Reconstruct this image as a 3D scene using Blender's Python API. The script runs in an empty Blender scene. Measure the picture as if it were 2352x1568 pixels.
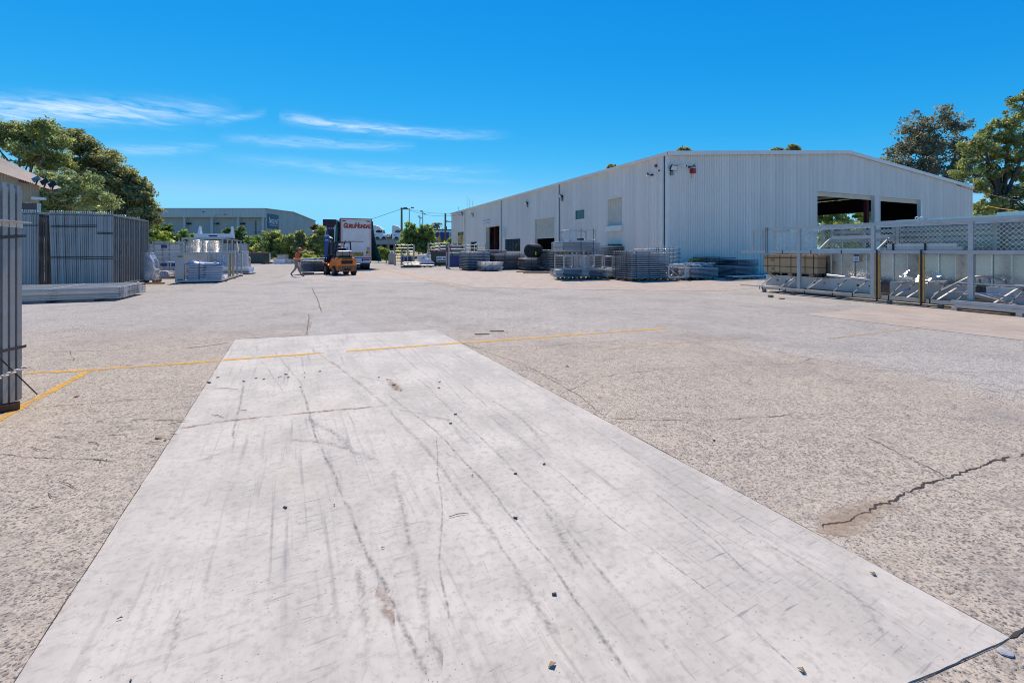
import bpy, bmesh, math, random
import numpy as np
from mathutils import Vector, Matrix
R = math.radians
rng = random.Random(7)
nrg = np.random.default_rng(11)
scene = bpy.context.scene
C = scene.collection

# ---------------------------------------------------------------- camera
CAMH = 1.6; F = 1022.0; CX = 1176.0; HY = 575.5      # calibration in units of a 2352 px wide frame
cd = bpy.data.cameras.new('camera'); cam = bpy.data.objects.new('camera', cd); C.objects.link(cam)
cam.location = (0, 0, CAMH); cam.rotation_euler = (R(90), 0, 0)
cd.sensor_width = 36; cd.lens = 36*F/2352; cd.shift_y = -(784-HY)/2352; cd.clip_end = 4000; cd.clip_start = .05
scene.camera = cam
# ---------------------------------------------------------------- sky, sun, exposure
SUN_AZ = -16.0; SUN_EL = 58.0       # azimuth from +Y, negative = left of the view
world = bpy.data.worlds.new('World'); scene.world = world; world.use_nodes = True
wn = world.node_tree.nodes; wl = world.node_tree.links
wn.clear()
w_out = wn.new('ShaderNodeOutputWorld'); w_bg = wn.new('ShaderNodeBackground'); w_bg.inputs['Strength'].default_value = 0.13
sky = wn.new('ShaderNodeTexSky'); sky.sky_type = 'NISHITA'; sky.sun_disc = False
sky.sun_elevation = R(SUN_EL); sky.sun_rotation = R(SUN_AZ); sky.air_density = 1.0; sky.dust_density = 0.0; sky.ozone_density = 1.6
# high thin cirrus streaks, laid out by azimuth and elevation on the sky
def wnode(op, a, b=None, c=None):
    n = wn.new('ShaderNodeMath'); n.operation = op
    for i, v in enumerate((a, b, c)):
        if v is None: continue
        if isinstance(v, (int, float)): n.inputs[i].default_value = v
        else: wl.new(v, n.inputs[i])
    return n.outputs[0]
# clear subtropical sky: deepen the blue the way the photograph's processing does, evenly over the whole dome
s_in = wn.new('ShaderNodeSeparateColor'); wl.new(sky.outputs['Color'], s_in.inputs[0])
def chan(c, k, p, cap): return wnode('MULTIPLY', wnode('POWER', wnode('MINIMUM', c, cap), p), k)
s_out = wn.new('ShaderNodeCombineColor')
wl.new(chan(s_in.outputs[0], .0066, 3.4, 5.0), s_out.inputs[0]); wl.new(chan(s_in.outputs[1], .62, .96, 7.6), s_out.inputs[1]); wl.new(chan(s_in.outputs[2], 2.5, .42, 12.), s_out.inputs[2])
tc = wn.new('ShaderNodeTexCoord'); sep = wn.new('ShaderNodeSeparateXYZ'); wl.new(tc.outputs['Generated'], sep.inputs[0])
az = wnode('ARCTAN2', sep.outputs['X'], sep.outputs['Y'])
el = wnode('ARCSINE', sep.outputs['Z'])
comb = wn.new('ShaderNodeCombineXYZ'); wl.new(wnode('MULTIPLY', az, 5.0), comb.inputs[0]); wl.new(wnode('MULTIPLY', el, 34.0), comb.inputs[1])
def wnoise(scale, detail, dist, off):
    m = wn.new('ShaderNodeMapping'); m.inputs['Location'].default_value = (off, off*.7, off)
    wl.new(comb.outputs[0], m.inputs[0])
    n = wn.new('ShaderNodeTexNoise'); n.inputs['Scale'].default_value = scale; n.inputs['Detail'].default_value = detail
    n.inputs['Roughness'].default_value = .62; n.inputs['Distortion'].default_value = dist
    wl.new(m.outputs[0], n.inputs['Vector']); return n.outputs[0]
warp = wnoise(1.6, 4, .3, 3.1)
fib = wnoise(3.2, 8, .9, 8.7)
total = None
def cloud(x0, x1, ya, yb, th, amp, asym=1.0):
    """streak from (x0,ya) to (x1,yb), px of the calibration frame -> azimuth/elevation; th = thickness in radians"""
    global total
    def ae(x, y):
        dx = (x-CX)/F; dz = (HY-y)/F
        return math.atan2(dx, 1), math.atan2(dz, math.hypot(dx, 1))
    a0, e0 = ae(x0, ya); a1, e1 = ae(x1, yb)
    t = wnode('DIVIDE', wnode('SUBTRACT', az, a0), a1-a0)
    # envelope along: rises fast, tails off
    tt = wnode('MAXIMUM', wnode('MINIMUM', t, 1.0), 0.0)
    env = wnode('MINIMUM', wnode('MULTIPLY', wnode('MULTIPLY', wnode('POWER', tt, .85*asym), wnode('POWER', wnode('SUBTRACT', 1.0, tt), .85/asym)), 2.6), 1.0)
    d = wnode('SUBTRACT', el, wnode('ADD', wnode('MULTIPLY', t, e1-e0), e0))
    d = wnode('ADD', d, wnode('MULTIPLY', wnode('SUBTRACT', warp, .5), th*1.7))
    g = wnode('POWER', 2.718, wnode('MULTIPLY', wnode('POWER', wnode('DIVIDE', wnode('ABSOLUTE', d), th), 2.0), -1.0))
    v = wnode('MULTIPLY', wnode('MULTIPLY', g, env), amp)
    total = v if total is None else wnode('ADD', total, v)
cloud(-300, 562, 240, 254, .0165, 1.15, .75)
cloud(470, 615, 282, 258, .006, .5)
cloud(640, 1190, 270, 313, .0088, .95, .62)
cloud(500, 960, 316, 336, .0085, .6)
cloud(200, 510, 344, 339, .008, .5)
cloud(480, 1180, 360, 392, .010, .33)
cloud(680, 1200, 385, 420, .006, .30)
fibm = wnode('MAXIMUM', wnode('MULTIPLY', wnode('SUBTRACT', fib, .30), 2.0), 0.0)
cov = wnode('MINIMUM', wnode('MULTIPLY', total, fibm), .9)
wmix = wn.new('ShaderNodeMix'); wmix.data_type = 'RGBA'
wl.new(cov, wmix.inputs[0]); wl.new(s_out.outputs[0], wmix.inputs[6]); wmix.inputs[7].default_value = (6.2, 6.9, 7.8, 1)
wl.new(wmix.outputs[2], w_bg.inputs['Color']); wl.new(w_bg.outputs[0], w_out.inputs[0])
sl = bpy.data.lights.new('sun', 'SUN'); sl.energy = 4.2; sl.angle = R(.53); sl.color = (1, .87, .70)
sun = bpy.data.objects.new('sun', sl); C.objects.link(sun)
sd = Vector((math.sin(R(SUN_AZ))*math.cos(R(SUN_EL)), math.cos(R(SUN_AZ))*math.cos(R(SUN_EL)), math.sin(R(SUN_EL))))
sun.rotation_euler = sd.to_track_quat('Z', 'Y').to_euler(); sun.location = (0, 20, 40)
scene.cycles.filter_width = 1.05
vs = scene.view_settings; vs.view_transform = 'Standard'; vs.look = 'None'; vs.gamma = 1; vs.exposure = 0.3; vs.use_curve_mapping = False

# ---------------------------------------------------------------- calibration helpers
ANG = math.atan2(.3985, .917)                       # the yard's grid is turned by this much
U = Vector((math.cos(ANG), math.sin(ANG), 0)); V = Vector((-math.sin(ANG), math.cos(ANG), 0))
def X(px, Y): return (px-CX)/F*Y
def Z(py, Y): return CAMH+(HY-py)/F*Y
def G(px, py, z=0.0):
    Y = F*(CAMH-z)/(py-HY); return Vector((X(px, Y), Y, z))
def at(px, Y, z=0.0): return Vector((X(px, Y), Y, z))

# ---------------------------------------------------------------- mesh builder
class MB:
    def __init__(s): s.v = []; s.f = []; s.s = []
    def add(s, vs, fs, smooth=False):
        o = len(s.v); s.v += [tuple(p) for p in vs]
        s.f += [tuple(i+o for i in f) for f in fs]; s.s += [smooth]*len(fs); return s
    def box(s, x0, x1, y0, y1, z0, z1):
        return s.add([(x0,y0,z0),(x1,y0,z0),(x1,y1,z0),(x0,y1,z0),(x0,y0,z1),(x1,y0,z1),(x1,y1,z1),(x0,y1,z1)],
                     [(0,3,2,1),(4,5,6,7),(0,1,5,4),(1,2,6,5),(2,3,7,6),(3,0,4,7)])
    def cbox(s, c, sx, sy, sz): return s.box(c[0]-sx/2, c[0]+sx/2, c[1]-sy/2, c[1]+sy/2, c[2]-sz/2, c[2]+sz/2)
    def bar(s, p, q, w, h=None, up=(0,0,1)):
        p = Vector(p); q = Vector(q); h = w if h is None else h; d = (q-p).normalized(); up = Vector(up)
        if abs(d.dot(up)) > .99: up = Vector((0,1,0)) if abs(d.y) < .9 else Vector((1,0,0))
        a = d.cross(up).normalized()*w/2; b = a.cross(d).normalized()*h/2
        vs = [p-a-b, p+a-b, p+a+b, p-a+b, q-a-b, q+a-b, q+a+b, q-a+b]
        return s.add(vs, [(0,1,2,3),(7,6,5,4),(4,5,1,0),(5,6,2,1),(6,7,3,2),(7,4,0,3)])
    def tube(s, p, q, r, n=8, r2=None, cap=True):
        p = Vector(p); q = Vector(q); r2 = r if r2 is None else r2; d = (q-p).normalized()
        a = d.orthogonal().normalized(); b = d.cross(a)
        ring = lambda c, rr: [c+a*math.cos(6.28318*i/n)*rr+b*math.sin(6.28318*i/n)*rr for i in range(n)]
        v0 = ring(p, r); v1 = ring(q, r2)
        s.add(v0+v1, [(i, (i+1) % n, n+(i+1) % n, n+i) for i in range(n)], True)
        if cap: s.add(v0, [tuple(range(n-1, -1, -1))]); s.add(v1, [tuple(range(n))])
        return s
    def path(s, pts, r, n=8):
        pts = [Vector(p) for p in pts]; rs = r if isinstance(r, (list, tuple)) else [r]*len(pts)
        vs = []; a = None
        for i, p in enumerate(pts):
            d = (pts[min(i+1, len(pts)-1)]-pts[max(i-1, 0)]).normalized()
            a = d.orthogonal().normalized() if a is None else (a-d*a.dot(d)).normalized()
            b = d.cross(a)
            vs += [p+(a*math.cos(6.28318*k/n)+b*math.sin(6.28318*k/n))*rs[i] for k in range(n)]
        fs = [(i*n+k, i*n+(k+1) % n, (i+1)*n+(k+1) % n, (i+1)*n+k) for i in range(len(pts)-1) for k in range(n)]
        s.add(vs, fs, True)
        s.add(vs[:n], [tuple(range(n-1, -1, -1))]); s.add(vs[-n:], [tuple(range(n))]); return s
    def prism(s, pts, d):
        """closed polygon pts (3d) extruded along vector d"""
        pts = [Vector(p) for p in pts]; d = Vector(d); n = len(pts)
        return s.add(pts+[p+d for p in pts], [tuple(range(n-1, -1, -1)), tuple(range(n, 2*n))]+[(i, (i+1) % n, n+(i+1) % n, n+i) for i in range(n)])
    def ring(s, c, axis, r, t, n=10, m=5):
        """torus: centre, axis vector, radius, tube radius"""
        c = Vector(c); d = Vector(axis).normalized(); a = d.orthogonal().normalized(); b = d.cross(a); vs = []
        for i in range(n):
            e = a*math.cos(6.28318*i/n)+b*math.sin(6.28318*i/n)
            for k in range(m): vs.append(c+e*(r+t*math.cos(6.28318*k/m))+d*t*math.sin(6.28318*k/m))
        return s.add(vs, [(i*m+k, ((i+1) % n)*m+k, ((i+1) % n)*m+(k+1) % m, i*m+(k+1) % m) for i in range(n) for k in range(m)], True)
    def lathe(s, prof, n=16, o=(0,0,0)):
        vs = [(o[0]+r*math.cos(6.28318*k/n), o[1]+r*math.sin(6.28318*k/n), o[2]+z) for r, z in prof for k in range(n)]
        return s.add(vs, [(i*n+k, i*n+(k+1) % n, (i+1)*n+(k+1) % n, (i+1)*n+k) for i in range(len(prof)-1) for k in range(n)], True)
    def quad(s, a, b, c, d): return s.add([a, b, c, d], [(0,1,2,3)])
    def xf(s, M):
        s.v = [tuple(M @ Vector(p)) for p in s.v]; return s
    def mesh(s, name, mat=None):
        me = bpy.data.meshes.new(name); me.from_pydata(s.v, [], s.f)
        me.polygons.foreach_set('use_smooth', s.s)
        if mat: me.materials.append(mat)
        me.update(); return me
def obj(name, m, mat=None, parent=None, loc=(0,0,0), rz=0.0, rot=None, bevel=0):
    me = m.mesh(name, mat) if isinstance(m, MB) else m
    o = bpy.data.objects.new(name, me); C.objects.link(o)
    if parent: o.parent = parent
    o.location = loc; o.rotation_euler = rot if rot is not None else (0, 0, rz)
    if bevel:
        b = o.modifiers.new('bevel', 'BEVEL'); b.width = bevel; b.segments = 2; b.limit_method = 'ANGLE'
    return o
def tag(o, label, cat, group=None):
    o['label'] = label; o['category'] = cat
    if group: o['group'] = group
    return o
def thing(name, label, cat, loc=(0,0,0), rz=0.0, group=None):
    o = bpy.data.objects.new(name, None); C.objects.link(o); o.location = loc; o.rotation_euler = (0, 0, rz); o.empty_display_size = .2
    return tag(o, label, cat, group)
def struct(name, m, mat, loc=(0,0,0), rz=0.0, kind='structure'):
    o = obj(name, m, mat, None, loc, rz); o['kind'] = kind; return o
def text(body, size, mat, name='lettering', parent=None, loc=(0,0,0), rot=(R(90),0,0), shear=0, bold=0, ext=.004, ax='CENTER', sx=1.0):
    cu = bpy.data.curves.new('t', 'FONT'); cu.body = body; cu.size = size; cu.shear = shear; cu.offset = bold; cu.extrude = ext
    cu.align_x = ax; cu.align_y = 'CENTER'; cu.resolution_u = 2
    t = bpy.data.objects.new('t', cu); me = bpy.data.meshes.new_from_object(t); bpy.data.objects.remove(t); bpy.data.curves.remove(cu)
    me.materials.clear(); me.materials.append(mat); me.name = name
    o = obj(name, me, None, parent, loc, rot=rot); o.scale = (sx, 1, 1); return o

# ---------------------------------------------------------------- materials
class NT:
    def __init__(s, name):
        s.m = bpy.data.materials.new(name); s.m.use_nodes = True; s.t = s.m.node_tree; s.n = s.t.nodes; s.l = s.t.links
        s.b = s.n['Principled BSDF']; s.out = s.n['Material Output']
    def set(s, sock, v):
        if isinstance(v, bpy.types.NodeSocket): s.l.new(v, sock)
        elif isinstance(v, (tuple, list)) and sock.type == 'RGBA' and len(v) == 3: sock.default_value = (*v, 1)
        else: sock.default_value = v
    def math(s, op, a, b=None, c=None, clamp=False):
        n = s.n.new('ShaderNodeMath'); n.operation = op; n.use_clamp = clamp
        for i, v in enumerate((a, b, c)):
            if v is not None: s.set(n.inputs[i], v)
        return n.outputs[0]
    def mix(s, fac, a, b, mode='MIX'):
        n = s.n.new('ShaderNodeMix'); n.data_type = 'RGBA'; n.blend_type = mode
        s.set(n.inputs[0], fac); s.set(n.inputs[6], a); s.set(n.inputs[7], b); return n.outputs[2]
    def rcoord(s, rot, scale, loc=(0,0,0)):
        a = s.coord(rot=(0,0,-rot)); mp = s.n.new('ShaderNodeMapping'); mp.inputs['Scale'].default_value = scale; mp.inputs['Location'].default_value = loc
        s.l.new(a, mp.inputs[0]); return mp.outputs[0]
    def coord(s, kind='Object', scale=(1,1,1), rot=(0,0,0), loc=(0,0,0)):
        if not hasattr(s, 'tc'): s.tc = s.n.new('ShaderNodeTexCoord')
        mp = s.n.new('ShaderNodeMapping'); mp.inputs['Scale'].default_value = scale; mp.inputs['Rotation'].default_value = rot; mp.inputs['Location'].default_value = loc
        s.l.new(s.tc.outputs[kind], mp.inputs[0]); return mp.outputs[0]
    def noise(s, vec, scale, detail=4, rough=.55, dist=0):
        n = s.n.new('ShaderNodeTexNoise'); s.set(n.inputs['Vector'], vec); n.inputs['Scale'].default_value = scale
        n.inputs['Detail'].default_value = detail; n.inputs['Roughness'].default_value = rough; n.inputs['Distortion'].default_value = dist; return n.outputs[0]
    def voro(s, vec, scale, feature='F1', out='Distance', rnd=1):
        n = s.n.new('ShaderNodeTexVoronoi'); n.feature = feature; s.set(n.inputs['Vector'], vec); n.inputs['Scale'].default_value = scale
        n.inputs['Randomness'].default_value = rnd; return n.outputs[out]
    def ramp(s, fac, stops, interp='LINEAR'):
        n = s.n.new('ShaderNodeValToRGB'); s.set(n.inputs[0], fac); e = n.color_ramp; e.interpolation = interp
        while len(e.elements) < len(stops): e.elements.new(.5)
        for el_, (p, c) in zip(e.elements, stops):
            el_.position = p; el_.color = (*c, 1) if isinstance(c, tuple) else (c, c, c, 1)
        return n.outputs[0]
    def mr(s, v, a, b, c=0., d=1.):
        n = s.n.new('ShaderNodeMapRange'); s.set(n.inputs[0], v)
        for i, q in enumerate((a, b, c, d)): n.inputs[i+1].default_value = q
        return n.outputs[0]
    def bump(s, h, strength=.3, dist=.01):
        n = s.n.new('ShaderNodeBump'); n.inputs['Strength'].default_value = strength; n.inputs['Distance'].default_value = dist
        s.set(n.inputs['Height'], h); s.l.new(n.outputs[0], s.b.inputs['Normal']); return n
    def col(s, c): s.set(s.b.inputs['Base Color'], c); return s
    def p(s, **k):
        for a, v in k.items(): s.set(s.b.inputs[a.replace('_', ' ')], v)
        return s
MATS = {}
def mat(name, col, rough=.6, metal=0., var=.12, scale=6., dirt=0., dirtcol=(.16,.12,.09), bump=0., rand=0., spec=.5):
    if name in MATS: return MATS[name]
    t = NT(name); vec = t.coord()
    n = t.noise(vec, scale, 5, .6)
    f = t.mr(n, .3, .7, 1-var, 1+var*.6)
    c = t.mix(1.0, col, t.mix(0, f, f), 'MULTIPLY') if var else col
    if dirt:
        d = t.mr(t.noise(vec, scale*.45, 6, .7), .5, .75, 0, dirt)
        c = t.mix(d, c, dirtcol)
    if rand:
        oi = t.n.new('ShaderNodeObjectInfo'); g = t.mr(oi.outputs['Random'], 0, 1, 1-rand, 1+rand*.5)
        c = t.mix(1.0, c, t.mix(0, g, g), 'MULTIPLY')
    t.col(c); t.p(Roughness=rough, Metallic=metal, Specular_IOR_Level=spec)
    if bump: t.bump(n, bump, .01)
    MATS[name] = t.m; return t.m
def galv(name, col, rough=.42, metal=.75, rand=.16):
    t = NT(name); vec = t.coord()
    v = t.voro(vec, 55., out='Color'); sp = t.n.new('ShaderNodeSeparateColor'); t.set(sp.inputs[0], v)
    n = t.noise(vec, 3.5, 6, .62)
    g = t.math('MULTIPLY', t.mr(sp.outputs[0], 0, 1, .93, 1.05), t.mr(n, .3, .7, .84, 1.07))
    oi = t.n.new('ShaderNodeObjectInfo'); g = t.math('MULTIPLY', g, t.mr(oi.outputs['Random'], 0, 1, 1-rand, 1+rand*.4))
    t.col(t.mix(1.0, col, t.mix(0, g, g), 'MULTIPLY'))
    t.p(Roughness=t.mr(n, .3, .7, rough-.08, rough+.12), Metallic=metal); MATS[name] = t.m; return t.m
# ---------------------------------------------------------------- material set
M = {}
M['galv'] = galv('galvanised_steel', (.47,.46,.445), .34, .75)
M['galv_bright'] = galv('bright_galvanised_steel', (.76,.75,.74), .26, .9)
M['galv_dull'] = galv('weathered_galvanised_steel', (.30,.295,.29), .42, .65)
M['galv_sheet'] = galv('galvanised_sheet', (.50,.48,.46), .24, .95, .12)
M['galv_pale'] = galv('pale_galvanised_steel', (.55,.535,.51), .48, .4)
M['alu'] = galv('dull_aluminium_tube', (.50,.485,.465), .5, .35, .1)
M['galv_post'] = galv('grey_galvanised_post', (.345,.345,.345), .45, .4, .24)
M['black'] = mat('black_plastic', (.012,.012,.016), .5, var=.2)
M['dark'] = mat('dark_void', (.02,.02,.025), .8, var=.2)
M['timber'] = mat('raw_timber', (.30,.19,.10), .8, var=.35, scale=9, dirt=.4)
M['timber_red'] = mat('hardwood_timber', (.15,.075,.045), .8, var=.35, scale=9)
M['timber_yellow'] = mat('pine_timber', (.42,.25,.09), .7, var=.25, scale=9, dirt=.25)
M['pallet'] = mat('pallet_timber', (.33,.24,.155), .85, var=.35, scale=7, dirt=.5, rand=.25)
M['card'] = mat('cardboard', (.47,.32,.175), .85, var=.07, scale=3)
M['white'] = mat('white_paint', (.78,.78,.77), .45, var=.06, scale=4, dirt=.12)
M['red'] = mat('red_paint', (.42,.02,.025), .45, var=.1)
M['redbrown'] = mat('red_oxide_steel', (.12,.02,.018), .6, var=.2)
M['blue'] = mat('blue_paint', (.012,.035,.17), .4, var=.1)
M['bluebag'] = mat('blue_plastic_sheet', (.06,.22,.50), .35, var=.2, scale=3)
M['yellow'] = mat('yellow_paint', (.62,.36,.02), .5, var=.15, dirt=.2)
M['rubber'] = mat('tyre_rubber', (.018,.018,.019), .85, var=.3, scale=12)
M['glass'] = mat('dark_window_glass', (.035,.045,.055), .08, var=.25, scale=2, spec=.6)
M['hiv'] = mat('orange_workwear', (.80,.14,.015), .8, var=.15, scale=14)
M['khaki'] = mat('khaki_cloth', (.30,.24,.16), .9, var=.2, scale=12)
M['skin'] = mat('skin', (.42,.22,.14), .55, var=.06)
M['boot'] = mat('boot_leather', (.13,.065,.03), .7, var=.2)

# ---------------------------------------------------------------- ground
def ground_mat():
    t = NT('worn_aggregate_paving'); w = t.coord()
    warp = t.n.new('ShaderNodeVectorMath'); warp.operation = 'ADD'; nz = t.n.new('ShaderNodeTexNoise'); t.set(nz.inputs['Vector'], w); nz.inputs['Scale'].default_value = 9
    sc = t.n.new('ShaderNodeVectorMath'); sc.operation = 'SCALE'; sc.inputs['Scale'].default_value = .04; t.l.new(nz.outputs['Color'], sc.inputs[0])
    t.l.new(w, warp.inputs[0]); t.l.new(sc.outputs[0], warp.inputs[1]); w2 = warp.outputs[0]
    sx = t.n.new('ShaderNodeSeparateXYZ'); t.l.new(w, sx.inputs[0]); x, y = sx.outputs[0], sx.outputs[1]
    big = t.noise(w, .16, 5, .55); mid = t.noise(w, .75, 6, .62); fine = t.noise(w, 6., 6, .65); micro = t.noise(w, 90., 3, .6)
    # old concrete in front (sandy), bitumen-grey behind; the border follows the old joint
    edge = t.math('MINIMUM', t.math('SUBTRACT', 8.6, y), t.math('SUBTRACT', t.math('ADD', 9.0, t.math('MULTIPLY', 3.3, 1.8)), t.math('ADD', y, t.math('MULTIPLY', x, 1.8))))
    sandy = t.mr(t.math('ADD', edge, t.mr(mid, .2, .8, -1.1, 1.1)), -1.0, 1.0)
    base = t.mix(sandy, (.475,.43,.37), (.49,.415,.325))
    base = t.mix(t.mr(big, .38, .66), base, t.mix(sandy, (.54,.49,.425), (.54,.46,.36)))
    base = t.mix(t.mr(mid, .45, .75, 0, .45), base, t.mix(sandy, (.36,.33,.29), (.38,.32,.26)))
    # exposed stones
    cells = t.n.new('ShaderNodeTexVoronoi'); t.l.new(w2, cells.inputs['Vector']); cells.inputs['Scale'].default_value = 64.
    cc = t.n.new('ShaderNodeSeparateColor'); t.l.new(cells.outputs['Color'], cc.inputs[0])
    isdark = t.math('GREATER_THAN', cc.outputs[0], .60)
    core = t.mr(cells.outputs['Distance'], .30, .46, 1, 0)
    patch = t.mr(t.noise(w, 1.3, 5, .65), .36, .58)
    st = t.math('MULTIPLY', t.math('MULTIPLY', isdark, core), t.mr(patch, 0, 1, .55, 1.))
    stone = t.mix(cc.outputs[1], (.040,.040,.045), (.15,.14,.135))
    c = t.mix(t.math('MULTIPLY', st, .88), base, stone)
    c2 = t.n.new('ShaderNodeTexVoronoi'); t.l.new(w2, c2.inputs['Vector']); c2.inputs['Scale'].default_value = 150.
    c2s = t.n.new('ShaderNodeSeparateColor'); t.l.new(c2.outputs['Color'], c2s.inputs[0])
    c = t.mix(t.math('MULTIPLY', t.math('GREATER_THAN', c2s.outputs[0], .74), .42), c, (.085,.082,.085))
    c = t.mix(t.math('MULTIPLY', t.math('LESS_THAN', c2s.outputs[1], .10), .35), c, (.55,.52,.48))
    fl = t.noise(w, 34., 6, .78); fl2 = t.noise(w, 11., 6, .75)
    c = t.mix(t.math('MULTIPLY', t.mr(fl, .50, .60, 0, .78), t.mr(patch, 0, 1, .5, 1.)), c, t.mix(sandy, (.10,.098,.10), (.10,.085,.075)))
    c = t.mix(t.mr(fl2, .53, .64, 0, .55), c, t.mix(sandy, (.15,.145,.14), (.16,.138,.115)))
    c = t.mix(t.mr(t.noise(w, .38, 6, .6), .52, .68, 0, .42), c, (.22,.205,.19))
    c = t.mix(t.mr(t.noise(w, 3.6, 7, .78), .53, .66, 0, .45), c, (.17,.16,.15))
    c = t.mix(t.mr(t.noise(t.rcoord(.1, (1.2,5.,1)), 4.4, 6, .75), .55, .66, 0, .4), c, (.58,.54,.48))
    c = t.mix(t.mr(fine, .54, .78, 0, .5), c, t.mix(sandy, (.19,.185,.185), (.20,.165,.135)))
    # oil and tyre staining in long drifts
    dr = t.noise(t.rcoord(ANG, (.55,.09,1)), 1.6, 5, .6)
    c = t.mix(t.mr(dr, .56, .78, 0, .38), c, (.20,.185,.175))
    t.col(c)
    t.p(Roughness=t.mr(micro, .3, .7, .78, .95), Specular_IOR_Level=.25)
    h = t.math('ADD', t.math('MULTIPLY', micro, .5), t.math('ADD', t.math('MULTIPLY', core, t.math('MULTIPLY', isdark, .7)), t.math('MULTIPLY', fine, .8)))
    t.bump(h, .8, .008); return t.m
def concrete_mat(name, c0, c1, streak=1.0, rot=0.0):
    t = NT(name); w = t.coord(); r = t.coord(rot=(0,0,-rot))
    big = t.noise(w, .5, 5, .6); mid = t.noise(w, 2.2, 7, .65); fine = t.noise(w, 22, 5, .7); micro = t.noise(w, 160, 2, .5)
    c = t.mix(t.mr(big, .35, .65), c0, c1)
    c = t.mix(t.mr(t.noise(w, 1.15, 7, .68), .47, .68, 0, .7), c, tuple(q*.74 for q in c0))
    c = t.mix(t.mr(t.noise(t.rcoord(rot, (3.2,.7,1), (2,7,0)), 1.2, 6, .66), .5, .68, 0, .55), c, tuple(q*.72 for q in c0))
    c = t.mix(t.mr(mid, .44, .66, 0, .75), c, tuple(q*.80 for q in c0))
    c = t.mix(t.mr(fine, .50, .70, 0, .55), c, tuple(q*.58 for q in c0))
    s1 = t.noise(t.rcoord(rot, (2.2,30,1)), 2.2, 5, .65, .15)          # scuffs across
    br = t.noise(w, 1.1, 4, .6)
    c = t.mix(t.math('MULTIPLY', t.mr(s1, .58, .68, 0, .6*streak), t.mr(br, .42, .58)), c, (.15,.15,.16))
    s2 = t.noise(t.rcoord(rot, (15,.55,1), (5,3,0)), 1.5, 6, .62, .25)  # drag marks along
    c = t.mix(t.math('MULTIPLY', t.mr(s2, .54, .68, 0, .45*streak), t.mr(t.noise(w, .9, 4, .6), .38, .58)), c, (.19,.185,.185))
    sp = t.voro(w, 34, out='Distance'); sm = t.mr(sp, .05, .16, 1, 0)
    c = t.mix(t.math('MULTIPLY', sm, t.math('MULTIPLY', t.mr(t.noise(w, 3.1, 3, .5), .45, .55), .8)), c, (.12,.115,.11))
    wm = t.mr(t.noise(w, .8, 3, .5), .58, .72, 0, .3)
    c = t.mix(wm, c, (c1[0]*1.0, c1[1]*.94, c1[2]*.86))
    t.col(c); t.p(Roughness=t.mr(fine, .3, .7, .62, .85), Specular_IOR_Level=.3)
    t.bump(t.math('ADD', t.math('MULTIPLY', micro, .4), fine), .22, .004); return t.m
M['ground'] = ground_mat()
SROT = math.atan2(.449, .893)
M['slab'] = concrete_mat('smooth_concrete', (.51,.47,.41), (.565,.522,.455), 1.25, SROT)
M['apron'] = concrete_mat('pinkish_concrete', (.43,.355,.29), (.465,.395,.325), .4, ANG)
M['pale_conc'] = concrete_mat('pale_yard_concrete', (.40,.365,.325), (.44,.40,.355), .7, ANG)
M['infill'] = concrete_mat('patched_concrete', (.37,.34,.305), (.41,.375,.335), 1., ANG)
def decal_mat(name, col, amt, edge=.35, bscale=14., lo=.42, hi=.6, soft=True):
    t = NT(name); w = t.coord()
    uv = t.n.new('ShaderNodeSeparateXYZ'); t.coord('UV'); t.l.new(t.tc.outputs['UV'], uv.inputs[0])
    e = t.math('SUBTRACT', 1.0, t.math('ABSOLUTE', t.math('SUBTRACT', t.math('MULTIPLY', uv.outputs[0], 2.0), 1.0)))
    f = t.mr(e, 0, edge) if soft else 1.0
    br = t.mr(t.noise(w, bscale, 5, .7), lo, hi)
    br2 = t.mr(t.noise(w, bscale*.12, 3, .6), .34, .56, .25, 1)
    a = t.math('MULTIPLY', t.math('MULTIPLY', f, t.math('MULTIPLY', br, br2)), amt)
    t.col(col); t.p(Alpha=a, Roughness=.85, Specular_IOR_Level=.1); return t.m
M['tyre_mark'] = decal_mat('dark_rubber_mark', (.13,.12,.115), .62, 1., 40., .38, .64)
M['faint_mark'] = decal_mat('faint_grey_mark', (.18,.17,.16), .5, 1., 45., .38, .66)
M['rust_mark'] = decal_mat('rust_stain', (.28,.16,.10), .8, .9, 22., .34, .6)
M['paint_line'] = decal_mat('worn_yellow_line_paint', (.74,.42,.075), .95, .14, 40., .36, .52)
M['paint_faint'] = decal_mat('faded_line_paint', (.60,.38,.16), .42, .3, 30., .38, .6)
M['crack'] = mat('crack_dirt', (.060,.046,.034), .95, var=.4, scale=30)
M['crack_weed'] = mat('dry_crack_dirt', (.17,.115,.065), .95, var=.4, scale=20)
M['dirt'] = decal_mat('sand_spill', (.40,.30,.21), .8, .9, 9., .25, .55)

yard = struct('yard_ground', MB().quad((-75,-6,0),(95,-6,0),(95,78,0),(-75,78,0)), M['ground'])
far = mat('dry_verge', (.16,.15,.075), .95, var=.45, scale=.25)
struct('terrain', MB().quad((-1500,-40,-.06),(1500,-40,-.06),(1500,2600,-.06),(-1500,2600,-.06)), far)
SL = [Vector((2.054,1.838,0)), Vector((-1.55,9.01,0)), Vector((-4.976,7.996,0)), Vector((-1.372,.70,0))]
ST = .005
def flat(name, pts, z0, z1, m):
    b = MB(); b.prism([Vector((p[0], p[1], z0)) for p in pts], (0,0,z1-z0)); return struct(name, b, m)
ragged = []
for i_ in range(4):
    a, b_ = SL[i_], SL[(i_+1) % 4]; d_ = (b_-a).normalized(); n_ = Vector((-d_.y, d_.x, 0)); k_ = int((b_-a).length/.05)
    for j_ in range(k_):
        p_ = a.lerp(b_, j_/k_); from_noise = __import__('mathutils').noise.noise(p_*3.1)*.006+__import__('mathutils').noise.noise(p_*17)*.0035; ragged.append(p_+n_*from_noise)
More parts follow.
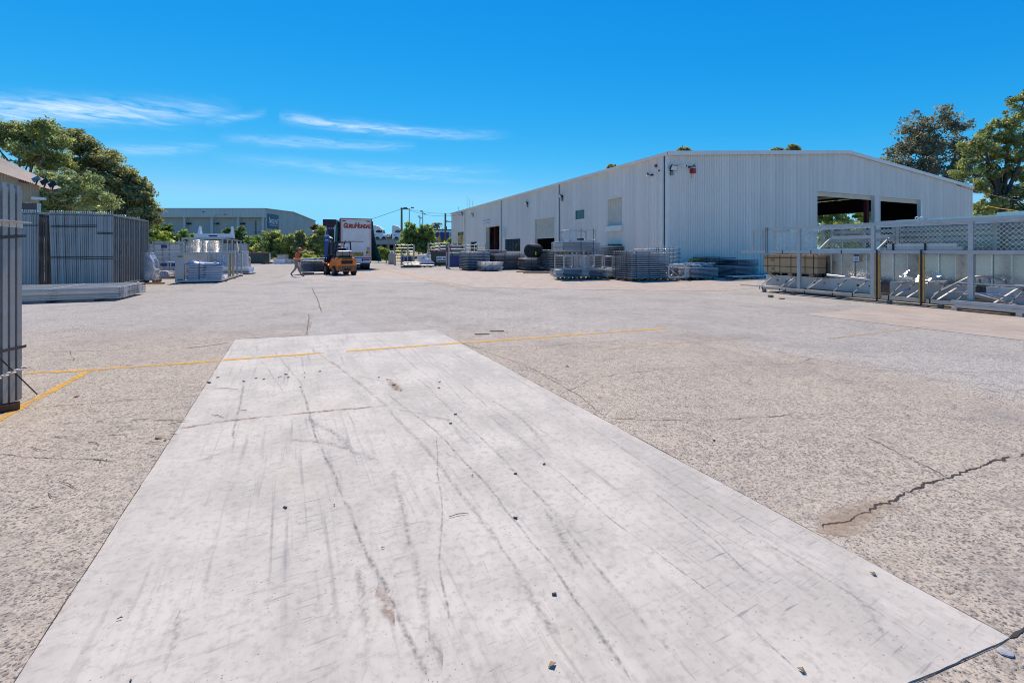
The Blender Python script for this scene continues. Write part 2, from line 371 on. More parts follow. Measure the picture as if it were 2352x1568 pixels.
slab = flat('concrete_slab', ragged, -.05, ST, M['slab'])
flat('concrete_infill', [G(708,772)+Vector((0,.02,0)), G(866,766), G(790,716), G(722,719)], -.05, .004, M['infill'])
flat('right_apron', [G(1850,723), G(2360,783), Vector((14.,3.,0)), Vector((19.,4.,0)), Vector((16.0,14.,0)), G(2020,706)], -.05, .006, M['apron'])
# pale concrete strip laid in front of the shed, running along the yard's grid
def gp(o, a, b): return o+U*a+V*b
flat('front_strip', [G(790,637), G(1010,646), G(1090,660), G(1330,665), G(1660,669), G(1740,660), G(1741,640), G(1300,628), G(1024,622), G(800,618)], -.05, .006, M['apron'])
flat('middle_strip', [G(640,640), G(905,650), G(1005,648), G(830,622), G(700,618)], -.05, .003, M['pale_conc'])

from mathutils import noise as mnoise
def strip(name, pts, width, m, parent, z=.004, jit=0., step=.12, wj=0., closed=True):
    """ribbon along ground points; jittered for cracks; UV.x runs across"""
    P = [Vector((p[0], p[1], 0)) for p in pts]; out = []
    for a, b in zip(P, P[1:]):
        n = max(1, int((b-a).length/step)) if (jit or wj) else 1
        out += [a.lerp(b, i/n) for i in range(n)]
    out.append(P[-1]); vs = []; uv = []; L = 0; seed_ = len(bpy.data.objects)*1.37
    for i, p in enumerate(out):
        d = (out[min(i+1, len(out)-1)]-out[max(i-1, 0)]).normalized(); nrm = Vector((-d.y, d.x, 0))
        s_ = i*step+seed_; nz_ = mnoise.noise(Vector((s_*2.3, seed_, 0)))*1.6+mnoise.noise(Vector((s_*9., seed_, 4)))*.6+mnoise.noise(Vector((s_*26., seed_, 9)))*.8
        q = p+nrm*jit*nz_*1.5 if 0 < i < len(out)-1 else p
        w = width*max(.12, 1+wj*(mnoise.noise(Vector((s_*5., seed_, 17)))*1.7+mnoise.noise(Vector((s_*22., seed_, 23)))*.8))/2
        if wj and i in (0, len(out)-1): w *= .15
        vs += [(*(q-nrm*w)[:2], z), (*(q+nrm*w)[:2], z)]; L += (d.length*step); uv += [(0, L), (1, L)]
    fs = [(2*i, 2*i+1, 2*i+3, 2*i+2) for i in range(len(out)-1)]
    me = bpy.data.meshes.new(name); me.from_pydata(vs, [], [tuple(reversed(f)) for f in fs]); me.materials.append(m)
    ul = me.uv_layers.new(); 
    for l in me.loops: ul.data[l.index].uv = uv[l.vertex_index]
    return obj(name, me, None, parent)
def pxs(*a): return [G(x, y) for x, y in a]
# painted lines (structure pieces of the yard)
LA, LB = G(60,857), G(1530,754)
def online(px):
    t_ = (px-60)/1470.; return G(px, 857-(857-850)*(px-60)/145. if px < 205 else 850-(px-205)*(96/1325.))
strip('painted_line', [online(60), online(205), online(511)], .11, M['paint_line'], yard, .004)
strip('painted_line', [online(513), online(745)], .11, M['paint_line'], slab, ST+.004)
strip('painted_line', [online(795), online(1073)], .11, M['paint_line'], slab, ST+.004)
strip('painted_line', [online(1075), online(1530)], .11, M['paint_line'], yard, .004)
strip('painted_line', pxs((212,848),(100,908),(-20,972)), .10, M['paint_line'], yard, .005)
strip('painted_line', pxs((872,617),(905,625),(1058,661)), .13, M['paint_line'], yard, .011)
strip('painted_line', pxs((1380,802),(1720,776)), .09, M['paint_faint'], yard, .004)
strip('painted_line', pxs((1590,671),(1642,667)), .14, M['paint_faint'], yard, .011)
strip('painted_line', pxs((1900,778),(2130,750)), .12, M['paint_faint'], yard, .010)
strip('painted_line', pxs((1360,668),(1430,660),(1500,656)), .12, M['paint_faint'], yard, .011)
# dark joint round the slab
for a, b in zip(SL, SL[1:]+SL[:1]):
    c0 = (SL[0]+SL[1]+SL[2]+SL[3])/4; n = ((a+b)/2-c0).normalized()*.010
    strip('slab_joint', [a+n*.5, b+n*.5], .009 if a.y > 1 and b.y > 1.8 else .003, M['crack'], yard, .003, .002, .04, .6)
# cracks and joints of the paving
for pts, w, j in [
    ([(1893,1215),(2010,1165),(2130,1112),(2230,1075),(2352,1040)], .030, .020), ([(2318,1465),(2352,1441)], .02, .006),
    ([(0,1043),(60,1050),(120,1052),(260,1058)], .010, .012), ([(55,809),(240,806),(330,798),(470,789),(540,779)], .016, .02),
    ([(430,800),(500,791),(530,786)], .05, .012), ([(160,806),(170,826),(150,845)], .010, .02),
    ([(55,938),(260,922),(480,908)], .008, .01), ([(1073,800),(1230,795),(1330,790),(1420,782),(1560,778)], .012, .015),
    ([(1205,832),(1210,850),(1260,862),(1300,878)], .010, .02), ([(1290,905),(1360,870),(1420,860),(1560,845)], .010, .02),
    ([(1060,787),(1230,850),(1330,910),(1380,950)], .012, .012), ([(1410,962),(1520,965),(1650,965),(1790,955),(1820,948)], .010, .015),
    ([(1980,1002),(2150,1080),(2190,1105)], .012, .012), ([(1830,835),(1862,824)], .02, .02), ([(1500,846),(1690,838),(1830,835)], .008, .012),
    ([(1640,775),(1750,800),(1830,817),(2000,848),(2070,854)], .014, .012), ([(2072,854),(2352,856)], .010, .008), ([(2080,858),(2352,912)], .012, .012),
    ([(1556,758),(1640,776)], .010, .01), ([(1400,736),(1770,722),(1850,718)], .010, .010), ([(705,768),(710,722),(740,718)], .035, .012),
    ([(738,716),(730,690),(716,660)], .05, .012), ([(540,778),(640,775),(700,768),(735,770)], .025, .015),
    ([(830,683),(850,690),(950,684)], .010, .01), ([(990,664),(1060,676)], .014, .01), ([(1000,757),(960,740),(930,722)], .01, .012),
    ([(1860,1225),(1700,1150),(1640,1118)], .006, .01), ([(1300,1010),(1450,960),(1560,962)], .005, .01)]:
    strip('crack', pxs(*pts), w*.40, M['crack_weed'] if w in (.035,.05,.025) else M['crack'], yard, .0035, j, .022 if w > .02 else .03, .8)
strip('sand_drift', pxs((1880,1222),(1960,1180),(2060,1150)), .22, M['dirt'], yard, .0025, .02, .1, .3)
# tyre and drag marks on the slab
for pts, w, k in [
    ([(700,905),(712,960),(730,1020),(770,1100),(785,1140)], .03, 'tyre_mark'), ([(790,1150),(830,1240),(870,1320),(905,1400),(950,1490),(985,1568)], .035, 'tyre_mark'),
    ([(1003,1000),(1008,1100),(1015,1200),(1012,1300),(1030,1440)], .018, 'tyre_mark'), ([(880,900),(1000,990),(1130,1130),(1240,1270),(1330,1390),(1450,1568)], .024, 'tyre_mark'),
    ([(1060,880),(1200,1010),(1400,1190),(1560,1310),(1700,1420),(1830,1540)], .014, 'tyre_mark'), ([(960,870),(1150,1050),(1290,1200),(1400,1340),(1600,1568)], .03, 'faint_mark'),
    ([(760,830),(860,910),(960,1010),(1080,1160),(1180,1300),(1290,1480)], .05, 'faint_mark'), ([(640,820),(690,880),(715,960),(740,1020)], .03, 'faint_mark'),
    ([(560,880),(545,960),(535,1010)], .03, 'tyre_mark'), ([(1240,900),(1500,1080),(1750,1240),(1990,1390),(2110,1470)], .02, 'faint_mark'),
    ([(1500,1130),(1640,1240),(1760,1360)], .02, 'faint_mark'), ([(1940,1340),(1990,1400),(2030,1470)], .05, 'faint_mark'),
    ([(985,1440),(1000,1490),(1015,1540)], .10, 'tyre_mark'), ([(820,1300),(840,1380),(850,1470),(830,1568)], .05, 'faint_mark'),
    ([(905,1080),(925,1180),(960,1330),(985,1440)], .06, 'faint_mark'), ([(1240,1360),(1275,1420)], .03, 'tyre_mark'),
    ([(410,985),(520,968),(640,955),(740,945),(860,935)], .06, 'rust_mark'), ([(860,935),(900,930)], .10, 'tyre_mark'), ([(890,870),(920,900)], .12, 'rust_mark'),
    ([(870,1340),(890,1400),(905,1440)], .07, 'rust_mark'), ([(660,1010),(760,1020),(870,1060)], .08, 'faint_mark'), ([(910,940),(1030,965),(1060,1000)], .05, 'faint_mark'),
    ([(700,960),(780,1000),(820,1050)], .07, 'faint_mark'), ([(450,1060),(520,1040)], .10, 'faint_mark'), ([(370,1568),(400,1470),(415,1400)], .035, 'faint_mark'),
    ([(1020,1040),(1060,1060)], .05, 'tyre_mark'), ([(1060,1084),(1092,1086)], .045, 'tyre_mark'), ([(560,800),(610,840),(650,900)], .02, 'faint_mark'),
    ([(930,790),(1010,860),(1070,930)], .02, 'faint_mark'), ([(850,770),(905,800),(960,850)], .03, 'faint_mark'), ([(700,790),(800,860),(900,880)], .03, 'faint_mark'),
    ([(1130,920),(1200,965),(1260,1030)], .05, 'faint_mark'), ([(1250,1170),(1310,1260),(1340,1310)], .05, 'faint_mark'), ([(1110,1290),(1130,1340)], .03, 'faint_mark')]:
    strip('tyre_mark', pxs(*pts), w, M[k], slab, ST+.0025 if k != 'rust_mark' else ST+.0015, .006, .08, .35)
# ---------------------------------------------------------------- the big shed
def wall_mat(name, col, streak=.35):
    t = NT(name); w = t.coord()
    oi = t.n.new('ShaderNodeObjectInfo')
    st = t.noise(t.coord(scale=(5,5,.18)), 2.2, 6, .65, .2)       # rain streaks
    cl = t.noise(t.coord(scale=(.22,.22,.22)), 1.6, 5, .55)
    sp = t.noise(w, 7., 4, .6)
    c = t.mix(t.mr(cl, .35, .65, 0, .22), col, tuple(q*.82 for q in col))
    c = t.mix(t.mr(st, .52, .76, 0, streak), c, (col[0]*.55, col[1]*.54, col[2]*.55))
    g = t.math('MULTIPLY', t.mr(oi.outputs['Random'], 0, 1, .945, 1.03), t.mr(sp, .3, .7, .97, 1.02))
    t.col(t.mix(1.0, c, g, 'MULTIPLY')); t.p(Roughness=.42, Specular_IOR_Level=.5); return t.m
M['wall'] = wall_mat('off_white_cladding', (.92,.785,.665), .26)
M['wall_side'] = wall_mat('off_white_side_cladding', (.92,.79,.67), .2)
M['trim'] = mat('white_flashing', (.86,.78,.68), .4, var=.06, scale=2, dirt=.08)
M['shutter'] = mat('cream_roller_shutter', (.72,.66,.55), .5, var=.08, scale=3, dirt=.12)
M['roofsheet'] = mat('roof_sheeting', (.55,.55,.54), .4, metal=.3, var=.15, scale=1.)
M['inside'] = mat('shed_interior_shade', (.035,.03,.032), .9, var=.3, scale=.7)  # near-black base colour paints in the shade inside the shed
M['steelwhite'] = mat('painted_rafter', (.55,.54,.52), .6, var=.1)
A = at(1533, 28.0); SH_E = Z(352, 28.0)
SW, SL_, RX = 37.9, 49.6, 18.4
SH_R = 9.42
shed = thing('warehouse', 'large off-white corrugated steel warehouse with open roller doors in its gable', 'warehouse', A, ANG)
def gt(px):            # distance along gable (u) seen at px
    r = (px-CX)/F; return (r*A.y-A.x)/(U.x-U.y*r)
def gY(px): return A.y+U.y*gt(px)
def ss(px):            # distance along side wall (v)
    r = (px-CX)/F; return (A.x-A.y*r)/(-V.x+V.y*r)
def sY(px): return A.y+V.y*ss(px)
def top_g(x): return SH_E+(SH_R-SH_E)*(x/RX if x < RX else (SW-x)/(SW-RX))
PITCH = .1516; NR = 5
def clad(fn, length, topf, openings, m, off, name='wall_sheet', first=0):
    """ribbed sheets; fn(s, d, z) -> local point, d = outward depth; openings = (s0,s1,z0,z1)"""
    ncol = int(round(length/PITCH)); p = length/ncol
    for c0 in range(0, ncol, NR):
        bs = {}; last = min(c0+NR, ncol)
        for c in range(c0, last):
            s0 = c*p; proud = .036+(.012 if c == c0 else 0)
            prof = [(0,0),(.50*p,0),(.62*p,proud),(.86*p,proud),(p,0)]
            iv = [(0.0, None)]
            mid = s0+p/2
            for o0, o1, z0, z1 in openings:
                if o0 < mid < o1:
                    nv = []
                    for lo, hi in iv:
                        if z0 > lo+.02: nv.append((lo, z0))
                        nv.append((max(lo, z1), hi))
                    iv = nv
            for lo, hi in iv:
                b = bs.setdefault('under' if hi is not None else 'full', MB())
                if c == c0: prof = [(.014, 0)]+prof[1:]
                for (a, da), (e, de) in zip(prof, prof[1:]):
                    h0 = topf(s0+a) if hi is None else hi; h1 = topf(s0+e) if hi is None else hi
                    if h0-lo < .05: continue
                    b.add([fn(s0+a, da, lo), fn(s0+e, de, lo), fn(s0+e, de, h1), fn(s0+a, da, h0)], [(0,1,2,3)])
        for b in bs.values():
            if b.v: obj(name, b, m, shed)
GO = [(gt(1875), gt(2007.5), 0, Z(438.5, gY(1875))), (gt(2020), gt(2113), 0, Z(451, gY(2020)))]
clad(lambda s, d, z: (s, -d, z), SW, top_g, GO, M['wall'], 0)
def zs(px, py): return Z(py, sY(px))
def so(pl, pr, top, topx, bot=None, botx=None):
    return (ss(pr), ss(pl), 0 if bot is None else zs(botx, bot), zs(topx, top))
SO = dict(roller=so(1228.6, 1274, 498, 1274), win=so(1322, 1343.5, 481, 1343, 502, 1343), rwin=so(1397, 1429.5, 452.2, 1429, 517.5, 1429),
          glaz=so(1160, 1196, 547.8, 1196, 577, 1196), door=so(1116, 1149.5, 517.7, 1149), swin=so(1081, 1095.7, 555, 1095, 577, 1095), lwin=so(1041, 1066, 559, 1066, 575, 1066))
clad(lambda s, d, z: (-d, s, z), SL_, lambda s: SH_E, list(SO.values()), M['wall_side'], 0)
# far walls, roof, interior
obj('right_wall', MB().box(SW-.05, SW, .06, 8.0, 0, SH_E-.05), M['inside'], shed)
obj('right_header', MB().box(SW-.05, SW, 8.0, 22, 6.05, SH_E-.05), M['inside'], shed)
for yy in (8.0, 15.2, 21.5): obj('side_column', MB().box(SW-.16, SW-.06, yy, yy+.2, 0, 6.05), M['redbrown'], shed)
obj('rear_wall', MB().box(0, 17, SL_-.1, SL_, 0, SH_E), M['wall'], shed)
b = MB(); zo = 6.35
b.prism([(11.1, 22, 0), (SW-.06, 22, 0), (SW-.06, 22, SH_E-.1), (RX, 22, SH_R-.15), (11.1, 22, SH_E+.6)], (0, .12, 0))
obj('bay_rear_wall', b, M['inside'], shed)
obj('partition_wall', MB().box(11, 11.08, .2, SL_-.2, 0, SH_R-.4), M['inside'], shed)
obj('interior_floor', MB().box(.1, SW-.1, .1, SL_-.15, -.04, .009), mat('shed_floor', (.13,.12,.11), .8, var=.2), shed)
b = MB()
for (x0, z0, x1, z1) in ((-.12, SH_E-.02, RX, SH_R), (RX, SH_R, SW+.12, SH_E-.02)):
    b.prism([(x0, -.1, z0+.02), (x1, -.1, z1+.02), (x1, -.1, z1+.09), (x0, -.1, z0+.09)], (0, SL_+.2 if x0 < 1 else 22.6, 0))
obj('roof', b, M['roofsheet'], shed)
# barge capping, gutter, corner flashing, downpipes
b = MB()
for (x0, z0, x1, z1) in ((-.06, SH_E, RX, SH_R), (RX, SH_R, SW+.06, SH_E)):
    b.prism([(x0, -.16, z0-.16), (x1, -.16, z1-.16), (x1, -.16, z1+.115), (x0, -.16, z0+.115)], (0, .055, 0))
obj('barge_capping', b, M['trim'], shed)
b = MB(); b.prism([(-.10,-.17,SH_E-.16),(-.22,-.17,SH_E-.16),(-.24,-.17,SH_E+.03),(-.215,-.17,SH_E+.03),(-.20,-.17,SH_E-.13),(-.10,-.17,SH_E-.13)], (0, SL_+.3, 0))
obj('gutter', b, M['trim'], shed)
obj('corner_flashing', MB().box(-.055, .12, -.05, .15, 0, SH_E-.16), M['trim'], shed)
obj('end_flashing', MB().box(SW-.14, SW+.05, -.05, .14, 0, SH_E-.16), M['trim'], shed)
for px in (1069, 1152.8, 1286.5, 1527.5):
    s_ = ss(px); dp = obj('downpipe', MB().box(-.20, -.055, s_+.03, s_+.28, 0, SH_E-.165), M['trim'], shed)
    obj('dark_strip', MB().box(-.058, -.045, s_-.02, s_+.028, 0, SH_E-.165), M['dark'], shed)  # near-black strip along one side of each downpipe
# gable doors
for k, (s0, s1, z0, z1) in enumerate(GO):
    d = obj('shutter_box', MB().box(s0-.05, s1+.05, -.06, .32, z1-.02, z1+.03), M['trim'], shed)
    b = MB()
    for i in range(5): b.tube((s0+.05, .22, z1-.03-.07*i), (s1-.05, .22, z1-.03-.07*i), .045, 6)
    obj('rolled_shutter', b, M['shutter'], shed)
    obj('door_jamb', MB().box(s1-.04, s1+.24 if k else s1+.04, -.07, .2, 0, z1), M['trim'], shed)
    obj('door_jamb', MB().box(s0-.06, s0+.04, -.05, .2, 0, z1), M['trim'], shed)
obj('red_column', MB().box(GO[0][1]-.32, GO[0][1]-.05, .34, .60, 0, GO[0][3]+.4), M['redbrown'], shed)
# portal frames and purlins inside the gable bay
for yy in (1.2, 8, 15, 21.5):
    b = MB(); b.bar((17.4, yy, SH_R-.42), (RX, yy, SH_R-.32), .16, .4); b.bar((RX, yy, SH_R-.32), (SW-.3, yy, SH_E-.35), .16, .4); b.box(SW-.5, SW-.2, yy-.1, yy+.1, 0, SH_E-.3)
    obj('portal_frame', b, M['steelwhite'] if yy in (8,) else M['redbrown'], shed)
for i in range(9):
    xx = 19.5+i*2.1; zz = top_g(xx)-.14; obj('purlin', MB().bar((xx, .4, zz), (xx, 22, zz), .07, .2), M['steelwhite'] if i % 2 else M['inside'], shed)
b = MB(); b.bar((19.3, 3, 6.6), (28.5, 15.5, 5.6), .10, .18); b.bar((19, 10, 5.9), (30.5, 10, 5.35), .14, .3); obj('crane_beam', b, M['steelwhite'], shed)
obj('tube_light', MB().box(22.5, 25.2, 9.8, 9.98, 5.22, 5.34), M['black'], shed)
# --- side wall doors and windows
def reveal(key, dep=.28):
    s0, s1, z0, z1 = SO[key]; b = MB()
    b.box(0, dep, s1-.02, s1+.05, z0, z1); b.box(0, dep, s0-.05, s0+.02, z0, z1); b.box(-.05, dep, s0-.06, s1+.06, z1-.01, z1+.08)
    obj('opening_frame', b, M['trim'], shed); return s0, s1, z0, z1
s0, s1, z0, z1 = reveal('roller'); zc = zs(1274, 543.6)
b = MB(); n = 22
for i in range(n):
    za = zc+(z1-zc)*i/n; zb = zc+(z1-zc)*(i+1)/n
    b.add([(.14, s0, za), (.14, s1, za), (.085, s1, (za+zb)/2), (.085, s0, (za+zb)/2), (.14, s1, zb), (.14, s0, zb)], [(0,1,2,3),(3,2,4,5)])
b.box(.10, .16, s0, s1, zc-.10, zc); obj('roller_shutter', b, M['shutter'], shed)
obj('bay_shade_sheet', MB().box(.3, 12, s0-2, s0-1.9, 0, 5).box(12, 12.1, s0-2, s1+2, 0, 5), M['inside'], shed)  # near-black sheets behind the shutter opening, shade put into their colour
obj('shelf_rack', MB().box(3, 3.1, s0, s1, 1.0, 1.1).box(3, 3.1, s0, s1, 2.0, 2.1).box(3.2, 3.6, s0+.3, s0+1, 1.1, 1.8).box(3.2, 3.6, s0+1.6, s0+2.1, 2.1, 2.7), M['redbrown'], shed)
s0, s1, z0, z1 = reveal('rwin'); b = MB(); n = 26
for i in range(n):
    za = z0+(z1-z0)*i/n; zb = z0+(z1-z0)*(i+1)/n
    b.add([(.2, s0, za), (.2, s1, za), (.16, s1, (za+zb)/2), (.16, s0, (za+zb)/2), (.2, s1, zb), (.2, s0, zb)], [(0,1,2,3),(3,2,4,5)])
obj('roller_shutter', b, M['shutter'], shed)
obj('window_sill', MB().box(-.22, .1, s0-.12, s1+.12, z0-.42, z0+.01), M['trim'], shed)
def window(key, cols, rows, fill=0):
    s0, s1, z0, z1 = SO[key]
    w = obj('window', MB().box(-.05, .1, s0-.07, s0, z0-.07, z1+.07).box(-.05, .1, s1, s1+.07, z0-.07, z1+.07).box(-.05, .1, s0, s1, z1, z1+.07).box(-.06, .1, s0, s1, z0-.09, z0), M['trim'], shed)
    for i in range(cols):
        for j in range(rows):
            a = s0+(s1-s0)*i/cols; e = s0+(s1-s0)*(i+1)/cols; c_ = z0+(z1-z0)*j/rows; d_ = z0+(z1-z0)*(j+1)/rows
            obj('pane', MB().box(.03, .04, a+.02, e-.02, c_+.012, d_-.012), M['glass'], w)
    if cols > 1: obj('mullion', MB().box(.012, .028, s0, s0+.001, z0, z1) if 0 else (lambda q: [q.box(.0, .03, s0+(s1-s0)*i/cols-.018, s0+(s1-s0)*i/cols+.018, z0, z1) for i in range(1, cols)] and q)(MB()), M['dark'], w)
    return w
window('win', 1, 1); window('glaz', 5, 7); window('swin', 3, 3); window('lwin', 3, 1)
s0, s1, z0, z1 = reveal('door', .5)
obj('stair_stringer', MB().bar((3.2, s1-.3, .4), (3.2, s0+.6, 3.7), .08, .28).bar((4.4, s1-.3, .4), (4.4, s0+.6, 3.7), .08, .28), M['steelwhite'], shed)
obj('stair_handrail', MB().bar((3.2, s1-.3, 1.9), (3.2, s0+.6, 5.1), .05).bar((3.2, s1-.3, 1.4), (3.2, s0+.6, 4.6), .04), M['steelwhite'], shed)
obj('door_column', MB().box(1.0, 1.3, s1-.75, s1-.3, 0, z1+.4), M['redbrown'], shed)
obj('bay_shade_sheet', MB().box(7, 7.1, s0-2, s1+3, 0, 6.5), M['inside'], shed)  # near-black sheet behind the doorway, its colour supplies the shade
for dx in (0, .35, .75): obj('roof_aerial', MB().tube((.3, ss(1069)-dx*3, SH_E), (.25+dx*.2, ss(1069)-dx*3.2, SH_E+2.1-dx), .018, 5), M['galv'], shed)
obj('roof_aerial', MB().tube((.4, ss(1048), SH_E), (.4, ss(1048), SH_E+.9), .03, 5), M['galv'], shed)
for xx, yy in ((29.0, 14), (25.2, 12)): pass
obj('roof_vent', MB().lathe([(.42,0),(.42,.55),(.56,.56),(.50,.78),(.0,.86)], 12, (13.2, 9, top_g(13.2))), M['galv_dull'], shed)
def shed_w(x, y, z): return A+U*x+V*y+Vector((0,0,z))
# wall-mounted floodlights
def floodlight(label, loc, rz, size=.5):
    t = thing('floodlight', label, 'floodlight', loc, rz, 'floodlights on the warehouse')
    q = MB().cbox((0, -.30, 0), size, .10, size*.72); q.xf(Matrix.Translation((0,0,.0)) @ Matrix.Rotation(R(28), 4, 'X'))
    obj('housing', q, M['black'], t, bevel=.01)
    q = MB().cbox((0, -.355, 0), size*.88, .012, size*.6).xf(Matrix.Rotation(R(28), 4, 'X')); obj('lens', q, mat('frosted_lens', (.72,.73,.70), .25, var=.05), t)
    obj('bracket', MB().box(-.05, .05, -.28, .0, -.24, -.16).box(-.1, .1, -.03, .0, -.32, -.05).bar((0,-.25,-.2), (0,-.3,0), .05), M['black'], t)
    obj('ballast_box', MB().box(-.10, .10, -.10, -.002, -.58, -.34), M['galv_dull'], t)
    return t
for px, py, lab in ((1064, 487, 'farthest floodlight on the warehouse side wall, beside the yellow warning sign'), (1087.5, 489, 'floodlight on the warehouse side wall above the small barred window'),
                    (1213, 463, 'floodlight on the warehouse side wall above the half open roller shutter'), (1293, 447, 'floodlight high beside the middle downpipe of the warehouse side wall')):
    s_ = ss(px); floodlight(lab, shed_w(-.03, s_, zs(px, py)), ANG-R(90), .42)
floodlight('large floodlight on the front corner of the warehouse gable', shed_w(.28, -.03, Z(382, 28.1)), ANG+R(-8), .46)
# horn speakers, cameras, siren
def horn(label, loc, rz):
    t = thing('horn_speaker', label, 'speaker', loc, rz, 'horn speakers on the warehouse'); t.scale = (.68,.68,.68)
    obj('horn', MB().lathe([(.05,-.10),(.06,.12),(.09,.20),(.17,.34),(.19,.36),(.17,.345),(.06,.2),(.0,.2)], 14).xf(Matrix.Translation((0,-.25,0)) @ Matrix.Rotation(R(75), 4, 'X') @ Matrix.Rotation(R(0), 4, 'Z')), M['galv_dull'], t)
    obj('driver', MB().tube((0,-.03,.03), (0,-.20,0), .075, 10), M['black'], t); obj('bracket', MB().box(-.04,.04,-.3,0,-.10,-.05), M['galv_dull'], t)
def camera_cctv(label, loc, rz):
    t = thing('security_camera', label, 'camera', loc, rz, 'security cameras on the warehouse'); t.scale = (.8,.8,.8)
    obj('mount', MB().tube((0,0,0), (0,-.05,0), .11, 12), M['white'], t); obj('arm', MB().tube((0,-.05,0), (.12,-.2,.02), .03, 8), M['white'], t)
    obj('camera_body', MB().tube((.08,-.2,.02), (.42,-.42,-.03), .075, 12), M['white'], t); obj('hood', MB().tube((.42,-.42,-.03), (.50,-.47,-.045), .07, 12), M['black'], t)
horn('grey horn speaker on the gable wall above the red siren', shed_w(gt(1583)-.1, -.03, Z(384.5, gY(1583))), ANG+R(25))
horn('grey horn speaker on the side wall near the front corner', shed_w(-.03, ss(1501), zs(1501, 402)), ANG-R(110))
camera_cctv('white security camera on the gable wall between floodlight and horn speaker', shed_w(gt(1556), -.03, Z(381.5, gY(1556))), ANG)
camera_cctv('white security camera on the side wall near the front corner', shed_w(-.03, ss(1515), zs(1515, 394)), ANG-R(90))
t = thing('siren_box', 'red alarm siren box on the gable wall near the corner', 'siren', shed_w(gt(1588), -.03, Z(393.5, gY(1588))), ANG)
obj('box', MB().box(-.15,.15,-.24,0,-.15,.15), M['red'], t, bevel=.015); obj('sounder', MB().tube((.02,-.241,0), (.02,-.26,0), .095, 16), mat('faded_red_plastic', (.45,.08,.09), .5), t)
obj('cable', MB().path([(-.05,-.05,-.15), (-.06,-.04,-.34), (-.02,-.03,-.46)], .012, 5), M['galv_dull'], t)
tag(obj('strobe', MB().box(-.09,0,-.09,.09,-.09,.09), M['red'], None, shed_w(-.03, ss(1526.5)+.7, zs(1522, 378)), ANG), 'small red strobe on the side wall beside the corner downpipe', 'strobe')
# signs
M['sign_y'] = mat('yellow_sign_board', (.60,.36,.10), .5, var=.05); M['sign_k'] = mat('sign_brown_black', (.06,.035,.03), .5, var=.05)
M['sign_w'] = mat('white_sign_board', (.72,.70,.66), .5, var=.05)
def side_sign(name, label, pl, pr, pt, pb, m):
    a, c_ = ss(pr), ss(pl); z1, z0 = zs(pr, pt), zs(pr, pb)
    t = thing(name, label, 'sign', shed_w(-.05, (a+c_)/2, z0), ANG-R(90)); w = c_-a; h = z1-z0
    obj('board', MB().box(-w/2, w/2, -.03, 0, 0, h), m, t); return t, w, h
t, w, h = side_sign('warning_sign', 'yellow warning sign with dark header on the far end of the warehouse wall', 1052.5, 1066.3, 532, 558, M['sign_y'])
obj('header', MB().box(-w*.46, w*.46, -.036, -.031, h*.72, h*.95), M['sign_k'], t)
text('ATTENTION', h*.17, M['sign_y'], parent=t, loc=(0,-.04,h*.83), bold=.01, sx=min(1, w/(h*.17*5.6)*.9))
for zz, tx in ((.56,'VISITORS'), (.40,'MUST REPORT')): text(tx, h*.105, M['sign_k'], parent=t, loc=(w*.16,-.036,h*zz), bold=.008, sx=.75)
text('TO OFFICE', h*.09, M['sign_k'], parent=t, loc=(0,-.036,h*.17), bold=.006, sx=1.)
obj('pictogram', MB().tube((-w*.3,-.032,h*.58), (-w*.3,-.04,h*.58), h*.05, 10).box(-w*.34,-w*.26,-.04,-.032,h*.32,h*.52).bar((-w*.40,-.036,h*.5), (-w*.2,-.036,h*.4), .06, .008), M['sign_w'], t)
for pl, pr, pt, pb, tx, lab in ((1111.2,1117.6,505.8,513,'SLOW','left small white notice above the open doorway'), (1119.6,1126.2,504,511.5,'FORKLIFT','right small white notice above the open doorway')):
    t, w, h = side_sign('notice_board', lab, pl, pr, pt, pb, M['sign_w']); obj('border', MB().box(-w/2,w/2,-.036,-.031,h*.9,h).box(-w/2,w/2,-.036,-.031,0,h*.1), M['sign_k'], t)
for pl, pr, lab in ((1154.8,1158.6,'left tall narrow white notice beside the glazed window'), (1159.3,1163.4,'right tall narrow white notice beside the glazed window')):
    t, w, h = side_sign('tall_notice', lab, pl, pr, 523, 547, M['sign_w'])
    for i in range(5): obj('print_block', MB().box(-w*.2,w*.2,-.036,-.031,h*(.12+.17*i),h*(.19+.17*i)), M['sign_k'], t)
# ---------------------------------------------------------------- trees
def leaf_mat(name, c0, c1, trans=.6):
    t = NT(name); t.n.remove(t.b)
    geo = t.n.new('ShaderNodeNewGeometry'); at_ = t.n.new('ShaderNodeAttribute'); at_.attribute_name = 'tint'
    gr = lambda c: tuple(q*.88+.12*(c[0]*.4+c[1]*.5+c[2]*.1) for q in c); c0 = gr(c0); c1 = gr(c1)
    c = t.mix(geo.outputs['Random Per Island'], tuple(q*1.9 for q in c0), tuple(q*2.15 for q in c1))
    c = t.mix(1.0, c, t.mr(at_.outputs['Fac'], 0, 1, .5, 1.6), 'MULTIPLY')
    d = t.n.new('ShaderNodeBsdfDiffuse'); tr = t.n.new('ShaderNodeBsdfTranslucent'); g = t.n.new('ShaderNodeBsdfGlossy'); g.inputs['Roughness'].default_value = .42
    m1 = t.n.new('ShaderNodeMixShader'); m2 = t.n.new('ShaderNodeMixShader'); m1.inputs[0].default_value = trans; m2.inputs[0].default_value = .06
    t.set(d.inputs[0], c); t.set(tr.inputs[0], t.mix(1.0, c, (1.2,1.22,.85), 'MULTIPLY'))
    t.l.new(d.outputs[0], m1.inputs[1]); t.l.new(tr.outputs[0], m1.inputs[2]); t.l.new(m1.outputs[0], m2.inputs[1]); t.l.new(g.outputs[0], m2.inputs[2]); t.l.new(m2.outputs[0], t.out.inputs[0]); return t.m
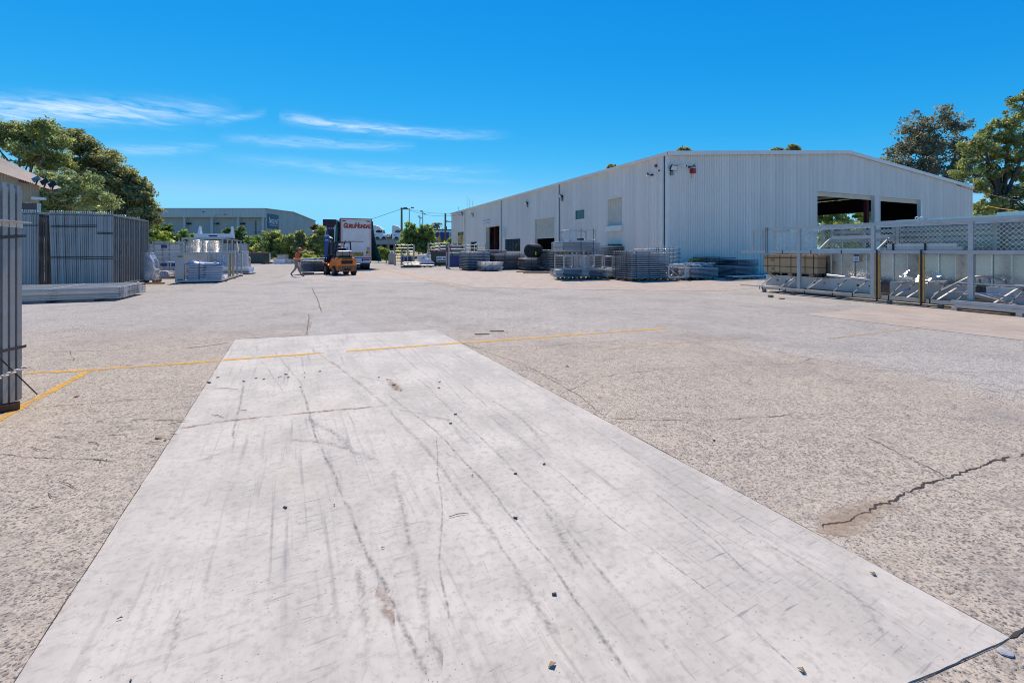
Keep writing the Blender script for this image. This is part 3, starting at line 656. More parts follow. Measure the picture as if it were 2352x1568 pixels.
LF = dict(euc=leaf_mat('eucalypt_leaves', (.105,.12,.045), (.20,.185,.075)), olive=leaf_mat('olive_leaves', (.095,.12,.036), (.185,.195,.058)),
          pale=leaf_mat('wattle_leaves', (.10,.125,.05), (.165,.19,.085)), bright=leaf_mat('bright_leaves', (.10,.17,.02), (.18,.24,.03), .5),
          lime=leaf_mat('lime_leaves', (.15,.20,.015), (.25,.28,.03), .5), dark=leaf_mat('dark_leaves', (.040,.075,.022), (.085,.13,.04)),
          mid=leaf_mat('mid_green_leaves', (.085,.14,.03), (.16,.21,.05)), gold=leaf_mat('golden_green_leaves', (.12,.16,.035), (.24,.24,.06)),
          brown=leaf_mat('brownish_leaves', (.10,.085,.05), (.17,.14,.07)), grey=leaf_mat('grey_green_leaves', (.075,.080,.055), (.125,.12,.085)))
M['bark'] = mat('grey_bark', (.17,.135,.105), .9, var=.35, scale=5); M['bark_dark'] = mat('dark_bark', (.085,.065,.05), .9, var=.35, scale=5)
def leaves(blobs, n, size, clump, droop=.5, seed=0, per=70, shell=.42):
    g = np.random.default_rng(seed); C_ = []; T_ = []
    wts = np.array([b[3]*b[4]+b[4]*b[5]+b[3]*b[5] for b in blobs]); wts = wts/wts.sum()
    nc = max(6, n//per)
    for (x, y, z, rx, ry, rz), w in zip(blobs, wts):
        k = max(2, int(round(nc*w)))
        d = g.normal(size=(k, 3)); d /= np.linalg.norm(d, axis=1)[:, None]
        rad = g.random(k)**shell*(1+g.normal(size=k)*.30)
        C_.append(np.array([x, y, z])+d*rad[:, None]*np.array([rx, ry, rz])); T_.append(g.random(k))
    C_ = np.concatenate(C_); T_ = np.concatenate(T_); k = len(C_)
    cs = clump*(.55+.9*g.random(k))
    idx = np.repeat(np.arange(k), per); N = len(idx)
    off = g.normal(size=(N, 3)); off /= np.linalg.norm(off, axis=1)[:, None]; off *= (g.random(N)**.55)[:, None]*np.array([1, 1, .6])*cs[idx][:, None]
    P = C_[idx]+off; P[:, 2] -= np.abs(off[:, 0])*.25*droop
    ax = g.normal(size=(N, 3)); ax[:, 2] -= droop*1.1; ax /= np.linalg.norm(ax, axis=1)[:, None]
    bx = np.cross(ax, g.normal(size=(N, 3))); bx /= np.linalg.norm(bx, axis=1)[:, None]
    L = (size*(.6+.8*g.random(N)))[:, None]; Wd = L*.42
    V4 = np.stack([P-ax*L, P+bx*Wd, P+ax*L, P-bx*Wd], 1).reshape(-1, 3)
    tint = np.repeat(np.clip(T_[idx]*.75+g.random(N)*.25, 0, 1), 4)
    me = bpy.data.meshes.new('crown'); me.vertices.add(4*N); me.vertices.foreach_set('co', V4.astype(np.float32).ravel())
    me.loops.add(4*N); me.loops.foreach_set('vertex_index', np.arange(4*N, dtype=np.int32)); me.polygons.add(N)
    me.polygons.foreach_set('loop_start', np.arange(0, 4*N, 4, dtype=np.int32))
    a = me.attributes.new('tint', 'FLOAT', 'POINT'); a.data.foreach_set('value', tint.astype(np.float32)); me.update(calc_edges=True)
    return me, C_
def tree(name, label, px, Y, blobs, kind, n=9000, leaf=None, clump=None, droop=.5, group=None, limbs=9, bark='bark', trunk=None, base=None, cat='tree', per=70, depth=.85, shell=.55, seed=None, lumps=5):
    """blobs: (px, py, rx, ry) in calibration px at distance Y"""
    k = Y/F; bl = []; sd = seed or (len(bpy.data.objects)*7+1); g = random.Random(sd)
    o = at(px, Y)
    for bx, by, rx, ry in blobs:
        bl.append((X(bx, Y)-o.x, g.uniform(-.35, .35)*rx*k, Z(by, Y), rx*k, rx*k*depth, ry*k))
    if lumps:
        nb = []
        for (x, y, z, rx, ry, rz) in bl:
            nb.append((x, y, z, rx*.80, ry*.80, rz*.80))
            for q in range(lumps):
                d = Vector((g.gauss(0,1), g.gauss(0,1), g.gauss(.25,.8))).normalized(); f = g.uniform(.6,1.08); k2 = g.uniform(.20,.42)
                nb.append((x+d.x*rx*f, y+d.y*ry*f, z+d.z*rz*f, rx*k2, ry*k2, rz*k2*.85))
        bl = nb
    t = thing(name, label, cat, o, 0, group)
    leaf = (leaf or Y*.0030)*1.15; clump = (clump or max(b[3] for b in bl)*.24)*.72; per = max(26, int(per*.62)); n = int(n*.72)
    me, cl = leaves(bl, n, leaf, clump, droop, sd, per, shell)
    me.materials.append(LF[kind]); obj('crown', me, None, t)
    zt = max(b[2] for b in bl); tr = trunk or max(.05, zt*.022); b = MB()
    zlow = min(b_[2]-b_[5] for b_ in bl)
    fork = Vector((sum(q[0] for q in bl)/len(bl)*.35, 0, max(.25, min(zlow+.15*(zt-zlow), zt*.45))))
    b.path([(0,0,-.05), fork*.45+Vector((g.uniform(-.05,.05)*zt*.3,0,0)), fork], [tr, tr*.82, tr*.66], 8)
    for i in range(limbs):
        q = Vector(cl[g.randrange(len(cl))]); m_ = fork.lerp(q, .5)+Vector((g.uniform(-.05,.05), g.uniform(-.05,.05), .06))*zt
        b.path([fork-Vector((0,0,tr)), fork.lerp(m_, .55)+Vector((0,0,-.02*zt)), m_, q], [tr*.55, tr*.38, tr*.24, tr*.06], 5)
    obj('trunk', b, M[bark], t); return t
GL = 'gum trees behind the left stacks'
tree('gum_tree', 'tall olive gum tree at the far left above the tan shed roof', 40, 46, [(-40,330,60,60),(10,300,40,32),(52,312,36,34),(98,308,34,28),(130,330,36,30),(60,360,60,40),(120,372,40,30)], 'olive', 30000, clump=.95, group=GL, limbs=14, seed=21)
tree('gum_tree', 'gum tree with drooping crown and bare twigs left of centre in the mass', 190, 50, [(158,318,34,22),(190,335,32,22),(222,358,34,22),(250,372,26,18),(205,385,44,28),(242,415,40,30),(180,410,50,34)], 'euc', 30000, clump=.9, group=GL, limbs=14, seed=33)
tree('gum_tree', 'gum tree at the right end of the left-hand tree mass', 310, 52, [(278,400,28,22),(305,412,26,24),(328,438,26,26),(344,470,22,26),(300,460,40,34),(352,505,20,24),(270,465,38,38),(325,500,34,30)], 'euc', 30000, clump=.85, group=GL, limbs=14, seed=45)
tree('wattle_tree', 'pale feathery wattle tree in front of the dark gum trees', 165, 40, [(112,432,34,34),(150,418,40,34),(190,430,46,38),(222,452,40,32),(160,465,70,34),(120,480,40,36)], 'pale', 22000, clump=.7, droop=.2, limbs=10, group=None, seed=51)
tree('gum_tree', 'dark low gum filling the gap behind the upright panel stacks', 240, 56, [(180,500,70,50),(260,505,60,50),(320,530,40,34)], 'dark', 12000, clump=1.0, group=GL, limbs=8, seed=57)
tree('bright_shrub', 'lime green sunlit shrub above the grey sheet fence', 345, 58, [(330,540,20,24),(352,530,20,18),(372,548,22,18),(335,560,26,18)], 'lime', 9000, clump=.55, limbs=6, cat='shrub', seed=61)
tree('leafy_shrub', 'mid green leafy shrub right of the lime shrub', 392, 62, [(392,548,16,18),(380,558,18,14),(372,528,16,14),(404,562,12,12)], 'dark', 7000, clump=.6, limbs=6, cat='shrub', seed=63)
tree('leafy_shrub', 'green shrub in front of the grey building above the cattle gate', 424, 64, [(418,545,13,15),(432,552,12,14),(425,562,18,10)], 'mid', 7000, clump=.55, limbs=6, cat='shrub', seed=67)
tree('round_tree', 'dense dark round tree left of the green dumpster', 535, 72, [(535,540,26,25),(520,555,22,22),(552,562,20,22),(538,572,28,20)], 'dark', 15000, clump=.75, limbs=9, seed=71)
tree('hedge_tree', 'soft green tree behind the yellow bush by the timber pole', 585, 92, [(568,560,20,14),(592,556,26,16),(610,566,20,12)], 'mid', 7000, clump=1.1, limbs=5, seed=73)
tree('lime_bush', 'small yellow green bush above the green dumpster', 577, 66, [(577,577,14,9),(570,580,9,8)], 'lime', 4000, clump=.4, limbs=4, cat='bush', seed=74)
tree('broad_shrub_tree', 'broad golden green shrub tree left of the worker', 640, 62, [(638,552,34,22),(612,566,24,20),(662,562,24,24),(640,580,44,20),(600,590,14,10),(676,582,16,14)], 'gold', 20000, clump=.6, limbs=12, bark='bark_dark', seed=77)
tree('wispy_tree', 'thin wispy sapling above the worker', 690, 60, [(688,540,13,14),(694,556,12,14),(684,566,10,12)], 'pale', 3500, clump=.5, limbs=8, per=40, seed=79)
tree('brownish_tree', 'brownish green tree behind the forklift load', 727, 60, [(736,530,12,12),(728,550,20,18),(742,566,14,20),(715,572,16,18),(700,580,14,14),(730,588,22,16)], 'gold', 13000, clump=.5, limbs=9, seed=83)
tree('red_shrub', 'reddish shrub behind the worker', 697, 54, [(700,584,12,9),(690,588,10,8)], 'brown', 3500, clump=.4, limbs=4, cat='shrub', seed=85)
tree('lime_bush', 'low lime green bush behind the long white load', 716, 52, [(722,594,14,6),(706,592,9,7)], 'lime', 4500, clump=.3, limbs=4, cat='bush', seed=87)
tree('distant_gum', 'distant gum between the grey factory and the maroon containers', 731, 150, [(728,526,10,7),(738,530,9,8)], 'grey', 3500, clump=1.2, limbs=5, seed=89)
# right of the truck
tree('bushy_tree', 'big bushy bright green tree behind the lamp posts', 962, 76, [(938,548,18,16),(948,530,16,15),(966,532,17,16),(984,536,14,16),(990,556,14,18),(962,556,32,22),(928,562,12,14),(975,568,28,14)], 'mid', 22000, clump=.8, droop=.4, limbs=10, seed=91)
tree('leafy_shrub', 'yellowish shrub at the foot of the timber power pole', 925, 64, [(926,568,9,6),(922,576,9,8)], 'bright', 3000, clump=.4, limbs=4, cat='shrub', seed=93)
tree('leafy_shrub', 'grey green shrub on the bank right of the truck', 870, 58, [(868,576,12,8),(872,586,13,10)], 'gold', 4000, clump=.45, limbs=5, cat='shrub', seed=95)
tree('leafy_shrub', 'bright shrub on the bank beside the wrapped bin', 888, 58, [(888,578,10,8),(884,588,12,9)], 'bright', 4500, clump=.4, limbs=5, cat='shrub', seed=97)
tree('leafy_shrub', 'green shrub in front of the blue lorry beside the warehouse', 1032, 84, [(1028,560,9,7),(1038,553,8,6),(1032,570,12,8)], 'bright', 4500, clump=.6, limbs=4, cat='shrub', seed=99)
tree('leafy_shrub', 'dull green shrub right of the big bushy tree', 1003, 72, [(1003,572,12,10),(998,580,10,8)], 'mid', 3500, clump=.5, limbs=4, cat='shrub', seed=101)
tree('distant_gum', 'pale distant tree between the two parked white lorries', 890, 170, [(884,548,10,6),(896,552,12,7),(876,552,9,6)], 'pale', 4000, clump=1.4, limbs=4, seed=103)
tree('distant_gum', 'purplish distant tree behind the second white lorry', 914, 165, [(914,534,8,7),(908,541,6,6),(919,540,6,7)], 'brown', 3500, clump=1.1, limbs=5, seed=105)
# behind the warehouse
GR = 'trees behind the warehouse'
tree('gum_tree', 'tall grey green gum rising behind the right end of the warehouse', 2150, 84, [(2125,290,46,40),(2170,275,38,34),(2080,345,36,38),(2130,345,50,46),(2190,335,46,50),(2215,370,34,44),(2100,390,52,30),(2180,400,50,40),(2060,375,28,24)], 'grey', 22000, leaf=.24, clump=1.5, droop=.4, group=GR, limbs=22, seed=111, per=55)
tree('gum_tree', 'large leafy gum at the right edge with bare curved branches', 2300, 46, [(2345,225,26,22),(2370,270,40,40),(2308,285,26,20),(2272,300,24,18),(2330,310,34,24),(2255,335,28,22),(2300,350,40,24),(2350,350,40,30),(2235,372,22,18),(2275,395,36,24),(2340,400,40,28),(2250,432,24,20),(2310,440,40,22),(2370,440,40,40),(2270,480,36,30),(2340,490,50,24),(2228,340,20,18),(2215,400,24,20),(2300,320,30,20)], 'olive', 36000, clump=.62, droop=.35, group=GR, limbs=26, bark='bark_dark', seed=121, shell=.5)
for px, Y_, bl, lab in ((1570, 96, [(1570,345,8,4),(1562,348,6,4),(1577,347,5,3)], 'small treetop showing over the warehouse eave by the corner'), (1783, 98, [(1778,347,6,3),(1789,345,6,4)], 'low treetop over the warehouse roof left of the ridge'),
                       (1823, 98, [(1821,340,8,6),(1829,345,7,4),(1815,346,6,4)], 'treetop beside the roof vent left of the ridge'), (1406, 110, [(1406,383,8,4)], 'tiny treetop over the side eave of the warehouse')):
    tree('gum_tree', lab, px, Y_, bl, 'euc', 2200, leaf=.26, clump=.8, group=GR, limbs=4, seed=int(px))
tree('gum_tree', 'tree seen through the open warehouse doors, left half', 1905, 66, [(1880,495,34,40),(1925,480,34,50),(1905,540,60,40)], 'gold', 16000, clump=.9, group=GR, limbs=8, seed=131)
tree('gum_tree', 'tree seen through the open warehouse doors, right half', 1975, 70, [(1955,480,34,50),(1995,490,34,50),(1975,545,60,40)], 'gold', 16000, clump=.9, group=GR, limbs=8, seed=133)
tree('gum_tree', 'low dark tree right of the warehouse end behind the panel racks', 2290, 62, [(2250,500,30,36),(2300,490,34,30),(2350,505,40,30)], 'dark', 9000, clump=.8, group=GR, limbs=6, seed=137)
# palms
def palm(label, px, Y, top, r, seed):
    g = random.Random(seed); t = thing('palm_tree', label, 'palm', at(px, Y), 0, 'palms beyond the yard'); zt = Z(top, Y); k = Y/F
    obj('trunk', MB().path([(0,0,0), (.1,0,zt*.5), (0,0,zt)], [.30,.22,.18], 8), M['bark'], t)
    b = MB()
    for i in range(22):
        a = g.uniform(0, 6.28); up = g.uniform(-.1, 1.1); L = r*k*g.uniform(.8, 1.15); pr = None; d = Vector((math.cos(a), math.sin(a), 0)); sd_ = Vector((-d.y, d.x, 0))
        for j in range(9):
            s_ = j/8; p = Vector((0,0,zt))+d*L*s_*(1-.12*s_)+Vector((0,0,L*(up*s_-1.15*s_*s_)))
            if pr is not None:
                for sgn in (-1, 1):
                    w = L*.24*math.sin(math.pi*min(1, s_*.9+.08)); q = (pr+p)/2+sd_*sgn*w+Vector((0,0,-w*.7)); b.add([pr, p, q], [(0,1,2)])
            pr = p
    me = b.mesh('crown'); me.materials.append(LF['euc']); obj('crown', me, None, t)
palm('taller palm with drooping fronds beside the warehouse end', 1004, 120, 515, 17, 3); palm('shorter darker palm left of the taller palm', 989, 126, 519, 13, 5)
# far wooded rise that closes the horizon: reads as one mass
bl = []; g_ = random.Random(5)
for i in range(70): 
    a = -420+i*13.0; bl.append((a, 235+g_.uniform(-12, 12), 2.0+g_.uniform(0, 2.0), 10, 7, 3.2+g_.uniform(0, 2.8)))
me, _c = leaves(bl, 60000, .75, 2.4, .2, 99, 60); me.materials.append(LF['olive']); wood = struct('far_wood', me, None, kind='stuff')
# ---------------------------------------------------------------- grey factory at the back left
M['kent'] = mat('grey_tilt_panel', (.56,.51,.45), .7, var=.12, scale=.3, dirt=.12); M['kent_wall'] = mat('grey_factory_sheet', (.47,.435,.395), .7, var=.10, scale=.25)
M['kent_band'] = mat('pale_fascia_sheet', (.64,.59,.53), .5, var=.08, scale=.3); M['kent_post'] = mat('grey_factory_column', (.62,.58,.53), .6, var=.08)
M['letter_w'] = mat('white_lettering', (.80,.80,.78), .5, var=.03); M['letter_k'] = mat('black_lettering', (.02,.02,.022), .5, var=.03)
KY = 130.0; KC = at(611.5, KY); kent = thing('factory_building', 'long low grey factory with sign board behind the trees', 'factory', KC)
kx = lambda px: X(px, KY)-KC.x
zt = Z(479.8, KY); zb = Z(499.5, KY)
obj('wall', MB().box(kx(250), -.4, .5, .8, 0, zb+.3), M['kent_wall'], kent)
b = MB(); n = 60
for i in range(n):
    x0 = kx(250)+(0-kx(250))*i/n; x1 = kx(250)+(0-kx(250))*(i+1)/n; b.box(x0, x1-.10, -.9, -.2, zb, zt); b.box(x1-.10, x1, -.86, -.2, zb, zt)
obj('fascia', b, M['kent_band'], kent)
obj('roof', MB().prism([(kx(250),-.95,zt), (0,-.95,zt), (0,16,zt+.45), (kx(250),16,zt+.45)], (0,0,.15)), M['roofsheet'], kent)
for px in (362, 425, 488, 548, 605): obj('column', MB().box(kx(px)-.35, kx(px)+.35, -.35, .5, 0, zb), M['kent_post'], kent)
for px in (430, 494, 554): obj('bracket', MB().box(kx(px)-.2, kx(px)+.9, -.1, .5, zb*.52, zb*.57).box(kx(px)-.2, kx(px)+.9, -.1, .5, zb*.82, zb*.86), M['dark'], kent)
obj('downpipe', MB().tube((kx(601),.3,0), (kx(601),.3,zb), .16, 8), M['kent_post'], kent)
# gable face runs away from the camera
GP = [(0, zt-.05), (15.5, zt+.35), (32.5, Z(508.5, KY+32.5))]
def gz(y): return GP[0][1]+(GP[1][1]-GP[0][1])*y/15.5 if y < 15.5 else GP[1][1]+(GP[2][1]-GP[1][1])*(y-15.5)/17.
doors = [(6.2, 10.5, 5.6), (21.5, 27.5, 5.0)]
for i in range(11):
    y0 = i*32.5/11; y1 = (i+1)*32.5/11-.05; lo = 0
    for a, c_, h in doors:
        if a < (y0+y1)/2 < c_: lo = h
    obj('tilt_panel', MB().prism([(0, y0, lo), (0, y1, lo), (0, y1, gz(y1)), (0, y0, gz(y0))], (-.3, 0, 0)), M['kent'], kent)
for a, c_, h in doors: obj('doorway', MB().box(-1.2, -.9, a-.5, c_+.5, 0, h+.3), M['dark'], kent); obj('awning', MB().box(-.1, .9, a-.3, c_+.3, h, h+.25), M['kent_band'], kent)
obj('roof_edge', MB().bar((.1,0,GP[0][1]+.1), (.1,15.5,GP[1][1]+.1), .5, .22).bar((.1,15.5,GP[1][1]+.1), (.1,32.6,GP[2][1]+.1), .5, .22), M['roofsheet'], kent)
zs0, zs1 = Z(524, KY+3), Z(492.5, KY+1)
sg = thing('company_sign', 'dark blue grey company sign board on the grey factory wall', 'sign', KC+Vector((.05, 3.6, (zs0+zs1)/2)), R(90))
sw, sh = 6.0, 4.3
obj('board', MB().box(-sw/2, sw/2, -.12, 0, -sh/2, sh/2), mat('slate_blue_board', (.085,.105,.145), .5, var=.06), sg)
text('KENT', 2.0, M['letter_w'], parent=sg, loc=(.85,-.14,-.05), bold=.03, sx=.82); text('REMOVALS & STORAGE', .42, M['letter_w'], parent=sg, loc=(.1,-.14,-1.15), bold=.01)
obj('emblem', MB().prism([(-2.5,-.14,1.1),(-2.2,-.14,1.3),(-1.75,-.14,.2),(-1.6,-.14,.7),(-1.35,-.14,.5),(-1.5,-.14,-.6),(-1.9,-.14,-.1),(-2.0,-.14,-.6),(-2.3,-.14,-.6),(-2.1,-.14,.2)], (0,-.02,0)), M['letter_w'], sg)
# low white roof in front of the factory
lr = thing('low_shed', 'low dark shed with white curved roof in front of the grey factory', 'shed', at(717, 112))
k_ = 112/F; b = MB(); pts = []
for i in range(13): a = i/12; pts.append(((a-.5)*44*k_, 0, Z(545,112)+.9*math.sin(math.pi*a)))
obj('roof', MB().prism(pts+[(p[0], 0, p[2]-.25) for p in reversed(pts)], (0, 7, 0)), M['white'], lr)
obj('wall', MB().box(-19*k_, 22*k_, .6, 6.5, 0, Z(546,112)), mat('dark_blue_wall', (.055,.07,.10), .7, var=.2), lr)
# maroon containers
M['maroon'] = mat('maroon_container_paint', (.075,.022,.03), .55, var=.2, scale=1.2)
def container(label, px, Y, w, h, z0, d, txt=None, ty=.5, rz=0., ts=.8, tx2=None):
    t = thing('shipping_container', label, 'container', at(px, Y, z0), rz, 'maroon removal containers'); b = MB(); n = int(w/.28)
    for i in range(n):
        x0 = -w/2+w*i/n; b.box(x0, x0+w/n*.55, -.03, 0, .15, h-.12)
    b.box(-w/2, w/2, 0, d, 0, h); obj('body', b, M['maroon'], t)
    obj('corner_frame', MB().box(-w/2-.05,-w/2+.1,-.06,.1,0,h).box(w/2-.1,w/2+.05,-.06,.1,0,h).box(-w/2,w/2,-.055,.08,0,.15).box(-w/2,w/2,-.055,.08,h-.12,h+.02), M['maroon'], t)
    if txt: text(txt, ts, M['letter_w'], parent=t, loc=(0,-.07,h*ty), bold=.02)
    if tx2: text(tx2, ts*.35, M['letter_w'], parent=t, loc=(0,-.07,h*.22))
    return t
container('lower maroon container with large white letters right of the grey factory', 731, 122, 3.4, 6.0, 0, 6, 'KENT', .90, 0, 1.25)
container('upper maroon container stack behind the truck', 757, 128, 3.5, Z(504,128), 0, 6, 'B L A C K', .76, R(14), .62)
# ---------------------------------------------------------------- raised deck with parked lorries
DY = 100.0; deck = thing('raised_deck', 'concrete parking deck on columns right of the truck', 'deck', at(905, DY)); k_ = DY/F
zd = Z(579, DY); zd1 = Z(571, DY); M['deck'] = mat('deck_concrete', (.36,.33,.29), .8, var=.15, scale=.5, dirt=.2)
zA, zB = Z(560.5, DY), Z(550.5, DY)
dl, dr_ = X(800, DY)-deck.location.x, X(1010, DY)-deck.location.x
obj('slab', MB().box(dl, dr_, 0, 26, Z(562,DY), Z(553,DY)), M['deck'], deck); obj('parapet', MB().box(dl, dr_, -.25, .02, Z(561,DY), Z(551,DY)), mat('deck_parapet', (.42,.40,.365), .7, var=.15, scale=.8), deck)
for i in range(13): xx = dl+1+i*(dr_-dl-2)/12; obj('column', MB().box(xx-.3, xx+.3, .5, 1.1, 0, Z(562,DY)), M['deck'], deck)
obj('shadowed_back', MB().box(dl, dr_, 12, 12.3, 0, Z(562,DY)-.02), M['dark'], deck)  # near-black sheet, the shade below the deck is in its colour
for i in range(7): xx = dl+6+i*1.9; obj('window', MB().box(xx, xx+.9, 11.9, 11.98, 1.1, 2.2), M['galv_dull'], deck)
obj('handrail', MB().box(dl, dr_, -.1, -.04, Z(549,DY), Z(549,DY)+.06), M['galv'], deck)
def lorry(label, px):
    Y_ = DY+2.5; t = thing('prime_mover', label, 'lorry', at(px, Y_, Z(553,DY)), 0, 'white lorries on the deck'); k2 = Y_/F
    # cab faces right; side profile extruded across its width
    prof = [(-1.25,.55),(-1.25,3.1),(-1.05,3.75),(.2,3.35),(.85,2.6),(1.05,1.75),(1.15,.55)]
    obj('cab', MB().prism([(x_, 0, z_) for x_, z_ in prof], (0, 2.4, 0)), M['white'], t, bevel=.08)
    obj('side_window', MB().prism([(-.55,-.02,2.0),(-.45,-.02,2.35),(0,-.02,2.55),(.5,-.02,2.5),(.72,-.02,1.95),(.1,-.02,1.88)], (0,.03,0)), M['glass'], t)
    obj('windscreen', MB().add([(.88,.2,2.55),(.88,2.2,2.55),(1.07,2.2,1.75),(1.07,.2,1.75)], [(0,1,2,3)]), M['glass'], t)
    obj('mirror', MB().box(.75,.9,-.3,-.1,1.9,2.5), M['black'], t); obj('bonnet', MB().box(1.0,1.9,.2,2.2,.6,1.5), M['white'], t, bevel=.1)
    obj('bull_bar', MB().bar((1.95,.2,.5),(2.05,.2,1.6),.1).bar((1.95,2.2,.5),(2.05,2.2,1.6),.1).bar((2,.2,1.5),(2,2.2,1.5),.1).bar((1.98,.2,.9),(1.98,2.2,.9),.1), M['galv_dull'], t)
    for xx in (-.2, 1.3): obj('wheel', MB().tube((xx,-.02,.5),(xx,.3,.5),.5,16), M['rubber'], t)
    obj('chassis', MB().box(-3.5,1.2,.5,1.9,.55,.8), M['black'], t)
    obj('wing_mark', MB().prism([(-.85,-.015,1.35),(-.5,-.015,1.42),(-.3,-.015,1.3),(-.6,-.015,1.25)], (0,.01,0)), M['black'], t)
lorry('white prime mover parked on the deck just right of the truck', 868.5); lorry('white prime mover parked on the deck behind the timber pole', 912.5)
struct('grass_bank', MB().prism([at(840,66,-.05), at(1020,66,-.05), at(1020,96,1.6), at(840,96,1.6)], (0,0,-.2)), mat('dry_grass', (.30,.25,.10), .95, var=.4, scale=.8))
# blue lorry and white shed beyond the warehouse end
t = thing('blue_lorry', 'dark blue box lorry with pale roof parked beyond the warehouse', 'lorry', at(1012, 108, 0)); k_ = 108/F
obj('body', MB().box(-19*k_, 19*k_, 0, 7, Z(575,108), Z(533,108)), M['blue'], t); obj('roof', MB().box(-19*k_, 16*k_, -.05, 7, Z(533,108), Z(530,108)), M['white'], t); obj('skirt', MB().box(-19*k_,19*k_,.2,6.5,.05,Z(574,108)), M['black'], t)
obj('tarp_seam', MB().box(-.2,-.12,-.03,.01,Z(560,108),Z(532,108)), M['letter_w'], t)
for xx in (-1.6, 1.4): obj('wheel', MB().tube((xx,-.02,.5),(xx,.3,.5),.5,14), M['rubber'], t)
for px, lab in ((993, 'left black bin beside the blue lorry'), (1020.5, 'right black bin beside the blue lorry')):
    t = thing('large_bin', lab, 'bin', at(px, 96)); k_ = 96/F
    obj('body', MB().box(-11*k_, 11*k_, 0, 2, 0, Z(553,96)), M['black'], t); obj('rim', MB().box(-12*k_, 12*k_, -.1, 2.1, Z(553,96), Z(551.5,96)), M['timber_yellow'], t)
t = thing('white_shed', 'plain white shed wall seen past the far warehouse corner', 'shed', at(1028, 118)); k_ = 118/F
obj('wall', MB().box(-32*k_, 14*k_, 0, 6, 0, Z(529,118)), M['white'], t); obj('roof', MB().box(-33*k_, 15*k_, -.3, 6.3, Z(529,118), Z(527,118)), M['redbrown'], t)
# ---------------------------------------------------------------- poles, lamps, wires
M['pole'] = mat('weathered_pole_timber', (.17,.145,.105), .9, var=.3, scale=3); M['pole_green'] = mat('greenish_pole', (.15,.155,.11), .9, var=.3, scale=3)
t = thing('power_pole', 'tall timber power pole behind the bushy tree', 'pole', at(922.5, 84)); h = Z(477, 84)
obj('post', MB().tube((0,0,-.1), (0,0,h), .24, 10, .17), M['pole'], t); obj('crossarm', MB().box(-.2,1.2,-.1,.1,h-.35,h-.15), M['pole'], t); obj('insulator', MB().tube((1.0,0,h-.15), (1.0,0,h+.1), .07, 8), M['galv_dull'], t)
t = thing('power_pole', 'timber power pole with lamp arm beside the warehouse end', 'pole', at(1023, 88)); h2 = Z(490, 88)
obj('post', MB().tube((0,0,-.1), (0,0,h2), .22, 10, .17), M['pole'], t); obj('lamp_arm', MB().bar((0,0,h2-1.4), (1.9,0,h2-1.9), .09), M['galv'], t); obj('lamp_head', MB().box(.2,1.3,-.15,.15,h2-1.75,h2-1.55), M['galv'], t)
obj('stay_bracket', MB().box(.0,.3,-.1,.1,h2-3.2,h2-2.6), M['dark'], t)
t = thing('power_pole', 'dark slim timber pole in front of the grey factory', 'pole', at(587.5, 96)); h3 = Z(506.5, 96)
obj('post', MB().tube((0,0,-.1), (0,0,h3), .22, 10, .16), M['pole_green'], t); obj('crossarm', MB().box(-.6,1.0,-.08,.08,h3-2.6,h3-2.45), M['pole_green'], t)
def lamp(label, px, Y, top, arms, r=.07):
    t = thing('lamp_post', label, 'lamp post', at(px, Y), 0, 'lamp posts beyond the yard'); h = Z(top, Y); k = Y/F
    obj('post', MB().tube((0,0,-.1), (0,0,h), r*1.4, 8, r), M['galv_dull'], t)
    for dx, dz, w in arms:
        obj('arm', MB().bar((0,0,h-.05), (dx*k,0,h+dz*k), .06), M['galv_dull'], t)
        obj('lamp_head', MB().cbox((dx*k*1.05,0,h+dz*k), w*k, .4, w*k*.42), mat('lamp_head_metal', (.20,.17,.18), .5), t)
lamp('lamp post with two floodlight heads beside the power pole', 940, 80, 479, [(-9,1.5,7),(7,2,6)])
lamp('shorter lamp post with twin heads above the bushy tree', 964.5, 82, 502, [(-2,5,5),(1.5,1,5)])
lamp('taller lamp post with twin heads above the bushy tree', 971, 84, 486.5, [(-3,1.5,5),(4,-5,4)])
lamp('slim lamp post on the bank in front of the deck', 893, 66, 549, [(-5,-2,5),(5,-1,5)])
lamp('street lamp with two long curved arms above the dark round tree', 494, 100, 493.5, [(-25,6.5,5),(22,1,5)])
def wire(label, p, q, sag, r=.02):
    pts = []
    for i in range(25): a = i/24; v = Vector(p).lerp(Vector(q), a); v.z -= sag*4*a*(1-a); pts.append(v)
    tag(obj('overhead_wire', MB().path(pts, r, 4), M['black']), label, 'wire', 'overhead wires')
P1 = at(922.5, 84, h-.2); P2 = at(1023, 88, h2-.3)
wire('overhead wire from the tall power pole towards the truck roof', P1, at(560, 118, Z(551,118)), 1.8, .035)
wire('upper overhead wire from the tall pole to the warehouse', P1+Vector((1,0,0)), at(1075, 66, Z(487,66)), .5, .026); wire('lower overhead wire from the tall pole to the warehouse', P1+Vector((1,0,-.1)), at(1066, 66, Z(492,66)), .7, .026)
wire('low far wire crossing behind the parked lorries', at(858, 150, Z(547,150)), P2+Vector((0,0,-2.5)), 2.2, .05); wire('second low far wire behind the parked lorries', at(858, 150, Z(550,150)), P2+Vector((0,0,-2.9)), 2.6, .05)
wire('dark service cable from the warehouse right gable to the right edge', shed_w(gt(2196), -.05, Z(425, gY(2196))), at(2420, 34, Z(472,34)), .25, .035)
tag(obj('hanging_cable', MB().path([at(2232, 43.5, Z(465,43.5)), at(2290, 40, Z(478,40)), at(2352, 36, Z(487,36)), at(2420, 33, Z(494,33))], .03, 5), M['yellow']), 'orange cable strung from the warehouse corner to the right edge', 'cable')
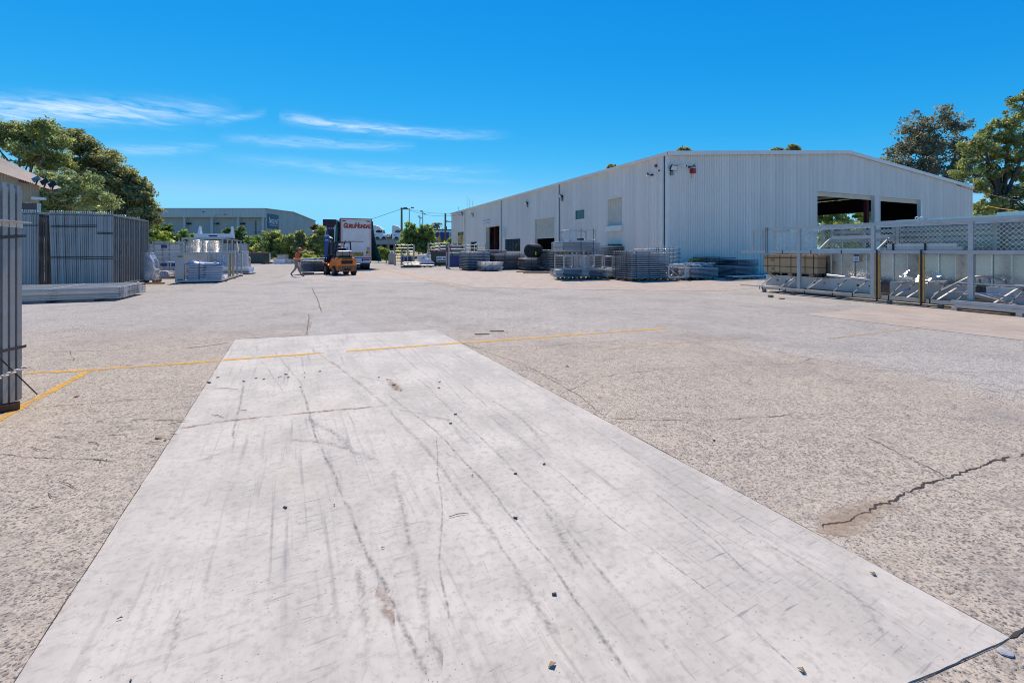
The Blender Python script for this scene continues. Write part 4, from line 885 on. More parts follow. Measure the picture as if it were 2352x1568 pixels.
# ---------------------------------------------------------------- tan shed at far left
TS = at(91.5, 24.0); tsd = thing('tan_shed', 'tan corrugated shed with sloping roof at the left edge', 'shed', TS, ANG)
M['tan'] = mat('tan_corrugated_sheet', (.52,.40,.27), .6, var=.12, scale=2, dirt=.15); M['tan_roof'] = mat('pale_tan_roof', (.62,.49,.37), .5, var=.1, scale=2)
zl, zh = Z(467, 24), Z(424, 24); b = MB(); n = 44
for i in range(n):
    x0 = -5+5*i/n; x1 = -5+5*(i+.5)/n; x2 = -5+5*(i+1)/n; zt_ = lambda x_: zh+.02-x_*.39
    b.add([(x0,-.05,zl),(x1,0,zl),(x2,-.05,zl),(x2,-.05,zt_(x2)),(x1,0,zt_(x1)),(x0,-.05,zt_(x0))], [(0,1,4,5),(1,2,3,4)])
obj('wall', b, M['tan'], tsd)
obj('lower_panel', MB().box(-5, -.1, .25, .3, 0, zl), mat('dark_blue_panels', (.07,.085,.11), .6, var=.3, scale=2), tsd)
obj('corner_post', MB().box(-.12, .0, .0, .12, 0, zl), M['galv'], tsd)
b = MB(); n = 90
for i in range(n):      # ribbed roof plane falling to the right and towards the yard
    x0 = -5.2+5.9*i/n; x1 = -5.2+5.9*(i+.5)/n; x2 = -5.2+5.9*(i+1)/n
    zr = lambda x_: zh+.16-x_*.40; rs = lambda x_: .04+.20*(.8-x_)
    b.add([(x0,-.5,zr(x0)-.18),(x1,-.5,zr(x1)-.22),(x2,-.5,zr(x2)-.18),(x2,.5,zr(x2)+rs(x2)),(x1,.5,zr(x1)+rs(x1)-.04),(x0,.5,zr(x0)+rs(x0))], [(0,1,4,5),(1,2,3,4)])
obj('roof', b, M['tan_roof'], tsd)
for xx in (-4.2, -3.0, -1.75, -.5, .45): obj('rafter_end', MB().box(xx-.15, xx+.15, -.42, -.06, zh-xx*.40-.16, zh-xx*.40-.05), M['timber_red'], tsd)
for i, (px, py, lab) in enumerate(((88, 406, 'left'), (107, 412, 'middle'), (125, 418, 'right'))):
    Y_ = 23.6; t = thing('roof_floodlight', f'{lab} floodlight of the three standing on the tan shed roof', 'floodlight', at(px, Y_, Z(py+12, Y_)), ANG, 'floodlights on the tan shed roof')
    q = MB().cbox((0,0,.20), .34, .06, .26).xf(Matrix.Rotation(R(-35), 4, 'Y') @ Matrix.Rotation(R(-20), 4, 'X')); obj('housing', q, M['galv_dull'] if i == 0 else M['black'], t)
    obj('bracket', MB().bar((-.1,0,-.16), (-.02,0,.12), .05), M['black'], t)
tag(obj('wall_lamp', MB().box(-.25,.25,-.25,0,-.04,.06).box(-.3,-.1,-.06,0,-.06,.10), M['white'], None, at(92, 23.9, Z(457, 23.9)), ANG), 'small white lamp on the corner of the tan shed', 'lamp')
# ---------------------------------------------------------------- stacked livestock panels and yard stock
MESH = {}
def shared(key, build, m):
    if key not in MESH: MESH[key] = build().mesh(key, m)
    return MESH[key]
def otube(b, p, q, r, sq=.62, n=8):
    """oval rail: tube squashed in z"""
    c = MB().tube((Vector(p)[0], Vector(p)[1], 0), (Vector(q)[0], Vector(q)[1], 0), r, n)
    c.v = [(x, y, z*sq+p[2]) for x, y, z in c.v]; b.add(c.v, c.f); b.s[-len(c.f):] = c.s; return b
def frame_mesh(w, d, rails, r=.04, sq=.62, cross=0, box=False):
    b = MB()
    for i in range(rails):
        y = d*i/(rails-1)
        if box: b.box(0, w, y-r*.8 if i else 0, y+r*.8 if i else r*1.6, -r*sq, r*sq)
        else: otube(b, (0, y, 0), (w, y, 0), r, sq)
    for x in [r, w-r]+[w*(k+1)/(cross+1) for k in range(cross)]:
        if box: b.box(x-r*.7, x+r*.7, r, d-r, -r*sq*.96, r*sq*.96)
        else: otube(b, (x, 0, 0), (x, d, 0), r*.92, sq)
    return b
def strap(b, x, w, d, z0, z1):
    b.box(x-.012, x+.012, -w, -w+.006, z0, z1); b.box(x-.012, x+.012, -w, d+w, z1, z1+.006); b.box(x-.012, x+.012, d+w-.006, d+w, z0, z1); return b
def flat_stack(label, loc, w, d, layers, pitch, m='galv', z0=.16, rails=5, r=.045, rz=ANG, straps=(.25,.75), bearers=0, cross=1, box=False, jit=.012, name='panel_stack', group='stacks of flat-laid livestock panels', sq=.62, side_straps=True):
    t = thing(name, label, 'panel stack', loc, rz, group); g = random.Random(label); rails += 4
    me = shared(f'panel_{w}_{d}_{rails}_{r}_{m}_{box}_{sq}', lambda: frame_mesh(w, d, rails, r, sq, cross, box), M[m])
    for i in range(layers):
        o = obj('panel', me, None, t, (g.uniform(-jit,jit), g.uniform(-jit,jit), z0+r*sq+i*pitch), g.uniform(-.004,.004)); 
    zt = z0+layers*pitch+.005
    for f in straps: obj('strap', strap(MB(), w*f, r+.012, d, z0-.01, zt), M['black'], t)
    if side_straps:
        for f in (.2,.8): obj('strap', MB().box(-r-.016, -r-.010, d*f-.012, d*f+.012, z0-.01, zt).box(-r-.01, w+r, d*f-.012, d*f+.012, zt, zt+.006), M['black'], t)
    for k in range(bearers): obj('bearer', MB().box(w*(k+.5)/bearers-.05, w*(k+.5)/bearers+.05, -.03, d+.03, 0, z0-.005), M['timber_red'], t)
    return t
def pallet(label, loc, rz=ANG, w=1.2, d=1.1, h=.145, group='wooden pallets'):
    t = thing('pallet', label, 'pallet', loc, rz, group)
    dk = shared(f'deck{w}', lambda: MB().box(0, w, -.05, .05, -.009, .009), M['pallet']); bk = shared('pallet_block', lambda: MB().cbox((0,0,0), .13, .10, h-.042), M['pallet'])
    ld = shared(f'lead{d}', lambda: MB().box(-.05, .05, 0, d, -.009, .009), M['pallet'])
    for i in range(6): obj('deck_board', dk, None, t, (0, .05+(d-.1)*i/5, h-.009))
    for xx in (.07, w/2, w-.07):
        obj('bottom_board', ld, None, t, (xx, 0, .010))
        for yy in (.06, d/2, d-.06): obj('block', bk, None, t, (xx, yy, h/2-.0))
    return t
def L(o, a, b, z=0): return o+U*a+V*b+Vector((0,0,z))      # step along the yard grid

# --- left edge: tall panels on end, cut by the frame
o1 = G(53, 918); t = thing('upright_panel_stack', 'tall stack of upright rail panels cut by the left edge', 'panel stack', o1, ANG)
def upright_panel():
    b = MB(); H = 2.30
    b.box(-.055, 0, -.039, .039, .02, H-.05); b.prism([(-.055,-.039,H-.05),(0,-.039,H-.05),(-.012,-.028,H),(-.043,-.028,H)], (0,0,0)) if 0 else b.box(-.048,-.006,-.032,.032,H-.05,H-.012)
    b.box(-2.2, -2.145, -.039, .039, .02, H-.05)
    for k in range(6): z = .12+k*.41; b.box(-2.145, -.055, -.022, .022, z-.035, z+.035)
    return b
me = shared('upright_panel', upright_panel, M['galv_post'])
lg = shared('hinge_lug', lambda: MB().ring((.045,0,0), (0,0,1), .032, .008, 10, 5), M['galv_pale'])
pl = shared('lug_plate', lambda: MB().box(-.01,.075,-.052,.052,-.006,.006).box(-.004,.004,-.05,.05,-.06,-.006), M['galv_pale'])
for i in range(9):
    y = -.06-.118*i; p = obj('panel', me, None, t, (0, y, 0)); obj('hinge_lug', lg, None, p, (0,0,.36)); obj('lug_plate', pl, None, p, (0,0,1.90))
for z in (1.74, .55): obj('strap', MB().bar((.006,.04,z+.02), (.006,-1.1,z-.06 if z > 1 else z+.09), .006, .03), M['black'], t)
obj('strap_tail', MB().bar((.01,-.5,.62), (.07,.10,.02), .008), M['black'], t)
tag(obj('channel_offcut', MB().box(-.5,0,-.05,.05,0,.006).box(-.5,0,-.05,-.044,.006,.06).box(-.5,0,.044,.05,.006,.06), M['timber_red'], None, G(46, 938)+Vector((0,0,.009)), ANG+R(25)), 'rust brown channel offcut on the yellow line by the left stack', 'offcut')
# --- two blocks of upright panels behind
o3 = at(260, 18.3); SH3 = 3.17
def big_panel(n=7, H=3.0, D=4.2):
    b = MB(); b.box(-.0265, .0265, 0, .05, .04, H); b.box(-.0265, .0265, D-.05, D, .04, H)
    for k in range(1, n): y = D*k/n; b.box(-.014, .014, y-.03, y+.03, .04, H-.03)
    b.box(-.0225, .0225, .05, D-.05, H-.07, H-.005); b.box(-.0225, .0225, .05, D-.05, .05, .11); return b
big = shared('big_upright_panel', big_panel, M['galv_post']); big2 = big
hook = shared('top_hook', lambda: MB().ring((0,.03,.055), (0,1,0), .020, .006, 8, 4).box(-.008,.008,.02,.04,0,.03), M['galv_bright'])
hole = shared('tube_end', lambda: MB().box(-.016,.016,-.004,.0,-.10,-.055), M['black'])
def upright_block(label, x0, x1, lean, grp='blocks of upright panels on the left'):
    t = thing('upright_panel_block', label, 'panel stack', L(o3, x1, 0), ANG, grp); n = int((x1-x0)/.0635); g = random.Random(label)
    for i in range(n):
        p = obj('panel', big if g.random() < .5 else big2, None, t, (-.03-.0635*i, g.uniform(-.015,.015), .10), rot=(0, lean*(i/n)+g.uniform(-.001,.001), 0))
        obj('top_hook', hook, None, p, (0,0,3.0)); obj('tube_end', hole, None, p, (0,0,3.0))
        for yy in (1.4, 3.0): obj('top_hook', hook, None, p, (0,yy,3.0))
    for xx in (0, 1): obj('bearer', MB().box(-(x1-x0)-.05, .05, .5+2.6*xx, .62+2.6*xx, 0, .10), M['timber_red'], t)
    return t, (x1-x0)
t, w = upright_block('wide block of tall upright panels strapped in black', -1.93, 0, -.030)
for z, a, c_ in ((2.58,-w,-.52), (2.52,-w,-.52), (2.34,-.52,0), (2.29,-.52,0), (1.36,-w,0), (1.27,-.95,0), (1.30,-w,-.95), (.22,-w,-.6), (.16,-w,-.55)): obj('strap', MB().bar((a,-.022,z), (c_,-.022,z+(.05 if a == -w and z > 2 else -.02)), .006, .028), M['black'], t)
t, w = upright_block('narrow block of tall upright panels left of the wide block', -3.7, -2.30, 0)
for z in (2.55, .22, .16): obj('strap', MB().bar((-w,-.022,z), (0,-.022,z+.03), .006, .032), M['black'], t)
t = thing('braced_frame', 'tall galvanised frame with corner brace behind the wide panel block', 'frame', at(303, 22.6), ANG, None)
obj('frame', MB().box(0,.06,0,.06,0,3.0).box(0,.06,1.6,1.66,0,3.0).box(0,.06,.06,1.6,2.94,3.0).box(0,.06,.06,1.6,.05,.11), M['galv_pale'], t); obj('brace', MB().bar((.03,.06,2.4),(.03,.7,2.94),.05).bar((.03,.06,.7),(.03,.6,.1),.05), M['galv_pale'], t); obj('infill_sheet', MB().box(.02,.03,.06,1.6,.11,2.94), M['galv'], t)
# --- low stack of box-section panels in front
o4 = G(273, 690); w4 = 3.4
t = flat_stack('low stack of box section panels lying in front of the upright blocks', L(o4, -w4, 0), w4, 2.35, 5, .078, 'alu', .075, 7, .034, ANG, (), 3, 1, True, .010, group=None, sq=.62, side_straps=False)
me = shared('tube_end_black', lambda: MB().box(0,.003,-.020,.020,-.022,.022), M['black'])
for i in range(5):
    for k in range(2): obj('tube_end', me, None, t, (w4+.014, .026+(k*2.30), .100+i*.078))
M['wrap'] = (lambda q: (q.col((.75,.77,.80)), q.p(Roughness=.18, Transmission_Weight=.0, Alpha=q.mr(q.noise(q.coord(), 9, 5, .65), .3, .7, .18, .62)), q.m)[2])(NT('clear_stretch_wrap'))
for yy in (.35, 1.7): obj('stretch_wrap', MB().box(w4-.42, w4+.02, yy, yy+.28, .07, .43), M['wrap'], t)
obj('loose_strap', MB().path([(.25,.3,.42),(.3,.28,.62),(.42,.3,.68),(.40,.35,.42)], .010, 5), M['black'], t)
# ---------------------------------------------------------------- wrapped pallet bundle, scrap, planks
def blob(label, name, cat, loc, w, d, h, m, rz=ANG, seed=1, amp=.10, group=None, taper=.75, res=14):
    """crumpled wrapped lump"""
    bm = bmesh.new(); bmesh.ops.create_cube(bm, size=1); bmesh.ops.subdivide_edges(bm, edges=bm.edges[:], cuts=res, use_grid_fill=True); g = np.random.default_rng(seed)
    from mathutils import noise as mn
    for v in bm.verts:
        c = v.co.copy(); k = 1-(1-taper)*max(0, c.z+.5)**2; rr = Vector((c.x*k, c.y*k, c.z))
        n = mn.noise_vector(Vector((c.x*w, c.y*d, c.z*h))*2.6+Vector((seed*3.1,0,0)))*amp+mn.noise_vector(Vector((c.x*w, c.y*d, c.z*h))*8+Vector((seed,5,0)))*amp*.35
        v.co = Vector((rr.x*w, rr.y*d, (rr.z+.5)*h))+n*(.3 if c.z < -.45 else 1); v.co.z = max(0, v.co.z)
    me = bpy.data.meshes.new(name); bm.to_mesh(me); bm.free(); me.materials.append(m); me.polygons.foreach_set('use_smooth', [False]*len(me.polygons))
    return tag(obj(name, me, None, None, loc, rz), label, cat, group)
M['wrapwhite'] = mat('milky_stretch_wrap', (.62,.62,.63), .22, var=.18, scale=7, bump=.35); M['bag'] = mat('pale_grey_bags', (.50,.50,.53), .6, var=.12, scale=6)
M['rag'] = mat('grimy_plastic', (.35,.32,.31), .6, var=.4, scale=8); M['tarp'] = mat('white_tarp', (.74,.75,.78), .5, var=.08, scale=3); M['green'] = mat('green_bin_paint', (.018,.055,.045), .45, var=.15, scale=2, dirt=.15)
p = G(322, 651); pallet('pallet under the milky wrapped bundle at the left', L(p, -.55, 0), ANG, 1.15, 1.0)
blob('tall bundle in crumpled milky plastic wrap beside the upright panels', 'wrapped_bundle', 'bundle', L(p, .02, .5, .146), 1.0, .95, 1.32, M['wrapwhite'], seed=4, amp=.10)
p = at(374, 26.5); sp = thing('scrap_heap', 'heap of scrap timber and wrapped offcuts behind the bag stillage', 'scrap heap', p, ANG); g = random.Random(9)
for i in range(26):
    a = g.uniform(0, 3.14); ln = g.uniform(.7, 1.6); c_ = Vector((g.uniform(-.8,.8), g.uniform(-.5,.7), .10+g.random()*.55*(1-abs(i-13)/26)))
    dv = Vector((math.cos(a), math.sin(a)*.6, g.uniform(-.22,.22)))*ln/2; q0 = c_-dv; q1 = c_+dv; mz = min(q0.z, q1.z)-.05
    if mz < 0: q0.z -= mz; q1.z -= mz
    obj('plank', MB().bar(q0, q1, .10, .045), M[('timber','timber_yellow','timber_red','white','galv_dull')[i % 5]], sp)
blob('rolled grimy plastic sheeting lying in front of the scrap heap', 'plastic_roll', 'plastic roll', at(368, 25.6), 1.9, .5, .42, M['rag'], R(-8), 12, .10, taper=.8)
pallet('grey pallet at the foot of the scrap heap', at(388, 25.2), ANG-R(20), 1.1, 1.0)
tag(obj('plank', MB().box(-.55,.55,-.05,.05,0,.07), M['timber_yellow'], None, G(350, 652), R(3)), 'loose pine plank lying on the ground left of the bag stillage', 'plank')
# ---------------------------------------------------------------- sheet fence and cattle gates, left middle
FY = 35.0; fz = Z(560, FY); fn = thing('sheet_fence', 'grey ribbed sheet fence behind the scrap heap', 'fence', at(300, FY))
for i in range(6):
    x0 = i*1.55; b = MB(); n = 10
    for k in range(n): z = .05+(fz-.05)*k/n; b.add([(x0,0,z),(x0+1.46,0,z),(x0+1.46,-.03,z+(fz-.05)/n*.5),(x0,-.03,z+(fz-.05)/n*.5),(x0+1.46,0,z+(fz-.05)/n),(x0,0,z+(fz-.05)/n)], [(0,1,2,3),(3,2,4,5)])
    obj('fence_sheet', b, M['galv_pale'], fn); obj('fence_post', MB().box(x0+1.47,x0+1.54,-.05,.05,0,fz+.03), M['galv_dull'], fn)
for px, py in ((318.5, 597), (331, 588)): obj('blue_plate', MB().cbox((X(px,FY)-fn.location.x,-.05,Z(py-13,FY)), .34, .01, .26), M['blue'], fn)
def gate(label, loc, w, h, rails=6, rz=ANG, blue=0, m='galv', group='cattle gates and crush frames', depth=0, red=0, hooks=3):
    t = thing('cattle_gate', label, 'cattle gate', loc, rz, group)
    obj('post', MB().box(-.05,.05,-.05,.05,0,h), M[m], t); obj('post', MB().box(w-.05,w+.05,-.05,.05,0,h), M[m], t)
    rm = shared(f'rail{w}{m}', lambda: MB().tube((.05,0,0), (w-.05,0,0), .032, 8), M[m])
    for k in range(rails): obj('rail', rm, None, t, (0,0,.18+(h-.26)*k/(rails-1)))
    for k in range(hooks): obj('lug', MB().box(w*(k+.5)/hooks-.05,w*(k+.5)/hooks+.05,-.03,.03,h-.05,h+.07), M['galv_bright'], t)
    if blue: obj('blue_board', MB().box(.06,w-.06,-.055,-.035,.20,.20+blue), M['blue'], t)
    if depth:
        obj('side_post', MB().box(-.05,.05,depth-.05,depth+.05,0,h).box(w-.05,w+.05,depth-.05,depth+.05,0,h), M[m], t)
        for k in range(4): z = .3+(h-.4)*k/3; obj('side_rail', MB().bar((0,.05,z),(0,depth-.05,z),.05), M[m], t); obj('side_rail', MB().bar((w,.05,z),(w,depth-.05,z),.05), M[m], t)
    if red: obj('red_lever', MB().bar((w*.12,-.08,h*.72),(w*.03,-.08,h*.98),.05,.09).bar((w*.12,-.08,h*.72),(w*.3,-.06,.5),.035), M['red'], t)
    return t
gt_ = gate('cattle gate with blue plate left of the bag stillage', at(352, 30.5), 2.0, Z(554, 30.5), 7, R(6), 0, 'galv', depth=.9); obj('blue_plate', MB().cbox((.72,-.06,Z(566,30.5)), .38, .012, .22), M['blue'], gt_); obj('blue_board', MB().box(.5,1.7,-.06,-.045,.52,.74), M['blue'], gt_)
gate('second cattle gate half hidden by the bag stillage', at(415, 31.5), 1.9, Z(555, 31.5), 7, R(6), 0, 'galv', depth=.9)
t = thing('slatted_bench', 'galvanised slatted rack left of the bag stillage', 'rack', at(382, 25.8), ANG)
for k in range(4): obj('slat', MB().box(0,1.2,k*.16,k*.16+.1,.92,.96), M['galv_bright'], t)
obj('leg', MB().box(.05,.1,0,.05,0,.92), M['galv'], t); obj('leg', MB().box(1.1,1.15,0,.05,0,.92), M['galv'], t); obj('leg', MB().box(.05,.1,.5,.55,0,.92), M['galv'], t); obj('leg', MB().box(1.1,1.15,.5,.55,0,.92), M['galv'], t)
# ---------------------------------------------------------------- stillage with bags
S0 = G(402, 651); st = thing('stillage', 'galvanised loading ramp frame carrying bags and mesh rolls', 'stillage', S0, ANG)
sw_, sl2, sh_ = 1.95, 6.6, 1.42
obj('corner_channel', MB().box(0,.36,0,.05,.06,sh_).box(0,.05,.05,.2,.06,sh_).box(.31,.36,.05,.2,.06,sh_), M['galv_pale'], st)
for zz in (sh_-.13, .16): obj('slot', MB().box(.10,.32,-.006,0,zz,zz+.045), M['black'], st)
b = MB(); n = 44
for i in range(n): y = .2+(sl2-.4)*i/n; b.box(.03, .06, y, y+.11, .12, sh_-.03); b.box(.045,.05,y+.11,y+.141,.12,sh_-.03)
obj('ribbed_wall', b, M['galv_pale'], st)
obj('floor_frame', MB().box(0,sw_,-.02,.06,.06,.16).box(sw_-.08,sw_,.06,sl2,.06,.16).box(0,.08,.2,sl2,.06,.16).box(0,sw_,sl2,sl2+.08,.06,.16), M['galv_pale'], st)
obj('floor_plate', MB().box(.08,sw_-.08,.06,sl2,.10,.115), M['galv'], st)
obj('top_rail', MB().box(0,sw_+.02,-.02,.05,sh_,sh_+.06).box(sw_-.05,sw_+.02,.05,sl2,sh_,sh_+.06).box(0,.06,.05,sl2,sh_,sh_+.06), M['galv'], st)
for y in (1.9, 3.2, 4.7, 6.3): obj('post', MB().box(sw_-.07,sw_,y,y+.09,.16,sh_), M['galv'], st)
for y in (2.55, 3.55): obj('timber_post', MB().box(sw_-.09,sw_-.01,y,y+.08,.16,sh_), M['timber_yellow'], st)
zt2 = sh_+.06+.76
obj('upper_frame', MB().box(.2,sw_,.25,.31,zt2-.06,zt2).box(sw_-.06,sw_,.31,sl2-.2,zt2-.06,zt2).box(.2,.26,.31,sl2-.2,zt2-.06,zt2), M['galv'], st)
for x_, y in ((.2,.25),(1.05,.25),(sw_-.06,.25),(sw_-.06,1.6),(sw_-.06,3.0),(sw_-.06,4.5),(sw_-.06,6.1),(.2,3)): obj('upper_post', MB().box(x_,x_+.06,y,y+.06,sh_+.06,zt2-.06), M['galv'], st)
obj('upper_brace', MB().bar((.2,.28,sh_+.06),(.28,.28,zt2-.3),.05).bar((sw_-.03,4.6,zt2-.1),(sw_-.03,5.6,sh_+.08),.06), M['galv'], st)
for k, (x_, y) in enumerate(((.62,1.0),(1.35,1.5),(.7,2.6))):
    b = MB()
    for j in range(12): b.ring((x_,y,sh_+.1+j*.055), (0,0,1), .32, .007, 16, 4)
    for j in range(18): a = 6.283*j/18; b.tube((x_+.32*math.cos(a),y+.32*math.sin(a),sh_+.08), (x_+.32*math.cos(a),y+.32*math.sin(a),sh_+.74), .006, 4)
    tag(obj('mesh_roll', b.xf(Matrix.Translation(-Vector((x_,y,0)))), M['galv_bright'], None, L(S0, x_, y), ANG), ['left','middle','rear'][k]+' roll of wire mesh standing on the bag stillage', 'mesh roll', 'wire mesh rolls')
for k in range(3): obj('skid', MB().box(.3,sw_+.12,.5+k*2.6,.6+k*2.6,0,.06), M['timber_red'], st)
# bag pallet inside the stillage: a pile of sacks under a blue sheet
bp = thing('bag_pile', 'pile of pale grey sacks under a blue sheet on the stillage front', 'bag pile', L(S0, .40, .02, .12), ANG); g = random.Random(3)
def sack(seed):
    bm = bmesh.new(); bmesh.ops.create_cube(bm, size=1); bmesh.ops.subdivide_edges(bm, edges=bm.edges[:], cuts=5, use_grid_fill=True)
    from mathutils import noise as mn
    for v in bm.verts:
        x, y, z = v.co; k = 1-.55*(abs(x)*2)**4; ky = 1-.45*(abs(y)*2)**4; v.co = Vector((x*.78, y*.80, z*.155*k*ky))+mn.noise_vector(v.co*4+Vector((seed*9,0,0)))*.022
    me = bpy.data.meshes.new('sack'); bm.to_mesh(me); bm.free(); me.materials.append(M['bag']); me.polygons.foreach_set('use_smooth', [True]*len(me.polygons)); return me
sk = [sack(i) for i in range(3)]
for lv in range(7):
    for cx in (.42, 1.12): obj('sack', sk[(lv*2+int(cx)) % 3], None, bp, (cx+g.uniform(-.03,.03), .42+g.uniform(-.02,.02), .09+lv*.118), g.uniform(-.05,.05))
b = MB(); nx, ny = 14, 8; vs = []
for j in range(ny+1):
    for i in range(nx+1):
        a, c_ = i/nx, j/ny; e = max(abs(a-.5)*2, abs(c_-.5)*2); vs.append((.0+1.52*a, .0+.86*c_, .92+.07*math.sin(a*6.5+.6)-.16*e**5+.03*math.sin(c_*9+a*5)))
b.add(vs, [(j*(nx+1)+i, j*(nx+1)+i+1, (j+1)*(nx+1)+i+1, (j+1)*(nx+1)+i) for j in range(ny) for i in range(nx)], True); obj('cover_sheet', b, M['bluebag'], bp)
obj('strap', MB().box(.56,.595,-.03,-.024,.0,.93).bar((.575,-.03,.94),(.72,.88,1.0),.035,.008).bar((1.15,0,.96),(1.5,.6,.9),.09,.008), M['black'], bp)
# pale tray with timber on the back and blue-grey box frames
t = thing('white_boom', 'white beam with end brackets resting on timbers above the stillage', 'beam', at(446, 33), ANG*.3); z = Z(547, 33)
obj('beam', MB().box(0,2.5,0,.3,z,z+.34), M['white'], t); obj('end_bracket', MB().prism([(2.5,0,z-.1),(2.72,0,z-.1),(2.66,0,z+.3),(2.58,0,z+.9),(2.5,0,z+.3)], (0,.3,0)), M['white'], t); obj('end_bracket', MB().prism([(.22,0,z+.34),(.42,0,z+.34),(.34,0,z+.9)], (0,.3,0)), M['white'], t)
obj('support_timber', MB().box(-.1,2.8,-.1,.5,z-.30,z), M['timber_red'], t); obj('trestle', MB().box(0,.1,0,.4,0,z-.3).box(2.5,2.6,0,.4,0,z-.3), M['galv_dull'], t)
obj('decal', MB().box(1.0,1.6,-.006,0,z+.12,z+.22), M['black'], t)
for i, px in enumerate((512, 526, 541)):
    t = thing('box_frame', ['left','middle','right'][i]+' grey box frame standing behind the wrapped tubes', 'frame', at(px, 36), 0, 'grey box frames behind the wrapped tubes'); z = Z(559, 36)
    obj('frame', MB().box(0,.08,0,.08,0,z).box(.42,.5,0,.08,0,z).box(.08,.42,0,.08,z-.09,z).box(0,.08,.8,.88,0,z).box(.42,.5,.8,.88,0,z).box(.0,.08,.08,.8,z-.09,z).box(.42,.5,.08,.8,z-.09,z), M['galv'], t); obj('side_sheet', MB().box(.1,.3,.02,.03,0,z-.1), mat('grey_blue_sheet', (.22,.26,.32), .5), t)
# wrapped tubes
t = thing('wrapped_tubes', 'cluster of upright tubes in clear wrap behind the white trough', 'tube bundle', at(530, 33.0), ANG)
g = random.Random(6)
for i in range(17): obj('tube', MB().tube((-1.0+.125*i, g.uniform(0,.5), .02), (-1.0+.125*i, g.uniform(0,.5), Z(577,33)), .055, 10), M['galv_bright' if i % 3 else 'galv'], t)
obj('stretch_wrap', MB().box(-1.1,1.1,-.08,.62,.25,Z(576,33)+.02), M['wrap'], t)
tag(obj('round_tank', MB().lathe([(.0,0),(.42,0),(.42,1.0),(.36,1.12),(.0,1.14)], 18), M['galv_pale'], None, at(562, 35), 0), 'small grey round tank right of the wrapped tubes', 'tank')
b = MB(); n = 14; vs = []
for i in range(n+1): a = math.pi*i/n; vs += [(0,-.42*math.cos(a),.42-.42*math.sin(a)+.05),(2.0,-.42*math.cos(a),.42-.42*math.sin(a)+.05),(0,-.39*math.cos(a),.42-.39*math.sin(a)+.05),(2.0,-.39*math.cos(a),.42-.39*math.sin(a)+.05)]
for i in range(n):
    k = i*4; b.add([vs[k],vs[k+1],vs[k+5],vs[k+4]], [(0,1,2,3)], True); b.add([vs[k+2],vs[k+3],vs[k+7],vs[k+6]], [(3,2,1,0)], True); b.add([vs[k],vs[k+4],vs[k+6],vs[k+2]], [(0,1,2,3)]); b.add([vs[k+1],vs[k+5],vs[k+7],vs[k+3]], [(0,1,2,3)])
t = thing('feed_trough', 'long white half-round feed trough lying by the stillage', 'trough', at(506, 30.2), ANG*.25); obj('shell', b, M['white'], t); obj('end_plate', MB().prism([(0,-.41*math.cos(math.pi*i/10),.47-.41*math.sin(math.pi*i/10)) for i in range(11)], (-.02,0,0)), M['white'], t); obj('bearer', MB().box(.2,.3,-.5,.5,0,.05).box(1.7,1.8,-.5,.5,0,.05), M['timber_red'], t)
flat_stack('flat grey sheets under the white trough', at(505, 29.6), 1.9, .8, 2, .05, 'galv_dull', .02, 3, .03, ANG*.25, (), 0, group='small flat panel bundles', side_straps=False)
# green dumpsters
def dumpster(label, loc, w, h, d, rz, txt=None):
    t = thing('dumpster', label, 'dumpster', loc, rz, 'green dumpsters with red lids')
    obj('body', MB().prism([(0,.0,.08),(0,d,.08),(0,d,h),(0,-.12,h)], (w,0,0)), M['green'], t); obj('lid', MB().prism([(-.05,-.16,h),(-.05,d+.03,h),(-.05,d+.03,h+.07),(-.05,-.1,h+.12)], (w+.1,0,0)), mat('red_bin_lid', (.42,.03,.06), .5), t)
    for xx in (.1, w-.1): obj('castor', MB().tube((xx-.04,.15,.06),(xx+.04,.15,.06),.06,10), M['rubber'], t); obj('fork_pocket', MB().box(xx-.1 if xx < .5 else xx-.02,xx+.02 if xx < .5 else xx+.1,-.1,.1,h*.45,h*.62), M['green'], t)
    obj('rib', MB().box(.25,w-.05,-.055,-.02,h*.5,h*.54), M['green'], t)
    if txt:
        obj('label_board', MB().box(w*.30,w*.99,-.13,-.10,h*.32,h*.74), M['letter_w'], t); text(txt, .26, M['letter_k'], parent=t, loc=(w*.56,-.136,h*.58), shear=.2, bold=.008); obj('label_strip', MB().box(w*.34,w*.95,-.136,-.131,h*.36,h*.43), M['letter_k'], t)
    return t
dumpster('green dumpster with red lid behind the white trough', at(568, 52), 1.95, 1.25, 1.2, R(4))
pi = thing('junk_heap', 'low heap of dark junk and pale bags beside the green dumpster', 'junk heap', at(614, 54)); g = random.Random(2)
for i in range(12):
    o = sk[i % 3].copy(); o.materials[0] = M['rag'] if i % 2 else (M['black'] if i % 3 else M['tarp']); q = obj('junk_piece', o, None, pi, (-.7+i*.12+g.uniform(-.1,.1), g.uniform(-.3,.3), .12+(.35 if i in (2,3,4) else .0)), g.uniform(0,3)); q.scale = (.6,.5,1.3)
tag(obj('white_cabinet', MB().box(0,.9,0,.7,0,1.2), M['white'], None, at(598, 56)), 'small white cabinet behind the green dumpster', 'cabinet')
tag(obj('pale_cover', MB().box(-.1,3.1,-.1,1.2,1.28,1.36).box(0,.06,0,.06,0,1.28).box(2.9,2.96,0,.06,0,1.28).box(0,3,1.0,1.1,0,1.28), M['galv_pale'], None, at(557, 58)), 'pale flat tray top behind the green dumpster', 'tray')
for i in range(4): tag(obj('low_barrier', MB().box(0,1.35,0,.3,.02,.55).box(.1,.25,-.05,.35,0,.02).box(1.1,1.25,-.05,.35,0,.02), M['galv_pale' if i % 2 else 'white'], None, at(628+i*15.0, 53+i*.3), R(2)), ['first','second','third','fourth'][i]+' low pale block from the left along the back row', 'barrier', 'low pale blocks along the back')
